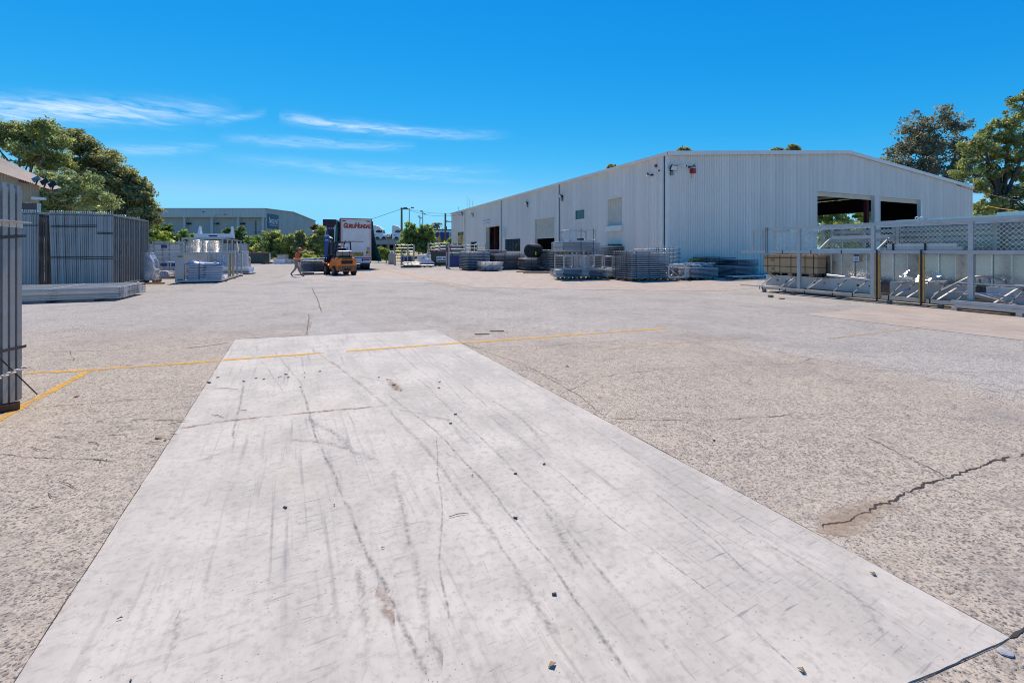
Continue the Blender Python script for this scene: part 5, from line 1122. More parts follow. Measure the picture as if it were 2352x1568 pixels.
tag(obj('grey_crate', MB().box(0,1.0,0,.9,.0,1.0).box(-.04,1.04,-.04,.94,.95,1.02), M['galv_pale'], None, at(636, 56)), 'grey crate standing behind the low pale blocks', 'crate')
b = MB(); b.prism([(0,0,.3),(.8,0,1.35),(.88,0,1.35),(.12,0,.3)], (0,.1,0)).box(0,1.9,0,.1,.5,.56).box(.8,.9,0,.1,0,1.35).box(1.8,1.9,0,.1,0,.9).box(.0,.1,0,.1,0,.5)
tag(obj('a_frame', b, M['galv'], None, at(734, 46)), 'galvanised A-shaped frame behind the forklift mast', 'frame')
# ---------------------------------------------------------------- stock in front of the warehouse
def NP(px, py, z=0): return G(px, py, z)
wb = thing('wrapped_bin', 'silver wrapped bin right of the truck', 'bin', at(892, 52)); k = 52/F
obj('body', MB().box(0,.62,0,.6,.02,1.2), M['galv_pale'], wb); obj('top_bag', MB().prism([(.1,.2,1.2),(.52,.2,1.2),(.42,.3,1.52),(.3,.3,1.58)], (0,.2,0)), M['wrapwhite'], wb)
tag(obj('pallet_plank', MB().box(0,1.0,0,.5,0,.05), M['timber_red'], None, at(884, 51)), 'brown board lying beside the silver bin', 'board')
gate('crush frame with blue board beside the silver bin', at(905.5, 49), 1.45, Z(561, 49)-.0, 7, R(8), .0, 'galv', depth=1.2, red=1)
gate('second crush frame right of the silver bin', at(921, 49.5), 1.35, Z(561, 49.5), 7, R(8), .75, 'galv', depth=1.2, red=1)
t = flat_stack('bright galvanised fittings piled on a rusty tray by the crush frames', at(923.5, 41.5), 1.55, 1.1, 6, .06, 'galv', .16, 4, .025, R(6), (.3,), 0, group='small flat panel bundles', jit=.06)
tag(obj('rusty_tray', MB().box(-.1,1.7,-.1,1.2,0,.15), M['timber_red'], None, at(923, 41.4), R(6)), 'rust brown tray under the bright fittings', 'tray')
t = thing('small_frame', 'white square frame on the pile of bright fittings', 'frame', at(927, 41.8, .55), R(6)); obj('frame', MB().box(0,.05,0,.05,0,.6).box(.75,.8,0,.05,0,.6).box(.05,.75,0,.05,.55,.6).box(.36,.41,0,.05,0,.55), M['galv_pale'], t)
bm_ = MB(); bm_.prism([(0,0,0),(2.0,0,0),(1.55,0,.42),(1.0,0,.52),(.45,0,.42)], (0,1.2,0)); tag(obj('tarp_heap', bm_, M['tarp'], None, at(953, 45, .30), R(5)), 'white tarp draped over a low heap between the crush frames', 'tarp')
flat_stack('dark flat panels under the white tarp', at(952, 45), 2.1, 1.2, 4, .065, 'galv_dull', .03, 4, .035, R(5), (), 0, group='small flat panel bundles', side_straps=False)
flat_stack('small grey bundle of brackets in front of the white tarp', at(953, 42), 1.7, .7, 3, .07, 'galv', .06, 4, .035, R(3), (.3,.7), 3, group='small flat panel bundles', jit=.04)
# parked ute and blue tarpaulin behind
u = thing('white_ute', 'white utility vehicle half hidden behind the crush frames', 'ute', at(958, 56), R(6))
obj('body', MB().prism([(0,0,.45),(4.2,0,.45),(4.2,0,1.05),(3.2,0,1.12),(2.7,0,1.72),(1.3,0,1.75),(1.15,0,1.1),(0,0,1.1)], (0,1.75,0)), M['white'], u, bevel=.05); obj('side_window', MB().prism([(1.4,-.01,1.15),(2.95,-.01,1.15),(2.6,-.01,1.62),(1.45,-.01,1.64)], (0,.02,0)), M['glass'], u)
for xx in (.8, 3.4): obj('wheel', MB().tube((xx,-.02,.35),(xx,.22,.35),.35,14), M['rubber'], u)
tag(obj('blue_tarp', MB().prism([(0,0,0),(2.3,0,0),(2.4,0,.9),(1.6,0,.75),(.3,0,.2)], (0,1.5,0)), M['bluebag'], None, at(949, 50.5), R(6)), 'blue tarpaulin draped beside the white utility', 'tarp')
gate('crush frame with red lever left of the right-hand dumpster', at(985, 46), 1.15, Z(558.5, 46), 8, R(14), .0, 'galv', depth=1.3, red=1)
gate('crush frame end directly behind the right-hand dumpster', at(998, 49), 1.6, Z(557, 49), 8, R(10), .0, 'galv', depth=.8)
dumpster('green dumpster with red lid and white label board by the crush frames', at(990, 45.5), 1.85, 1.38, 1.2, R(9), 'IWS  En')
t = thing('yellow_stand_pipe', 'greenish yellow pipe post standing behind the right-hand dumpster', 'post', at(1009, 56)); obj('post', MB().path([(0,0,0),(0,0,3.0),(-.02,0,3.25),(-.12,0,3.35)], .17, 10), M['yellow'], t); obj('base_plate', MB().box(-.3,.3,-.3,.3,0,.04), M['galv'], t)
t = thing('crate_box', 'grey green crate behind the right-hand dumpster', 'crate', at(1012, 54)); obj('body', MB().box(0,2.4,0,1.2,0,2.1), mat('grey_green_sheet', (.20,.24,.22), .6), t); obj('lid', MB().box(-.05,2.45,-.05,1.25,2.1,2.18), M['galv_pale'], t)
# big cattle crush
CRO = G(1031, 618); gate('tall cattle crush with blue side board at the left of the panel stacks', CRO, 1.45, Z(562, CRO.y), 7, R(10), .95, 'galv', depth=2.2, red=1)
t = thing('crush_headbail', 'dark upright head bail frame at the near end of the cattle crush', 'cattle crush', G(1024.5, 617), R(18), 'cattle gates and crush frames'); hz_ = Z(561, G(1024.5,617).y)
obj('post', MB().box(-.02,.12,-.05,.08,0,hz_), M['galv_dull'], t); obj('post', MB().box(.22,.30,-.05,.05,0,hz_-.05), M['galv'], t); obj('blue_board', MB().box(.12,.22,-.02,.0,.3,1.9), M['blue'], t); obj('red_handle', MB().bar((.0,-.1,hz_-.7),(.06,-.1,hz_-.25),.06), M['red'], t); obj('red_handle', MB().bar((.33,-.1,hz_-.35),(.42,-.1,hz_-.02),.07), M['red'], t); obj('lever', MB().bar((.38,-.1,hz_-.3),(.62,-.1,.9),.05), M['dark'], t); obj('plate', MB().box(.02,.10,-.06,-.05,.4,1.6), M['galv_pale'], t)
gate('second crush frame behind the panel stacks', at(1066, 44), 1.3, Z(561, 44), 7, R(10), 0, 'galv'); gate('third crush frame behind the panel stacks beside the doorway', at(1090, 46), 1.15, Z(560, 46), 6, R(10), 0, 'galv')
# --- flat stacks (near-left corner, width along the gable direction, depth, layers)
flat_stack('tall stack of flat panels right of the cattle crush', NP(1072, 621.5), 1.95, 2.1, 11, .128, 'galv', .10, 5, .072, ANG, (.12,.17,.72,.78), 3)
flat_stack('taller stack of flat panels behind and right of the cattle crush stack', L(NP(1072, 621.5), 2.15, 1.6), 2.0, 2.0, 12, .132, 'galv', .10, 5, .074, ANG, (.12,.17,.7,.76), 3)
flat_stack('small untidy bundle of bright rails in front of the tall stacks', NP(1108, 623.5), 1.65, 1.3, 8, .085, 'galv_bright', .06, 4, .044, ANG, (.15,.5), 2, jit=.07)
flat_stack('lower bundle of grey rails resting under timbers by the black roll', NP(1147, 620), 2.35, 1.5, 8, .075, 'galv_dull', .08, 5, .04, ANG, (.1,.2,.8), 3)
flat_stack('upper bundle of pale rails on timbers by the black roll', L(NP(1147, 620), -.35, .1), 2.75, 1.4, 7, .075, 'galv', .86, 5, .04, ANG, (.3,.35,.72,.8), 0)
tag(obj('packing_timber', MB().box(-.3,2.5,.05,1.4,.70,.845), M['timber_red'], None, NP(1147, 620), ANG), 'timbers between the two rail bundles by the black roll', 'timber')
# black roll on tangled stack
B0 = NP(1206, 621.5)
flat_stack('tangled dark stack of brackets under the black roll', B0, 1.8, 1.3, 9, .105, 'galv_dull', .12, 4, .05, ANG, (.3,.8), 3, jit=.06)
rl = thing('black_mesh_roll', 'large black roll of rubber matting on top of the bracket stack', 'roll', L(B0, .35, .15, 1.07), ANG+R(18)); 
prof = [(.0,0),(.10,0),(.10,.04),(.46,.04),(.5,.0),(.52,.05)]; bq = MB().lathe([(0.0,.02),(.12,.02),(.12,.0),(.50,.0),(.52,.05),(.52,1.15),(.50,1.2),(.0,1.2)], 28).xf(Matrix.Translation((0,0,.52)) @ Matrix.Rotation(R(90), 4, 'Y')); obj('roll', bq, M['rubber'], rl)
for i in range(9): obj('rib', MB().ring((.08+i*.13,0,.52),(1,0,0),.525,.018,28,5), M['black'], rl)
hv = mat('hi_vis_tag', (.55,.75,.02), .5, var=.05); obj('tag', MB().box(.25,.37,-.56,-.54,.18,.45), hv, rl); obj('tag', MB().box(1.16,1.26,-.35,-.2,.0,.18), hv, rl)
flat_stack('tall stack of flat panels right of the black roll', NP(1262, 622.5), .95, 2.1, 12, .135, 'galv', .08, 4, .076, ANG, (.35,), 2)
flat_stack('flat panels with pale turned-up ends behind the gate frames', L(NP(1262, 622.5), 1.3, .6), 1.0, 2.0, 12, .130, 'galv', .08, 4, .074, ANG, (.5,), 2)
# --- gate frames lying in three bundles on pallets
C0 = NP(1296, 643)
def bundle(label, o, w, d, n, m='galv', z=.15, pl=True, grp='bundles of folded gate frames'):
    t = flat_stack(label, o, w, d, n, .068, m, z, 5, .036, ANG, (), 0, group=grp, name='frame_bundle', side_straps=False)
    g = random.Random(label); end = shared('fan_end', lambda: MB().prism([(0,0,-.026),(-.42,.05,-.03),(-.46,.32,-.02),(-.08,.62,-.026)], (0,0,.05)), M['galv_pale'])
    for i in range(n): obj('fanned_end', end, None, t, (-.02+g.uniform(-.03,.02), .03+g.uniform(-.03,.03), z+.03+i*.068), g.uniform(-.12,.12))
    return t
pallet('pallet under the left folded gate bundle', L(C0, .2, .1)); bundle('left folded gate bundle on a pallet', C0, 1.2, 1.6, 6)
pallet('pallet under the middle folded gate bundle', L(C0, 1.75, -.1)); bundle('middle folded gate bundle on a pallet', L(C0, 1.5, -.25), 1.1, 1.6, 6)
pallet('pallet under the right folded gate bundle', L(C0, 3.0, -.5)); bundle('right folded gate bundle on a pallet', L(C0, 2.75, -.65), 1.25, 1.6, 6)
def portal_frame(label, loc, w, h, rz=ANG, d=1.0, m='galv_pale'):
    """gate frame standing on edge with rounded inner corners"""
    t = thing('gate_frame', label, 'gate frame', loc, rz, 'pale gate frames standing on the bundles'); c = .16; e = .075
    def fr(y):
        b = MB(); outer = [(0,0),(w,0),(w,h),(0,h)]; inner = []
        for (cx_, cz_, a0) in ((e+c,e+c,180),(w-e-c,e+c,270),(w-e-c,h-e-c,0),(e+c,h-e-c,90)):
            for i in range(5): a = R(a0+22.5*i); inner.append((cx_+c*math.cos(a), cz_+c*math.sin(a)))
        n = len(inner); oc = [outer[0]]*5+[outer[1]]*5+[outer[2]]*5+[outer[3]]*5
        vs = [(x_,y,z_) for x_,z_ in inner]+[(x_,y,z_) for x_,z_ in oc]+[(x_,y+.05,z_) for x_,z_ in inner]+[(x_,y+.05,z_) for x_,z_ in oc]
        fs = []
        for i in range(n):
            j = (i+1) % n; fs += [(i,j,n+j,n+i), (2*n+j,2*n+i,3*n+i,3*n+j), (j,i,2*n+i,2*n+j), (n+i,n+j,3*n+j,3*n+i)]
        b.add(vs, fs); return b
    obj('front_frame', fr(0), M[m], t); obj('rear_frame', fr(d), M[m], t)
    for x_, z_ in ((.03,.03),(w-.03,.03),(.03,h-.03),(w-.03,h-.03)): obj('tie_rail', MB().tube((x_,.05,z_),(x_,d,z_),.03,8), M['galv_bright'], t); obj('bolt_hole', MB().tube((x_,-.012,z_),(x_,-.002,z_),.022,8), M['black'], t)
    obj('roll_of_strap', MB().path([(w*.2,.3,.02),(w*.45,.4,.12),(w*.7,.35,.02)], .02, 5), M['galv_bright'], t)
    return t
zb_ = .15+6*.068+.01
portal_frame('left pale gate frame on the folded bundles under the high pallet', L(C0, -.02, .05, zb_), 1.28, .80)
portal_frame('middle pale gate frame on the folded bundles under the high pallet', L(C0, 1.45, -.1, zb_), 1.15, .80)
portal_frame('right pale gate frame on the folded bundles beside the near stack', L(C0, 2.8, -.5, zb_), 1.35, .74)
zp = zb_+.82
pallet('high pallet carried on top of the pale gate frames', L(C0, .15, .05, zp), ANG, 1.7, 1.1); bundle('upper folded gate bundle on the high pallet', L(C0, .0, .05), 2.35, 1.4, 8, 'galv', zp+.155)
portal_frame('topmost pale gate frame crowning the folded gate bundles', L(C0, .4, .1, zp+.155+8*.068+.02), 1.75, .66)
tag(obj('black_coil', MB().ring((0,0,.06),(0,0,1),.17,.05,14,6).ring((0,0,.14),(0,0,1),.16,.04,14,6), M['black'], None, L(C0, 1.25, .35, zp+.155+8*.068+.03)), 'black coil of strapping inside the topmost gate frame', 'coil')
for k_, (a_, b_) in enumerate(((1.05,.05),(1.85,.05))): tag(obj('tie_strap', MB().box(-.015,.015,-.02,-.01,zp-.05,zp+1.45), M['black'], None, L(C0, a_, b_-.07), ANG), ['left','right'][k_]+' black tie strap round the topmost gate frame', 'strap', 'black tie straps')
# stacks against the wall behind
flat_stack('wall-side stack of flat panels with a brown plank on top', L(NP(1380, 628), 0, 0), 2.0, 1.9, 15, .123, 'galv', .08, 5, .070, ANG, (.55,.62,.7,.9), 2)
flat_stack('wall-side stack of flat panels under the plank, right half', L(NP(1380, 628), 2.05, .25), 1.5, 1.9, 15, .123, 'galv', .08, 5, .070, ANG, (.2,.3,.7), 2)
tag(obj('brown_plank', MB().box(-.1,2.2,.3,.45,0,.10), M['timber_red'], None, L(NP(1380, 628), 1.0, 0, 1.97), ANG), 'brown plank lying on top of the wall-side panel stack', 'plank')
# near big stack
D0 = NP(1450, 647)
flat_stack('large near stack of round rail panels left of the framed pallet', D0, 1.78, 1.55, 13, .1105, 'galv', .16, 6, .049, ANG, (.15,.62), 0, 2, sq=.86)
flat_stack('second near stack of round rail panels touching the large one', L(D0, 1.82, .05), .72, 1.5, 13, .1105, 'galv', .16, 4, .049, ANG, (), 0, 0, sq=.86, side_straps=False)
pallet('pallet under the left part of the large near stack', L(D0, .02, .1), ANG, 1.2, 1.2); pallet('pallet under the right part of the large near stack', L(D0, 1.35, .1), ANG, 1.1, 1.2)
tag(obj('loose_band', MB().path([L(D0,2.3,-.25,.012), L(D0,2.9,-.5,.016), L(D0,3.5,-.45,.012), L(D0,4.2,-.6,.014)], .008, 4), M['black']), 'loose black strapping band on the ground by the near stack', 'strap')
# tube frames with bolts, behind
E0 = at(1490, 25.5)
t = thing('tube_frame_bundle', 'tall strapped bundle of bolted tube frames behind the near stack', 'tube bundle', E0, ANG)
for i in range(7):
    for j in range(2):
        obj('tube', MB().tube((.05+j*1.25,.0,.30+i*.225), (1.2+j*1.2,.0,.30+i*.225), .05, 8), M['galv_pale'], t)
        for x_ in (.05, 1.15): obj('end_lug', MB().ring((x_+j*1.22,-.01,.30+i*.225),(0,1,0),.05,.016,10,4), M['galv_bright'], t)
    obj('cross_tube', MB().tube((.0,.05,.30+i*.225), (.0,1.3,.30+i*.225), .04, 8), M['galv'], t)
for x_ in (.5,.65,1.1,1.5,1.75,2.2): obj('strap', MB().box(x_-.014,x_+.014,-.07,-.06,.15,1.78), M['black'], t)
for x_ in (.2,.7,1.3,1.9,2.3): obj('spigot', MB().tube((x_,.2,1.65),(x_,.2,1.92),.022,6), M['galv_bright'], t); obj('spigot', MB().tube((x_+.12,.5,1.65),(x_+.12,.5,1.90),.022,6), M['galv_bright'], t)
obj('base_frame', MB().box(0,2.45,0,1.3,.16,.24), M['galv_dull'], t); obj('blue_cloth', MB().prism([(1.15,-.1,.42),(1.6,-.1,.42),(1.52,-.1,.68),(1.3,-.1,.72),(1.18,-.1,.66)], (0,.05,0)), M['blue'], t)
pallet('pallet under the bolted tube frames', L(E0, .1, .05), ANG, 1.2, 1.2)
# framed pallet
H0 = NP(1537, 646)
pallet('pallet under the pale rectangular frame', L(H0, .05, 0), ANG, 1.2, 1.1); portal_frame('pale rectangular gate frame on its own pallet beside the near stack', L(H0, -.02, .05, .15), 1.22, .72, ANG, .9)
g = random.Random(8)
for i in range(6): tag(obj('loose_tube', MB().tube((.1+.08*i,.3+.08*i,.60), (1.0,.35+.08*i,.06+.04*i), .025, 8), M['galv_bright'], None, L(H0, 0, .05, .20), ANG), ['first','second','third','fourth','fifth','sixth'][i]+' slanting loose tube inside the pale rectangular frame', 'tube', 'slanting tubes in the pale frame')
t = bundle('wide folded gate bundle under the heap of bright fittings', L(H0, 1.55, .1), 2.0, 1.5, 8, 'galv', .15); pallet('pallet under the wide folded gate bundle', L(H0, 2.05, .15), ANG, 1.4, 1.1)
fh = thing('fitting_heap', 'loose heap of bright galvanised fittings on the wide folded bundle', 'fitting heap', L(H0, 1.5, .3, .15+8*.068), ANG)
for i in range(34):
    c_ = Vector((g.uniform(.1,2.0), g.uniform(0,.9), .03+g.random()*.22)); a = g.uniform(-.6,.6); ln = g.uniform(.3,.9); dv = Vector((math.cos(a), math.sin(a), g.uniform(-.12,.12)))*ln/2
    if i % 4: obj('fitting', MB().tube(c_-dv, c_+dv, g.uniform(.018,.035), 6), M['galv_bright'], fh)
    else: obj('fitting', MB().bar(c_-dv, c_+dv, .10, .02), M['galv_bright'], fh)
# yellow guard rail and dark stacks by the wall
Y0 = at(1584, 28.0); yr = thing('guard_rail', 'yellow guard rail in front of the warehouse gable', 'guard rail', Y0, ANG)
obj('top_rail', MB().box(0,2.3,-.05,.05,.98,1.08), M['yellow'], yr)
for x_ in (.03, 1.12, 2.27): obj('post', MB().box(x_-.06,x_+.06,-.06,.06,0,.975), M['yellow'], yr)
tag(obj('bollard', MB().tube((0,0,0),(0,0,1.15),.09,12), M['yellow'], None, at(1700, 31)), 'yellow bollard behind the dark panel stack', 'bollard')
J0 = at(1634, 27.5); flat_stack('dark stack of flat panels behind the yellow guard rail', J0, 2.1, 1.7, 11, .105, 'galv_dull', .06, 5, .05, ANG, (.1,.3), 2)
K0 = NP(1690, 640); flat_stack('stack of grey panels right of the wide folded bundle', K0, 1.3, 1.6, 9, .070, 'galv_dull', .08, 5, .036, ANG, (), 2, side_straps=False); flat_stack('grey panels behind the cardboard crate', L(K0, 1.6, 1.2), 1.8, 1.6, 13, .075, 'galv_dull', .08, 5, .038, ANG, (), 2, side_straps=False)
pallet('pallet under the loose silver pipes', NP(1700, 644), ANG, 1.5, 1.0)
for i in range(7): tag(obj('silver_pipe', MB().tube((-.25,.08*i,.0),(2.0,.08*i,.0),.036,10), M['galv_bright'], None, NP(1700, 644)+Vector((0,0,.182))+V*.25, ANG-R(3)), ['front','second','third','fourth','fifth','sixth','rear'][i]+' silver pipe of those lying on the pallet by the cardboard crate', 'pipe', 'silver pipes on the pallet')
b = MB(); 
for i in range(9): b.box(i*.26,i*.26+.15,0,.04,0,.045)
tag(obj('slotted_rail', MB().box(0,2.6,.0,.05,.0,.05).box(0,2.6,-.02,0,.05,.06), M['galv_bright'], None, NP(1688, 646), ANG), 'slotted silver rail on the ground before the pipe pallet', 'rail')
for k_, (px, py, ln, lab) in enumerate(((1186, 625, 3.3, 'long brown timber on the ground before the rail bundles'), (1202, 628.5, 2.6, 'second brown timber lying nearer on the ground'), (1262, 624.5, 1.3, 'short pale board on the ground by the gate bundles'))): tag(obj('ground_timber', MB().box(0,ln,0,.10,0,.07), M['timber_red'] if k_ < 2 else M['galv_pale'], None, NP(px, py), ANG*.2), lab, 'timber')
# ---------------------------------------------------------------- curtain-side trailer
M['trailer'] = mat('trailer_white_panel', (.80,.73,.65), .5, var=.12, scale=1.2, dirt=.25, dirtcol=(.30,.28,.27)); M['curtain'] = mat('green_curtain', (.008,.13,.115), .5, var=.2, scale=3)
M['curtain_pale'] = mat('pale_green_curtain', (.42,.52,.46), .55, var=.2, scale=1.5); M['guru'] = mat('orange_red_lettering', (.50,.055,.025), .5, var=.03); M['orange'] = mat('forklift_orange', (.95,.22,.006), .38, var=.08, scale=4, dirt=.10, dirtcol=(.20,.09,.04))
M['orange_dirty'] = mat('scuffed_orange_steel', (.30,.13,.06), .65, var=.4, scale=9, dirt=.5, dirtcol=(.12,.10,.10)); M['plate_y'] = mat('yellow_reflective', (.74,.46,.02), .4, var=.04)
T0 = at(781.6, 36.7); tr = thing('curtain_trailer', 'white curtain-side truck trailer with red edged rear door', 'truck', T0, ANG)
TW, TH, TZ, TL = 2.5, 4.30, .98, 14.0
obj('rear_panel', MB().box(.09,TW-.09,.0,.05,TZ+.06,TH-.10), M['trailer'], tr)
obj('rear_frame', MB().box(0,.09,-.03,.10,TZ,TH).box(TW-.09,TW,-.03,.10,TZ,TH).box(.09,TW-.09,-.03,.10,TH-.10,TH).box(.09,TW-.09,-.03,.10,TZ-.03,TZ+.06), M['white'], tr)
obj('red_trim', MB().box(.0,.075,-.042,-.031,TZ,TH-.04).box(TW-.07,TW,-.042,-.031,TZ,TH-.04).box(.075,TW-.07,-.042,-.031,TH-.095,TH-.04).box(.075,TW-.07,-.042,-.031,TZ-.015,TZ+.04), mat('crimson_edge', (.36,.008,.045), .4), tr)
for i in range(14): 
    z = TZ+.25+i*.22; obj('rivet', MB().tube((TW-.11,-.036,z),(TW-.11,-.030,z),.014,6), M['dark'], tr)
obj('roof', MB().box(0,TW,.10,TL,TH-.08,TH), M['white'], tr); obj('floor', MB().box(0,TW,.10,TL,TZ-.10,TZ+.10), M['galv_dull'], tr); obj('headboard', MB().box(0,TW,TL-.1,TL,TZ+.1,TH-.08), M['white'], tr)
obj('top_rail', MB().box(-.03,.06,.10,TL,TH-.22,TH-.02), M['galv_pale'], tr)
def folds(y0, y1, n, amp, x0, bulge, m, name, z0=TZ-.25, z1=TH-.15, sgn=-1):
    b = MB(); rows = 8; vs = []
    for j in range(rows+1):
        f = j/rows; z = z0+(z1-z0)*f
        for i in range(n+1):
            a = i/n; vs.append((x0+sgn*(amp*(.5+.5*math.sin(i*1.9+.4*math.sin(j)))+bulge*(1-f)**1.6*(1-a if sgn > 0 else 1)), y0+(y1-y0)*a, z))
    b.add(vs, [(j*(n+1)+i, j*(n+1)+i+1, (j+1)*(n+1)+i+1, (j+1)*(n+1)+i) for j in range(rows) for i in range(n)], True); return obj(name, b, m, tr)
folds(2.6, 5.6, 34, .16, -.02, .25, M['curtain'], 'bunched_curtain'); folds(5.6, TL, 60, .03, -.02, .12, M['curtain_pale'], 'side_curtain'); folds(.10, 3.6, 26, .10, TW+.02, .75, M['curtain'], 'right_curtain', TZ-.3, TH-.2, 1); folds(3.6, TL, 30, .02, TW+.02, .1, M['curtain'], 'right_side_curtain', TZ-.25, TH-.15, 1)
obj('load_panels', MB().box(.25,.9,1.2,2.6,TZ+.12,TZ+2.2), M['galv_dull'], tr); obj('load_edge', MB().box(.22,.95,2.6,2.75,TZ+.12,TZ+2.2), M['guru'], tr); obj('rack_post', MB().box(.12,.20,.5,.6,TZ+.1,TH-.2), M['galv_pale'], tr)
for i in range(12): obj('rack_slot', MB().box(.10,.12,.52,.58,TZ+.4+i*.22,TZ+.48+i*.22), M['black'], tr)
obj('bumper', MB().box(.10,TW-.05,-.02,.10,.52,TZ-.035), M['white'], tr); obj('chevron_strip', MB().box(1.1,TW-.06,-.032,-.021,.53,.57), M['red'], tr)
obj('tail_lamp', MB().box(1.78,2.28,-.05,-.021,.78,.90), M['red'], tr); obj('tail_lamp', MB().box(2.28,2.44,-.05,-.021,.78,.90), M['yellow'], tr); obj('tail_lamp', MB().box(.12,.60,-.05,-.021,.78,.90), M['red'], tr); obj('lamp_bracket', MB().box(1.68,1.77,-.04,-.021,.70,.92), M['black'], tr)
obj('number_plate', MB().box(.98,1.46,-.03,-.021,.74,.85), M['letter_w'], tr); text('QTVH 3', .10, M['letter_k'], parent=tr, loc=(1.2,-.034,.795))
for xx in (.25, 1.75): obj('mud_flap', MB().box(xx,xx+.6,.3,.33,.22,.95), M['black'], tr)
for k in range(3):
    for xx in (.05, 1.9): obj('wheel', MB().tube((xx,1.1+k*1.3,.5),(xx+.5,1.1+k*1.3,.5),.5,18), M['rubber'], tr)
obj('chassis', MB().box(.7,1.8,.3,TL-.5,.62,TZ-.10), M['black'], tr); obj('underrun_bar', MB().box(.3,TW-.3,.02,.12,.36,.46), M['black'], tr)
# lettering (black outline behind orange)
def fancy(s, x_, z_, size, sx):
    text(s, size, M['letter_k'], parent=tr, loc=(x_,-.006,z_-.006), shear=.25, bold=.030, ext=.002, sx=sx); text(s, size, M['guru'], parent=tr, loc=(x_-.012,-.014,z_+.006), shear=.25, bold=.018, ext=.002, sx=sx)
xx_ = .22
for s_, size in (('G',.56),('U',.44),('R',.44),('U',.44),('H',.60),('U',.44),('N',.44),('D',.44),('A',.44),('L',.44)):
    w_ = {'G':.33,'H':.36,'L':.21,'A':.27}.get(s_, .255)*.82; fancy(s_, xx_+w_/2, 3.46+size*.37, size, .70); xx_ += w_
text('RyansGroup.com.au', .15, M['letter_k'], parent=tr, loc=(1.22,-.004,2.36), shear=.2, bold=.002)
obj('long_vehicle_board', MB().box(.52,1.80,-.02,-.002,1.14,1.46), M['plate_y'], tr); obj('board_border', MB().box(.52,1.80,-.024,-.0205,1.43,1.46).box(.52,1.80,-.024,-.0205,1.14,1.17).box(1.77,1.80,-.024,-.0205,1.17,1.43), M['letter_k'], tr); text('LONG VEHICLE', .23, M['letter_k'], parent=tr, loc=(1.15,-.026,1.30), bold=.006, sx=.78)
obj('sticker', MB().box(2.02,2.32,-.012,-.002,1.28,1.60), M['plate_y'], tr); obj('sticker_patch', MB().box(2.05,2.22,-.016,-.0125,1.36,1.52), M['guru'], tr); obj('sticker', MB().box(2.09,2.31,-.012,-.002,1.63,1.88), M['galv_dull'], tr); obj('red_print', MB().box(1.95,2.10,-.008,-.002,1.17,1.22).box(2.13,2.33,-.008,-.002,1.17,1.22), M['red'], tr)
for x_ in (.15, 2.06): obj('vent', MB().box(x_,x_+.28,-.012,-.002,4.02,4.09), M['black'], tr)
obj('door_seam', MB().box(.16,.175,-.008,.0,TZ+.1,TH-.18).box(2.33,2.345,-.008,.0,TZ+.1,TH-.18).box(.175,2.33,-.008,.0,TH-.2,TH-.185), M['galv_dull'], tr)
# blue upright panel beyond
bt = thing('blue_signpost', 'tall narrow blue sign with pointed top and pale lettering left of the truck', 'sign', at(744.5, 43.5), 0); bw = .50
obj('panel', MB().box(0,bw,0,.12,.3,Z(544,43.5)), M['blue_mid'] if 'blue_mid' in M else mat('mid_blue_paint', (.02,.075,.26), .45, var=.1), bt); obj('peak', MB().prism([(.08,0,Z(544,43.5)),(bw-.06,0,Z(544,43.5)),(.29,0,Z(522.5,43.5))], (0,.12,0)), MATS['mid_blue_paint'], bt); obj('stay_leg', MB().bar((.25,.12,1.6),(.25,1.1,.02),.07), M['galv_dull'], bt); obj('peak_edge', MB().bar((.07,-.02,Z(544,43.5)),(.28,-.02,Z(523,43.5)),.04), M['letter_w'], bt)
text('EZM', .22, M['letter_w'], parent=bt, loc=(.28,-.01,Z(541.5,43.5)), bold=.006, sx=.8); text('SUPE', .20, M['letter_w'], parent=bt, loc=(.27,-.01,Z(551.5,43.5)), bold=.006, sx=.72); obj('foot', MB().box(-.1,.6,-.1,.3,0,.3), M['galv_dull'], bt)
# ---------------------------------------------------------------- forklift
FK = at(779.5, 29.7); fk = thing('forklift', 'orange forklift truck seen from behind with a load raised', 'forklift', FK, R(40))
cw = [(-.62,.32),(-.64,.75),(-.62,1.02),(-.5,1.14),(.5,1.14),(.62,1.02),(.64,.75),(.62,.32),(.40,.24),(-.40,.24)]
obj('counterweight', MB().prism([(x_,-1.42,z_) for x_,z_ in cw], (0,.72,0)), M['orange'], fk, bevel=.07)
obj('scuffed_skirt', MB().prism([(-.655,-1.35,.62),(-.655,-.78,.62),(-.655,-.78,.36),(-.655,-1.2,.30)], (.02,0,0)).prism([(.655,-1.35,.62),(.655,-.78,.62),(.655,-.78,.36),(.655,-1.2,.30)], (-.02,0,0)).box(-.60,.60,-1.445,-1.425,.28,.62), M['orange_dirty'], fk)
obj('grille', MB().box(-.36,.36,-1.445,-1.40,.74,.96), M['black'], fk); 
for i in range(5): obj('grille_bar', MB().box(-.34,.34,-1.452,-1.446,.76+i*.04,.775+i*.04), M['dark'], fk)
obj('tow_pocket', MB().box(-.22,.22,-1.455,-1.445,.34,.44).box(-.32,.32,-1.455,-1.445,.50,.54), M['dark'], fk); text('EAGLE HC', .13, M['letter_k'], parent=fk, loc=(0,-1.452,1.05), bold=.005)
obj('side_panel', MB().prism([(-.60,-.70,.40),(-.60,.50,.40),(-.60,.95,.75),(-.60,.45,.62),(-.60,.30,.66),(-.60,-.2,1.05),(-.60,-.70,1.12)], (.10,0,0)), M['orange'], fk, bevel=.02); obj('side_panel', MB().prism([(.60,-.70,.40),(.60,.50,.40),(.60,.95,.75),(.60,.45,.62),(.60,.30,.66),(.60,-.2,1.05),(.60,-.70,1.12)], (-.10,0,0)), M['orange'], fk, bevel=.02)
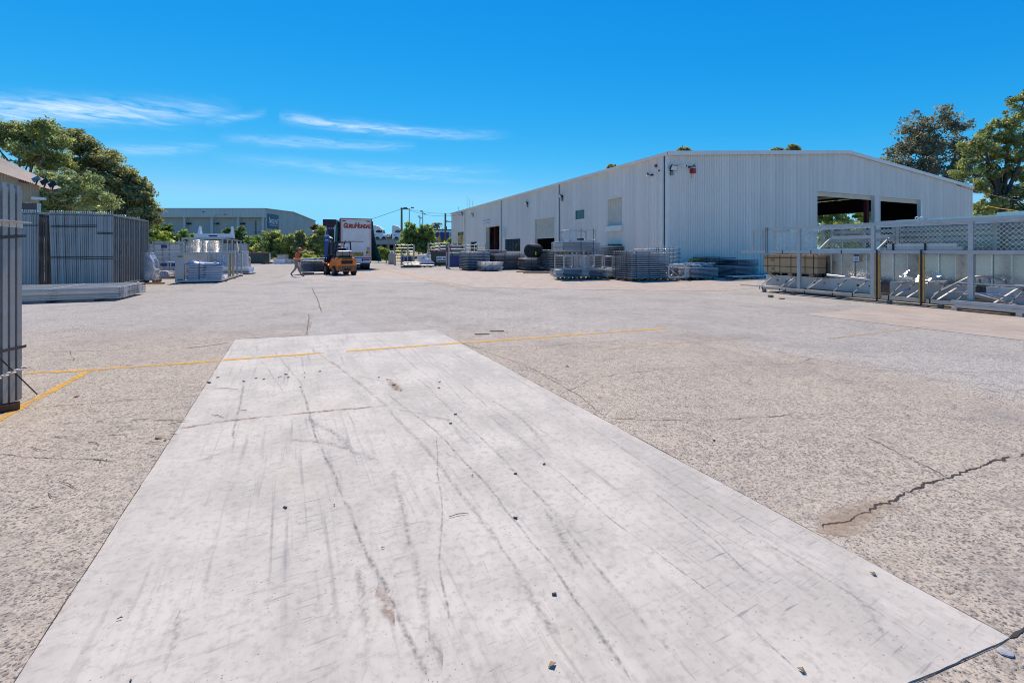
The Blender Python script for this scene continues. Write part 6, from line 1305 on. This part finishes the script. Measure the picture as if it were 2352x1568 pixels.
obj('hood', MB().box(-.48,.48,-.72,.12,.45,1.16), M['black'], fk, bevel=.04); obj('floor_plate', MB().box(-.5,.5,.1,.95,.42,.50), M['black'], fk); obj('seat', MB().box(-.26,.26,-.45,.05,1.16,1.28).box(-.26,.26,-.52,-.40,1.28,1.78), M['black'], fk, bevel=.04)
obj('dash', MB().prism([(-.45,.82,.5),(-.45,.95,.5),(-.45,.95,1.15),(-.45,.85,1.2)], (.9,0,0)), M['black'], fk); obj('steering_wheel', MB().ring((0,.55,1.28),(0,-.5,.8),.17,.018,14,5).tube((0,.85,1.0),(0,.56,1.27),.025,6), M['black'], fk)
tank = obj('gas_cylinder', MB().lathe([(0,0),(.12,.01),(.19,.07),(.20,.14),(.20,.92),(.19,.99),(.12,1.05),(0,1.06)], 18).xf(Matrix.Translation((-.53,-1.02,1.40)) @ Matrix.Rotation(R(90), 4, 'Y')), galv('scuffed_gas_cylinder', (.30,.25,.235), .45, .4), fk)
for x_ in (-.2,.25): obj('tank_strap', MB().ring((x_,-1.02,1.40),(1,0,0),.205,.014,18,4), M['black'], tank)
obj('tank_bracket', MB().box(-.4,.4,-1.2,-.85,1.14,1.20), M['black'], fk)
zg = 2.12
for s_ in (-1, 1): obj('guard_post', MB().bar((s_*.54,-.72,1.1),(s_*.50,-.62,zg),.07), M['black'], fk); obj('guard_post', MB().bar((s_*.54,.92,.6),(s_*.50,.50,zg),.07), M['black'], fk)
ro = obj('overhead_guard', MB().box(-.54,.54,-.68,-.60,zg,zg+.06).box(-.54,.54,.48,.56,zg,zg+.06).box(-.54,-.47,-.60,.48,zg,zg+.06).box(.47,.54,-.60,.48,zg,zg+.06), M['black'], fk)
for i in range(5): obj('guard_bar', MB().box(-.36+i*.18-.012,-.36+i*.18+.012,-.60,.48,zg+.01,zg+.05), M['black'], ro)
obj('beacon', MB().tube((.18,-.62,zg+.06),(.18,-.62,zg+.15),.055,10), M['hiv'], fk); obj('work_lamp', MB().tube((.15,-.68,1.93),(.15,-.76,1.93),.075,12), M['letter_w'], fk); obj('work_lamp', MB().tube((-.22,-.68,2.0),(-.22,-.74,2.0),.085,12), M['letter_w'], fk); obj('blue_light', MB().prism([(.18,-.74,1.58),(.30,-.74,1.66),(.34,-.74,1.84),(.22,-.74,1.78)], (0,.04,0)), mat('blue_spot_lens', (.03,.36,.78), .3), fk); obj('mirror', MB().tube((-.46,-.66,1.72),(-.44,-.70,1.72),.11,12), M['glass'], fk)
for s_ in (-1, 1):
    for y_, rr, ww in ((.55,.37,.26),(-.92,.31,.22)):
        x0 = s_*.50; wh = obj('wheel', MB().tube((x0,y_,rr),(x0+s_*ww,y_,rr),rr,20), M['rubber'], fk); obj('rim', MB().tube((x0+s_*(ww-.02),y_,rr),(x0+s_*(ww+.012),y_,rr),rr*.55,14), M['orange_dirty'], wh)
    obj('front_mudguard', MB().prism([(s_*.5,.1,.62),(s_*.5,.35,.80),(s_*.5,.80,.80),(s_*.5,.98,.62),(s_*.5,.9,.62),(s_*.5,.75,.75),(s_*.5,.4,.75),(s_*.5,.2,.62)], (s_*.24,0,0)), M['orange'], fk)
    obj('mast_rail', MB().box(s_*.30-.045,s_*.30+.045,1.04,1.16,.08,2.08), M['black'], fk); obj('tilt_ram', MB().bar((s_*.38,.35,.55),(s_*.36,1.02,.95),.07), M['black'], fk); obj('fork', MB().box(s_*.28-.06,s_*.28+.06,1.24,2.45,.12,.165).box(s_*.28-.06,s_*.28+.06,1.20,1.245,.12,.75), M['black'], fk)
obj('mast_crossbar', MB().box(-.30,.30,1.05,1.13,2.06,2.15).box(-.30,.30,1.05,1.13,1.2,1.28).box(-.3,.3,1.05,1.13,.15,.25), M['black'], fk); obj('mast_chain', MB().box(-.05,.05,1.08,1.12,.3,2.1), M['black'], fk)
obj('load_backrest', MB().box(-.55,.55,1.18,1.235,.35,.43).box(-.55,.55,1.18,1.235,1.12,1.18).box(-.55,-.50,1.18,1.235,.43,1.12).box(.50,.55,1.18,1.235,.43,1.12).box(-.2,-.16,1.18,1.235,.43,1.12).box(.16,.2,1.18,1.235,.43,1.12), M['black'], fk)
FU = Vector((math.cos(R(40)), math.sin(R(40)), 0)); FV = Vector((-math.sin(R(40)), math.cos(R(40)), 0))
flat_stack('bundle of flat panels carried on the forklift tines', FK+FU*-1.95+FV*1.36, 2.55, 1.05, 9, .070, 'galv', .17, 5, .037, R(40), (.3,.6), 0, group=None, side_straps=False)
for i in range(5): tag(obj('load_tube', MB().tube((0,0,0),(1.35,0,0),.045,10), M['galv_bright' if i > 2 else 'galv_dull'], None, FK+FU*-2.02+FV*(1.34+i*.075)+Vector((0,0,.90-i*.012)), R(28)), ['front','second','third','fourth','rear'][i]+' loose tube lying on the forklift load', 'tube', 'loose tubes on the forklift load')
tag(obj('packing_timber', MB().box(0,.1,0,.9,0,.10).box(.9,1.0,0,.9,0,.10), M['timber'], None, FK+FU*-1.2+FV*1.45+Vector((0,0,.85)), R(40)), 'packing timbers between the forklift load and the white panel', 'timber')
t = thing('signboard', 'long white signboard with blue lettering on top of the forklift load', 'signboard', FK+FU*-2.15+FV*1.5+Vector((0,0,.96)), R(40)); obj('panel', MB().box(0,2.7,0,.9,0,.12), M['white'], t); obj('lettering_band', MB().box(.95,1.15,-.008,0,.02,.10).box(1.3,2.3,-.008,0,.03,.09), mat('teal_lettering', (.02,.10,.16), .5), t); obj('red_end', MB().box(-.05,0,0,.9,-.04,.12), M['red'], t)
tag(obj('timber_bearer', MB().box(0,.75,0,.14,0,.10), M['galv_dull'], None, G(694, 629.5), R(2)), 'grey timber bearer on the ground under the forklift load', 'bearer')
# ---------------------------------------------------------------- worker, walking to the right
def person(label, loc, rz):
    J = {}; E = []
    def j(n, co, r, par=None): J[n] = (Vector(co), r); E.append((par, n)) if par else None
    j('pel',(0,0,.93),(.155,.115)); j('waist',(.03,0,1.07),(.145,.105),'pel'); j('chest',(.10,0,1.27),(.175,.12),'waist'); j('sho',(.145,0,1.41),(.13,.09),'chest'); j('neck',(.18,0,1.49),(.055,.06),'sho'); j('head',(.215,0,1.60),(.078,.095),'neck'); j('crown',(.225,0,1.69),(.06,.075),'head')
    for s_, kx_, ax_, az, tx, tz in ((-1,.20,.36,.10,.53,.045),(1,-.02,-.30,.17,-.18,.035)):
        k = 'R' if s_ < 0 else 'L'
        j('hip'+k,(.01,s_*.09,.86),(.095,.095),'pel'); j('knee'+k,(kx_,s_*.095,.50),(.068,.068),'hip'+k); j('ank'+k,(ax_,s_*.095,az),(.045,.045),'knee'+k); j('toe'+k,(tx,s_*.10,tz),(.042,.034),'ank'+k)
        j('shd'+k,(.14,s_*.185,1.395),(.068,.065),'sho'); j('elb'+k,(.12+.10*s_*-1,s_*.235,1.12),(.047,.047),'shd'+k); j('wri'+k,(.36+.05*s_,s_*.20,1.02),(.033,.030),'elb'+k)
    names = list(J); idx = {n: i for i, n in enumerate(names)}
    me = bpy.data.meshes.new('body'); me.from_pydata([J[n][0] for n in names], [(idx[a], idx[b_]) for a, b_ in E], []); o = bpy.data.objects.new('tmp', me); C.objects.link(o)
    sm = o.modifiers.new('skin', 'SKIN'); sm.use_smooth_shade = True
    sv = me.skin_vertices[0].data
    for n in names: sv[idx[n]].radius = J[n][1]
    sv[0].use_root = True
    o.modifiers.new('sub', 'SUBSURF').levels = 2
    bpy.context.view_layer.update(); dg = bpy.context.evaluated_depsgraph_get(); body = bpy.data.meshes.new_from_object(o.evaluated_get(dg)); bpy.data.objects.remove(o)
    body.materials.clear()
    for k in ('hiv','khaki','boot','skin'): body.materials.append(M[k])
    for p_ in body.polygons:
        c = p_.center; p_.use_smooth = True
        if c.z > 1.475: m_ = 3
        elif c.z < .135 or (c.z < .20 and c.x < -.2): m_ = 2
        elif c.z < .955 and not (abs(c.y) > .16 and c.x > .2): m_ = 1
        elif abs(c.y) > .14 and c.x > .26: m_ = 3
        else: m_ = 0
        p_.material_index = m_
    t = thing('person', label, 'person', loc, rz); obj('body', body, None, t)
    hm = mat('orange_hard_hat', (.80,.16,.02), .35, var=.04); obj('hard_hat', MB().lathe([(.145,-.005),(.118,.0),(.115,.05),(.085,.10),(.04,.125),(0,.13)], 16, (.228,0,1.665)), hm, t)
    obj('hat_peak', MB().prism([(.30,-.09,1.66),(.40,-.05,1.65),(.40,.05,1.65),(.30,.09,1.66)], (0,0,.014)), hm, t)
    obj('nose', MB().tube((.295,0,1.60),(.325,0,1.585),.014,6,.010), M['skin'], t); obj('hair', MB().box(.125,.16,-.06,.06,1.56,1.66), M['bark_dark'], t)
    for s_ in (-1, 1):
        obj('ear', MB().ring((.215,s_*.082,1.60),(0,1,0),.018,.008,8,4), M['skin'], t); obj('eye', MB().tube((.288,s_*.03,1.625),(.296,s_*.03,1.625),.010,6), M['black'], t)
        w_ = J['wri'+('R' if s_ < 0 else 'L')][0]; b = MB(); b.bar(w_, w_+Vector((.085,0,-.02)), .075, .032)
        for i in range(4): y_ = -.03+i*.02; b.path([w_+Vector((.08,y_,-.018)), w_+Vector((.125,y_,-.035)), w_+Vector((.135-.01*abs(i-1.5),y_,-.07))], [.010,.009,.007], 6)
        b.path([w_+Vector((.03,-s_*.035,-.01)), w_+Vector((.065,-s_*.06,-.03)), w_+Vector((.095,-s_*.055,-.05))], [.011,.010,.008], 6); obj('hand', b, M['skin'], t)
    obj('mouth', MB().box(.292,.300,-.022,.022,1.553,1.560), M['redbrown'], t)
    obj('reflective_band', MB().ring((.045,0,1.10),(.2,0,1),.152,.018,18,4), M['letter_w'], t); return t
person('worker in orange shirt and khaki trousers walking towards the forklift', at(679, 27.2), R(12))
# ---------------------------------------------------------------- long galvanised rack at the right
M['ochre'] = mat('ochre_pine_post', (.62,.34,.08), .7, var=.2, scale=9, dirt=.2)
N_BEFORE = set(bpy.data.objects.keys()); RS = 1.1
RO = Vector((9.59, 17.71, -.155)); RZ = math.atan2(-V.y, -V.x)
rk = thing('panel_rack', 'long two-tier galvanised rack with sheet wall and mesh top at the right', 'rack', RO, RZ)
RL, RWD = 8.6, 1.22; zb0, zm, ztp = .25, 1.56, 2.30
def rp(s_, d_, z=0): return RO-V*s_*RS+U*d_*RS+Vector((0,0,z*RS))
# rails
obj('bottom_rail', MB().box(.35,RL,-.05,.05,zb0,zb0+.09), M['galv'], rk); obj('thin_rail', MB().box(-.46,3.0,-.075,-.052,zb0+.06,zb0+.10), M['galv_bright'], rk)
obj('bottom_rail', MB().box(.35,RL,.95,1.05,zb0,zb0+.09), M['galv'], rk); obj('mid_rail', MB().box(-.45,RL,-.05,.04,zm-.05,zm+.04), M['galv_pale'], rk); obj('mid_rail', MB().box(0,RL,RWD-.05,RWD+.04,zm-.05,zm+.04), M['galv'], rk)
obj('top_rail', MB().box(0,RL,-.045,.045,ztp,ztp+.085), M['galv_pale'], rk); obj('top_rail', MB().box(0,RL,RWD-.04,RWD+.04,ztp-.01,ztp+.06), M['galv_bright'], rk); obj('top_rail', MB().box(0,RL,.55,.62,ztp+.0,ztp+.05), M['galv_bright'], rk)
obj('end_rail', MB().box(-.045,.04,.045,RWD-.04,ztp,ztp+.08), M['galv_pale'], rk); obj('end_rail', MB().box(-.045,.04,.04,RWD-.05,zm-.05,zm+.04), M['galv'], rk)
for y_ in (.0, .52, RWD-.03): obj('end_post', MB().box(-.03,.03,y_-.03,y_+.03,zm+.04,ztp), M['galv_pale'], rk)
for s_ in (1.69, 3.81, 5.87, 7.9): obj('upper_post', MB().box(s_-.045,s_+.045,-.04,.04,zm+.04,ztp), M['galv_pale'], rk); obj('lower_post', MB().box(s_-.05,s_+.05,-.045,.045,zb0+.09,zm-.05), M['galv_pale'], rk); obj('rear_post', MB().box(s_-.04,s_+.04,RWD-.035,RWD+.035,zb0+.0,ztp-.01), M['galv'], rk)
# lower sheet wall: one sheet after another with folded seams
for i in range(25):
    s0 = .05+i*.345; g = random.Random(i)
    sh = obj('wall_sheet', MB().box(s0,s0+.332,.95,.956,zb0+.10,zm-.06), M['galv_sheet'], rk, rot=(R(g.uniform(-.5,.5)), 0, R(g.uniform(-.25,.25))))
    obj('seam', MB().box(s0+.330,s0+.347,.915,.952,zb0+.10,zm-.06), M['galv_bright'], sh)
# upper mesh panels
def mesh_panel(s0, s1):
    b = MB(); h = ztp-zm-.08; st_ = .102; n = int((s1-s0+h)/st_)+1; zb_ = zm+.05
    for k in range(n):
        for sg in (1, -1):
            a = s0-h+k*st_ if sg > 0 else s0+k*st_; p0 = [a, zb_]; p1 = [a+sg*h*.92, zb_+h]
            # clip to [s0, s1]
            def cl(p, q):
                if p[0] < s0: f = (s0-p[0])/(q[0]-p[0]); p = [s0, p[1]+(q[1]-p[1])*f]
                if p[0] > s1: f = (s1-p[0])/(q[0]-p[0]); p = [s1, p[1]+(q[1]-p[1])*f]
                return p
            if max(p0[0],p1[0]) <= s0+.01 or min(p0[0],p1[0]) >= s1-.01: continue
            q0 = cl(p0, p1); q1 = cl(p1, p0); b.bar((q0[0],RWD-.05+.003*sg,q0[1]), (q1[0],RWD-.05+.003*sg,q1[1]), .005, .0095)
    o = obj('mesh_panel', b, M['galv_bright'], rk); o['kind'] = 'stuff'; return o
for a, c_ in ((.05,1.65),(1.73,3.77),(3.85,5.83),(5.91,7.86)): mesh_panel(a, c_)
# beams lying inside the bottom tier
for s0, s1, d_ in ((.12,3.72,.52),(3.95,5.75,.52),(5.95,8.4,.52)):
    bm_ = obj('channel_beam', MB().box(s0,s1,d_,d_+.012,zb0+.09,zb0+.47).box(s0,s1,d_+.012,d_+.10,zb0+.09,zb0+.10).box(s0,s1,d_+.012,d_+.10,zb0+.46,zb0+.47), M['galv_pale'], rk)
    k = 0; s_ = s0+.45
    while s_ < s1-.2: obj('bolt_hole', MB().tube((s_,d_-.004,zb0+.30),(s_,d_-.001,zb0+.30),.022 if k % 3 else .035,10), M['black'], bm_); s_ += (.31,.42,.55)[k % 3]; k += 1
obj('base_timber', MB().box(.4,8.4,.2,.45,zb0-.02,zb0+.07), M['timber'], rk)
for s0, m_ in ((.30,'galv_bright'),(1.05,'galv_bright'),(1.95,'galv_bright'),(4.35,'galv_bright'),(4.62,'galv_bright'),(5.25,'galv_bright'),(6.25,'galv_bright'),(7.2,'galv_bright')): obj('stay_bar', MB().bar((s0,-.03,zb0+.10),(s0+.28,.48,zb0+.50),.045,.02), M[m_], rk)
for s0 in (.30,.42,1.05,1.25,1.9,2.75,3.3,4.2,5.1,5.6,6.5,7.3): obj('hold_strap', MB().box(s0-.012,s0+.012,-.058,-.051,zb0-.02,zb0+.12).bar((s0,-.02,zb0+.10),(s0+.10,.48,zb0+.46),.018,.006), M['black'], rk)
for s_ in (3.95, 4.95): obj('timber_post', MB().box(s_-.055,s_+.055,-.10,-.052,zb0+.02,zm-.07), M['ochre'], rk); obj('post_strap', MB().box(s_-.02,s_+.02,-.112,-.101,zb0-.05,zm+.06), M['black'], rk)
for s_ in (.55,.62): obj('upper_strap', MB().box(s_-.010,s_+.010,-.06,-.051,zm-.06,ztp+.1), M['black'], rk)
for s_ in (1.15, 2.1, 3.0): obj('rail_tie', MB().box(s_-.012,s_+.012,-.058,-.051,zm-.06,zm+.05), M['black'], rk)
for s_, d_ in ((.45,0),(1.5,0),(2.9,0),(4.2,.0),(5.3,0),(6.6,0),(7.9,0),(.5,1.0),(2.6,1.0),(4.8,1.0)): obj('skid_block', MB().box(s_-.045,s_+.045,d_-.05,d_+.05,.145,zb0), M['pallet'], rk)
tg = obj('paper_tag', MB().box(2.83,2.97,.86,.864,1.24,1.47), M['letter_w'], rk); obj('tag_band', MB().box(2.83,2.97,.855,.859,1.42,1.47).box(2.83,2.97,.855,.859,1.24,1.27), mat('navy_print', (.02,.04,.14), .5), tg); obj('tag_print', MB().box(2.85,2.95,.855,.859,1.29,1.40), mat('pale_blue_print', (.25,.42,.60), .5), tg)
# cardboard crate
CB = rp(.08, .46, .84); cb = thing('cardboard_crate', 'strapped cardboard cartons on a pallet in the left end of the rack', 'cartons', CB, RZ)
for i, (a, c_) in enumerate(((0,.42),(.42,.84),(.84,1.22),(1.22,1.56),(1.56,1.9))):
    cc = obj('carton', MB().box(a+.002,c_-.002,0,.44,0,.60), M['card'], cb, bevel=.008); obj('flap_seam', MB().box(a+.004,c_-.004,-.003,-.0005,.55,.556), M['timber'], cc)
for x_ in (.16,.62,1.02,1.50,1.78): obj('strap', MB().box(x_-.010,x_+.010,-.008,-.003,-.02,.605).box(x_-.010,x_+.010,-.008,.45,.602,.607), M['black'], cb)
for z_ in (.20,.50): obj('strap', MB().box(-.006,1.906,-.012,-.008,z_-.009,z_+.009).box(1.901,1.906,-.012,.45,z_-.009,z_+.009), M['black'], cb)
obj('printed_arrow', MB().prism([(.22,-.002,.42),(.36,-.002,.50),(.40,-.002,.50),(.40,-.002,.36),(.36,-.002,.36)], (0,.001,0)).box(.30,.42,-.002,-.001,.06,.16), M['timber'], cb)
pallet('pallet carrying the strapped cardboard cartons', rp(.25, .45, .725), RZ, 1.6, .46, .11)
obj('deck_plate', MB().box(.12,2.2,.44,.93,.705,.722), M['galv_bright'], rk)
# upper tier contents: gate leaf leaning inside the mesh tier
t = thing('leaning_gate', 'low galvanised gate leaf standing in the mesh tier of the rack', 'gate', rp(2.15, .25, zm+.045), RZ)
obj('leg', MB().bar((0,0,0),(.20,.35,.42),.05), M['galv_pale'], t); obj('leg', MB().bar((1.62,0,0),(1.82,.35,.42),.05), M['galv_pale'], t); obj('rail', MB().bar((.2,.35,.40),(1.82,.35,.40),.04,.10), M['galv_pale'], t); obj('base_rail', MB().bar((-.15,0,.02),(1.85,0,.02),.05), M['galv_bright'], t)
for k, (a, c_, z_) in enumerate(((4.15,5.72,.06),(4.15,5.62,.16))): tag(obj('square_tube', MB().box(0,c_-a,0,.1,0,.085), M['galv_pale'], None, rp(a, -.02+.0*k, zm+.045+k*.09), RZ), ['lower','upper'][k]+' square tube lying on the mid rail of the rack', 'tube', 'square tubes on the rack mid rail')
for s_ in (4.30, 5.0): tag(obj('tube_strap', MB().box(-.015,.015,-.03,.12,0,.19), M['black'], None, rp(s_, -.025, zm+.04), RZ), ('left' if s_ < 4.5 else 'right')+' black strap round the square tubes on the rack', 'strap', 'straps round the square tubes')
# junk between the timber posts
jk = thing('bent_fittings', 'tangle of bright bent galvanised fittings beside the second timber post', 'fittings', rp(4.35, .30, zb0+.46), RZ); g = random.Random(14)
obj('plate', MB().prism([(.0,0,.12),(.22,0,.10),(.25,0,.16),(.08,0,.18),(.10,0,.30),(.04,0,.30),(-.03,0,.2)], (0,.04,0)), M['galv_bright'], jk)
for i in range(12):
    c_ = Vector((g.uniform(.05,.75), g.uniform(.0,.35), g.uniform(.03,.14))); a = g.uniform(-.5,.5); dv = Vector((math.cos(a),math.sin(a),g.uniform(-.2,.2)))*g.uniform(.12,.28)
    obj('fitting', MB().bar(c_-dv,c_+dv,.06,.025) if i % 2 else MB().tube(c_-dv,c_+dv,.025,8), M['galv_bright'], jk)
glint = Vector((-.648,-.195,.735)).normalized()  # normal that mirrors the sun to the camera
ql = Matrix.Rotation(-RZ, 3, 'Z') @ glint
for i, (x_, y_, z_, w_, h_) in enumerate(((.10,.02,.30,.17,.05),(.06,.0,.20,.05,.16),(.34,.05,.16,.30,.06),(.55,.10,.12,.26,.05),(.72,.16,.24,.10,.09))):  # plates added for their sun glint, all turned to that normal
    q_ = ql.to_track_quat('Z','X').to_matrix().to_4x4() @ Matrix.Rotation(R((-8,30,10,-12,40)[i]), 4, 'Z'); obj('glint_plate', MB().cbox((0,0,0), w_, h_, .004).xf(Matrix.Translation((x_,y_,z_)) @ q_), M['galv_bright'], jk)
at_ = thing('arched_tube', 'dark arched tube frame lying in the lower tier of the rack', 'tube frame', rp(5.05, .28, zb0+.10), RZ)
obj('arch', MB().path([(0,0,.10),(.35,.1,.38),(.62,.15,.58),(.85,.18,.62),(1.1,.2,.56),(1.5,.25,.36),(1.9,.3,.22)], .028, 8), M['galv'], at_); obj('side_rail', MB().tube((.45,.1,.44),(2.3,.35,.42),.022,6).tube((.3,.1,.2),(2.3,.3,.2),.022,6), M['galv_bright'], at_)
for x_ in (.8,.98,1.25): obj('clamp', MB().ring((x_,.17,.52),(1,0,.2),.045,.014,10,5), M['galv_dull'], at_)
obj('ramp_plate', MB().prism([(.55,0,.16),(.85,0,.18),(1.45,.05,.0),(1.2,.05,.0)], (0,.3,.03)), M['galv_pale'], at_); obj('corner_plate', MB().prism([(1.9,.1,.22),(2.5,.1,.40),(2.5,.1,.25)], (0,.2,0)), M['galv_dull'], at_)
tag(obj('angle_pipe', MB().tube((0,0,0),(1.25,.12,-.09),.042,10), M['galv_bright'], None, rp(2.35, .35, zb0+.57), RZ), 'bright pipe resting on the channel beam in the middle of the rack', 'pipe')
# skid bench in front of the right end
bn = thing('skid_bench', 'low galvanised skid bench in front of the right end of the rack', 'bench', rp(5.62, -.32, .141), RZ)
obj('beam', MB().box(0,3.0,0,.09,.17,.25), M['galv_pale'], bn); obj('beam', MB().box(.08,3.0,-.02,.06,.09,.165), M['galv'], bn); obj('beam', MB().box(0,3.0,.15,.23,.17,.25), M['galv'], bn)
for x_ in (.06, 1.15, 2.3): obj('leg', MB().box(x_-.05,x_+.05,0,.09,0,.089), M['galv_pale'], bn); obj('leg', MB().box(x_-.05,x_+.05,.15,.23,0,.17), M['galv'], bn)
blob('translucent wrapped bundle at the right edge of the rack', 'wrapped_bundle', 'bundle', rp(6.98, .02, .345), .36, .36, .6, M['wrapwhite'], RZ, 31, .05, taper=.9, res=10)
# stock behind the rack, seen through the mesh
def rail_gate(label, s0, d_, w, h, rails, z0=.145, grp='gates stored behind the rack'):
    t = thing('stored_gate', label, 'gate', rp(s0, d_, z0), RZ, grp); rm = shared(f'rg{w}', lambda: MB().box(.05,w-.05,-.02,.02,-.046,.046), M['galv'])
    obj('post', MB().box(0,.06,-.03,.03,0,h), M['galv'], t); obj('post', MB().box(w-.06,w,-.03,.03,0,h), M['galv'], t); obj('post', MB().box(w/2-.04,w/2+.04,-.03,.03,0,h), M['galv'], t)
    for k in range(rails): obj('rail', rm, None, t, (0,0,.10+(h-.2)*k/(rails-1)))
    return t
ordn = ['nearest','second','third','fourth']
for k in range(2): rail_gate(ordn[k]+' open railed gate behind the left mesh panels', 1.75+.1*k, 1.55+.35*k, 2.0, 2.16, 8)
for k in range(4): rail_gate(ordn[k]+' close railed gate behind the middle mesh panels', 3.55+.12*k, 1.5+.16*k, 2.3, 2.16+.035*(k % 3), 14)
for k in range(4): rail_gate(ordn[k]+' close railed gate behind the right mesh panels', 5.95+.08*k, 1.5+.16*k, 2.6, 2.18+.035*(k % 3), 14)
# loose bars on the roof of the rack
for k, (a, c_, d_, w_, h_, lab) in enumerate(((3.55,4.9,.75,.10,.07,'short square bar on the rack roof behind the first timber post'),(4.2,8.4,.30,.05,.05,'long bright bar along the rack roof'),(5.55,8.4,.85,.09,.08,'square bar on the rack roof at the right'),(6.1,8.4,.62,.16,.13,'thick channel on the rack roof at the far right'))):
    tag(obj('roof_bar', MB().box(0,c_-a,0,w_,0,h_), M['galv_bright' if k % 2 else 'galv_pale'], None, rp(a, d_-.0, ztp+.088), RZ), lab, 'bar', 'bars on the rack roof')
for k in range(4): tag(obj('roof_batten', MB().box(0,.05,-.05,RWD+.05,0,.003), M['galv'], None, rp(3.6+1.5*k, 0, ztp+.0855), RZ), ['first','second','third','fourth'][k]+' flat strip across the rack roof from the left', 'strip', 'strips across the rack roof')
t = thing('eye_bolts', 'pair of pale eye plates standing on the rack roof', 'eye plate', rp(4.72, .2, ztp+.088), RZ)
for x_ in (0,.10): obj('eye_plate', MB().ring((x_,0,.07),(0,1,0),.032,.013,12,5).box(x_-.02,x_+.02,-.01,.01,0,.04), M['letter_w'], t)
for n_ in [q for q in bpy.data.objects.keys() if q not in N_BEFORE]:
    o_ = bpy.data.objects[n_]
    if o_.parent is None: o_.scale = (RS, RS, RS)
for k, (px, py) in enumerate(((1770,684),(1796,688))): tag(obj('timber_offcut', MB().box(-.07,.07,-.05,.05,0,.085 if k == 0 else .04), M['timber'] if k == 0 else M['timber_yellow'], None, G(px, py-1), .3*k), ['dull square timber offcut by the left end of the rack','yellow timber offcut by the left end of the rack'][k], 'offcut')
# ---------------------------------------------------------------- litter on the paving
M['chip'] = mat('dark_chip', (.035,.033,.036), .8, var=.3, scale=20); M['twig'] = mat('dry_twig', (.12,.07,.045), .9, var=.3, scale=20); M['leaf_dry'] = mat('dry_leaf', (.33,.22,.12), .8, var=.3, scale=20); M['stone'] = mat('loose_stone', (.36,.36,.37), .85, var=.2, scale=20)
g = random.Random(77)
def onslab(p):
    c = [(SL[i], SL[(i+1) % 4]) for i in range(4)]; return all((b_.x-a.x)*(p.y-a.y)-(b_.y-a.y)*(p.x-a.x) > 0 for a, b_ in c) or all((b_.x-a.x)*(p.y-a.y)-(b_.y-a.y)*(p.x-a.x) < 0 for a, b_ in c)
def gz_(p): return (ST if onslab(p) else 0)+.0005
for px, py, ln in ((657,861,.07),(700,857,.03),(735,854,.05),(640,868,.03),(662,868,.05),(588,870,.05),(606,872,.05),(1046,953,.05),(1035,974,.04),(1184,1090,.035),(1250,1068,.035),(655,1168,.04),(1184,1192,.04),(1273,1368,.035),(870,868,.04),(1010,878,.04),(1008,892,.05),(690,890,.03),(905,885,.06),(500,868,.06),(480,880,.10),(645,866,.03),(560,877,.06),(1303,842,.06),(1640,1012,.04),(300,1568,.01)):
    p = G(px, py); tag(obj('wood_chip', MB().box(-ln*.30,ln*.30,-.003-.07*ln,.003+.06*ln,0,.003+.05*ln).xf(Matrix.Rotation(g.uniform(-.15,.15),4,'Y')), M['chip'], None, (p.x,p.y,gz_(p)+.003), g.uniform(-.6,.6)), 'small dark chip lying on the paving', 'chip', 'small dark chips on the paving')
for px, py, ln in ((390,966,.28),(320,965,.14),(410,972,.16),(500,958,.20),(215,1020,.16),(140,1005,.14),(350,1018,.10),(230,970,.12),(275,1425,.02),(155,1115,.24),(265,1000,.12),(110,1092,.02),(520,895,.3),(350,1050,.12),(125,1140,.16),(85,1168,.10),(560,945,.07),(880,1260,.02),(1054,1186,.12),(400,1000,.08),(90,1032,.2),(250,1058,.08)):
    p = G(px, py); a = g.uniform(-.5,.5); dv = Vector((math.cos(a),math.sin(a),0))*ln/2; tag(obj('twig', MB().path([-dv+Vector((0,0,.006)), Vector((g.uniform(-.01,.01),g.uniform(-.015,.015),.010)), dv+Vector((0,0,.006))], [.0018,.0024,.0012], 5), M['twig'], None, (p.x,p.y,gz_(p))), 'thin dry twig lying on the paving', 'twig', 'thin dry twigs on the paving')
for px, py, ln in ((1085,1095,.035),(768,1163,.03),(2006,1322,.05),(1842,1545,.05),(1268,1532,.06),(365,1006,.14),(380,1012,.05),(1165,765,.1),(176,911,.12),(700,868,.04),(230,1062,.03)):
    ln *= .62; p = G(px, py); tag(obj('dry_leaf', MB().add([(-ln/2,0,.002),(0,-ln*.28,.012),(ln/2,0,.004),(0,ln*.28,.010),(-ln/2,0,.0045),(0,-ln*.28,.0145),(ln/2,0,.0065),(0,ln*.28,.0125)], [(0,1,2,3),(7,6,5,4),(0,1,5,4),(1,2,6,5),(2,3,7,6),(3,0,4,7)]), M['leaf_dry'], None, (p.x,p.y,gz_(p)), g.uniform(0,3)), 'dry brown leaf lying on the paving', 'leaf', 'dry leaves on the paving')
bm2 = bmesh.new(); bmesh.ops.create_icosphere(bm2, subdivisions=2, radius=1)
for v in bm2.verts: v.co = Vector((v.co.x*.05, v.co.y*.042, max(-.004, v.co.z*.016)))*g.uniform(.85,1.12)
me = bpy.data.meshes.new('stone'); bm2.to_mesh(me); bm2.free(); me.materials.append(M['stone'])
for px, py, sc, lab in ((2310,1500,.55,'pale flat stone by the near right corner of the slab'),(2358,1530,.3,'small tan stone by the near right corner of the slab')):
    p = G(px, py); o = tag(obj('stone', me, None, None, (p.x,p.y,.004)), lab, 'stone'); o.scale = (sc,sc,sc)
for k, (px, py, a) in enumerate(((1107,768,.02),(1141,761,.05))):
    p = G(px, py); tag(obj('strap_scrap', MB().box(-.14,.14,-.02,.02,0,.012), M['chip'], None, (p.x,p.y,.001), a), ['nearer','farther'][k]+' dark strap scrap beyond the slab corner', 'scrap')
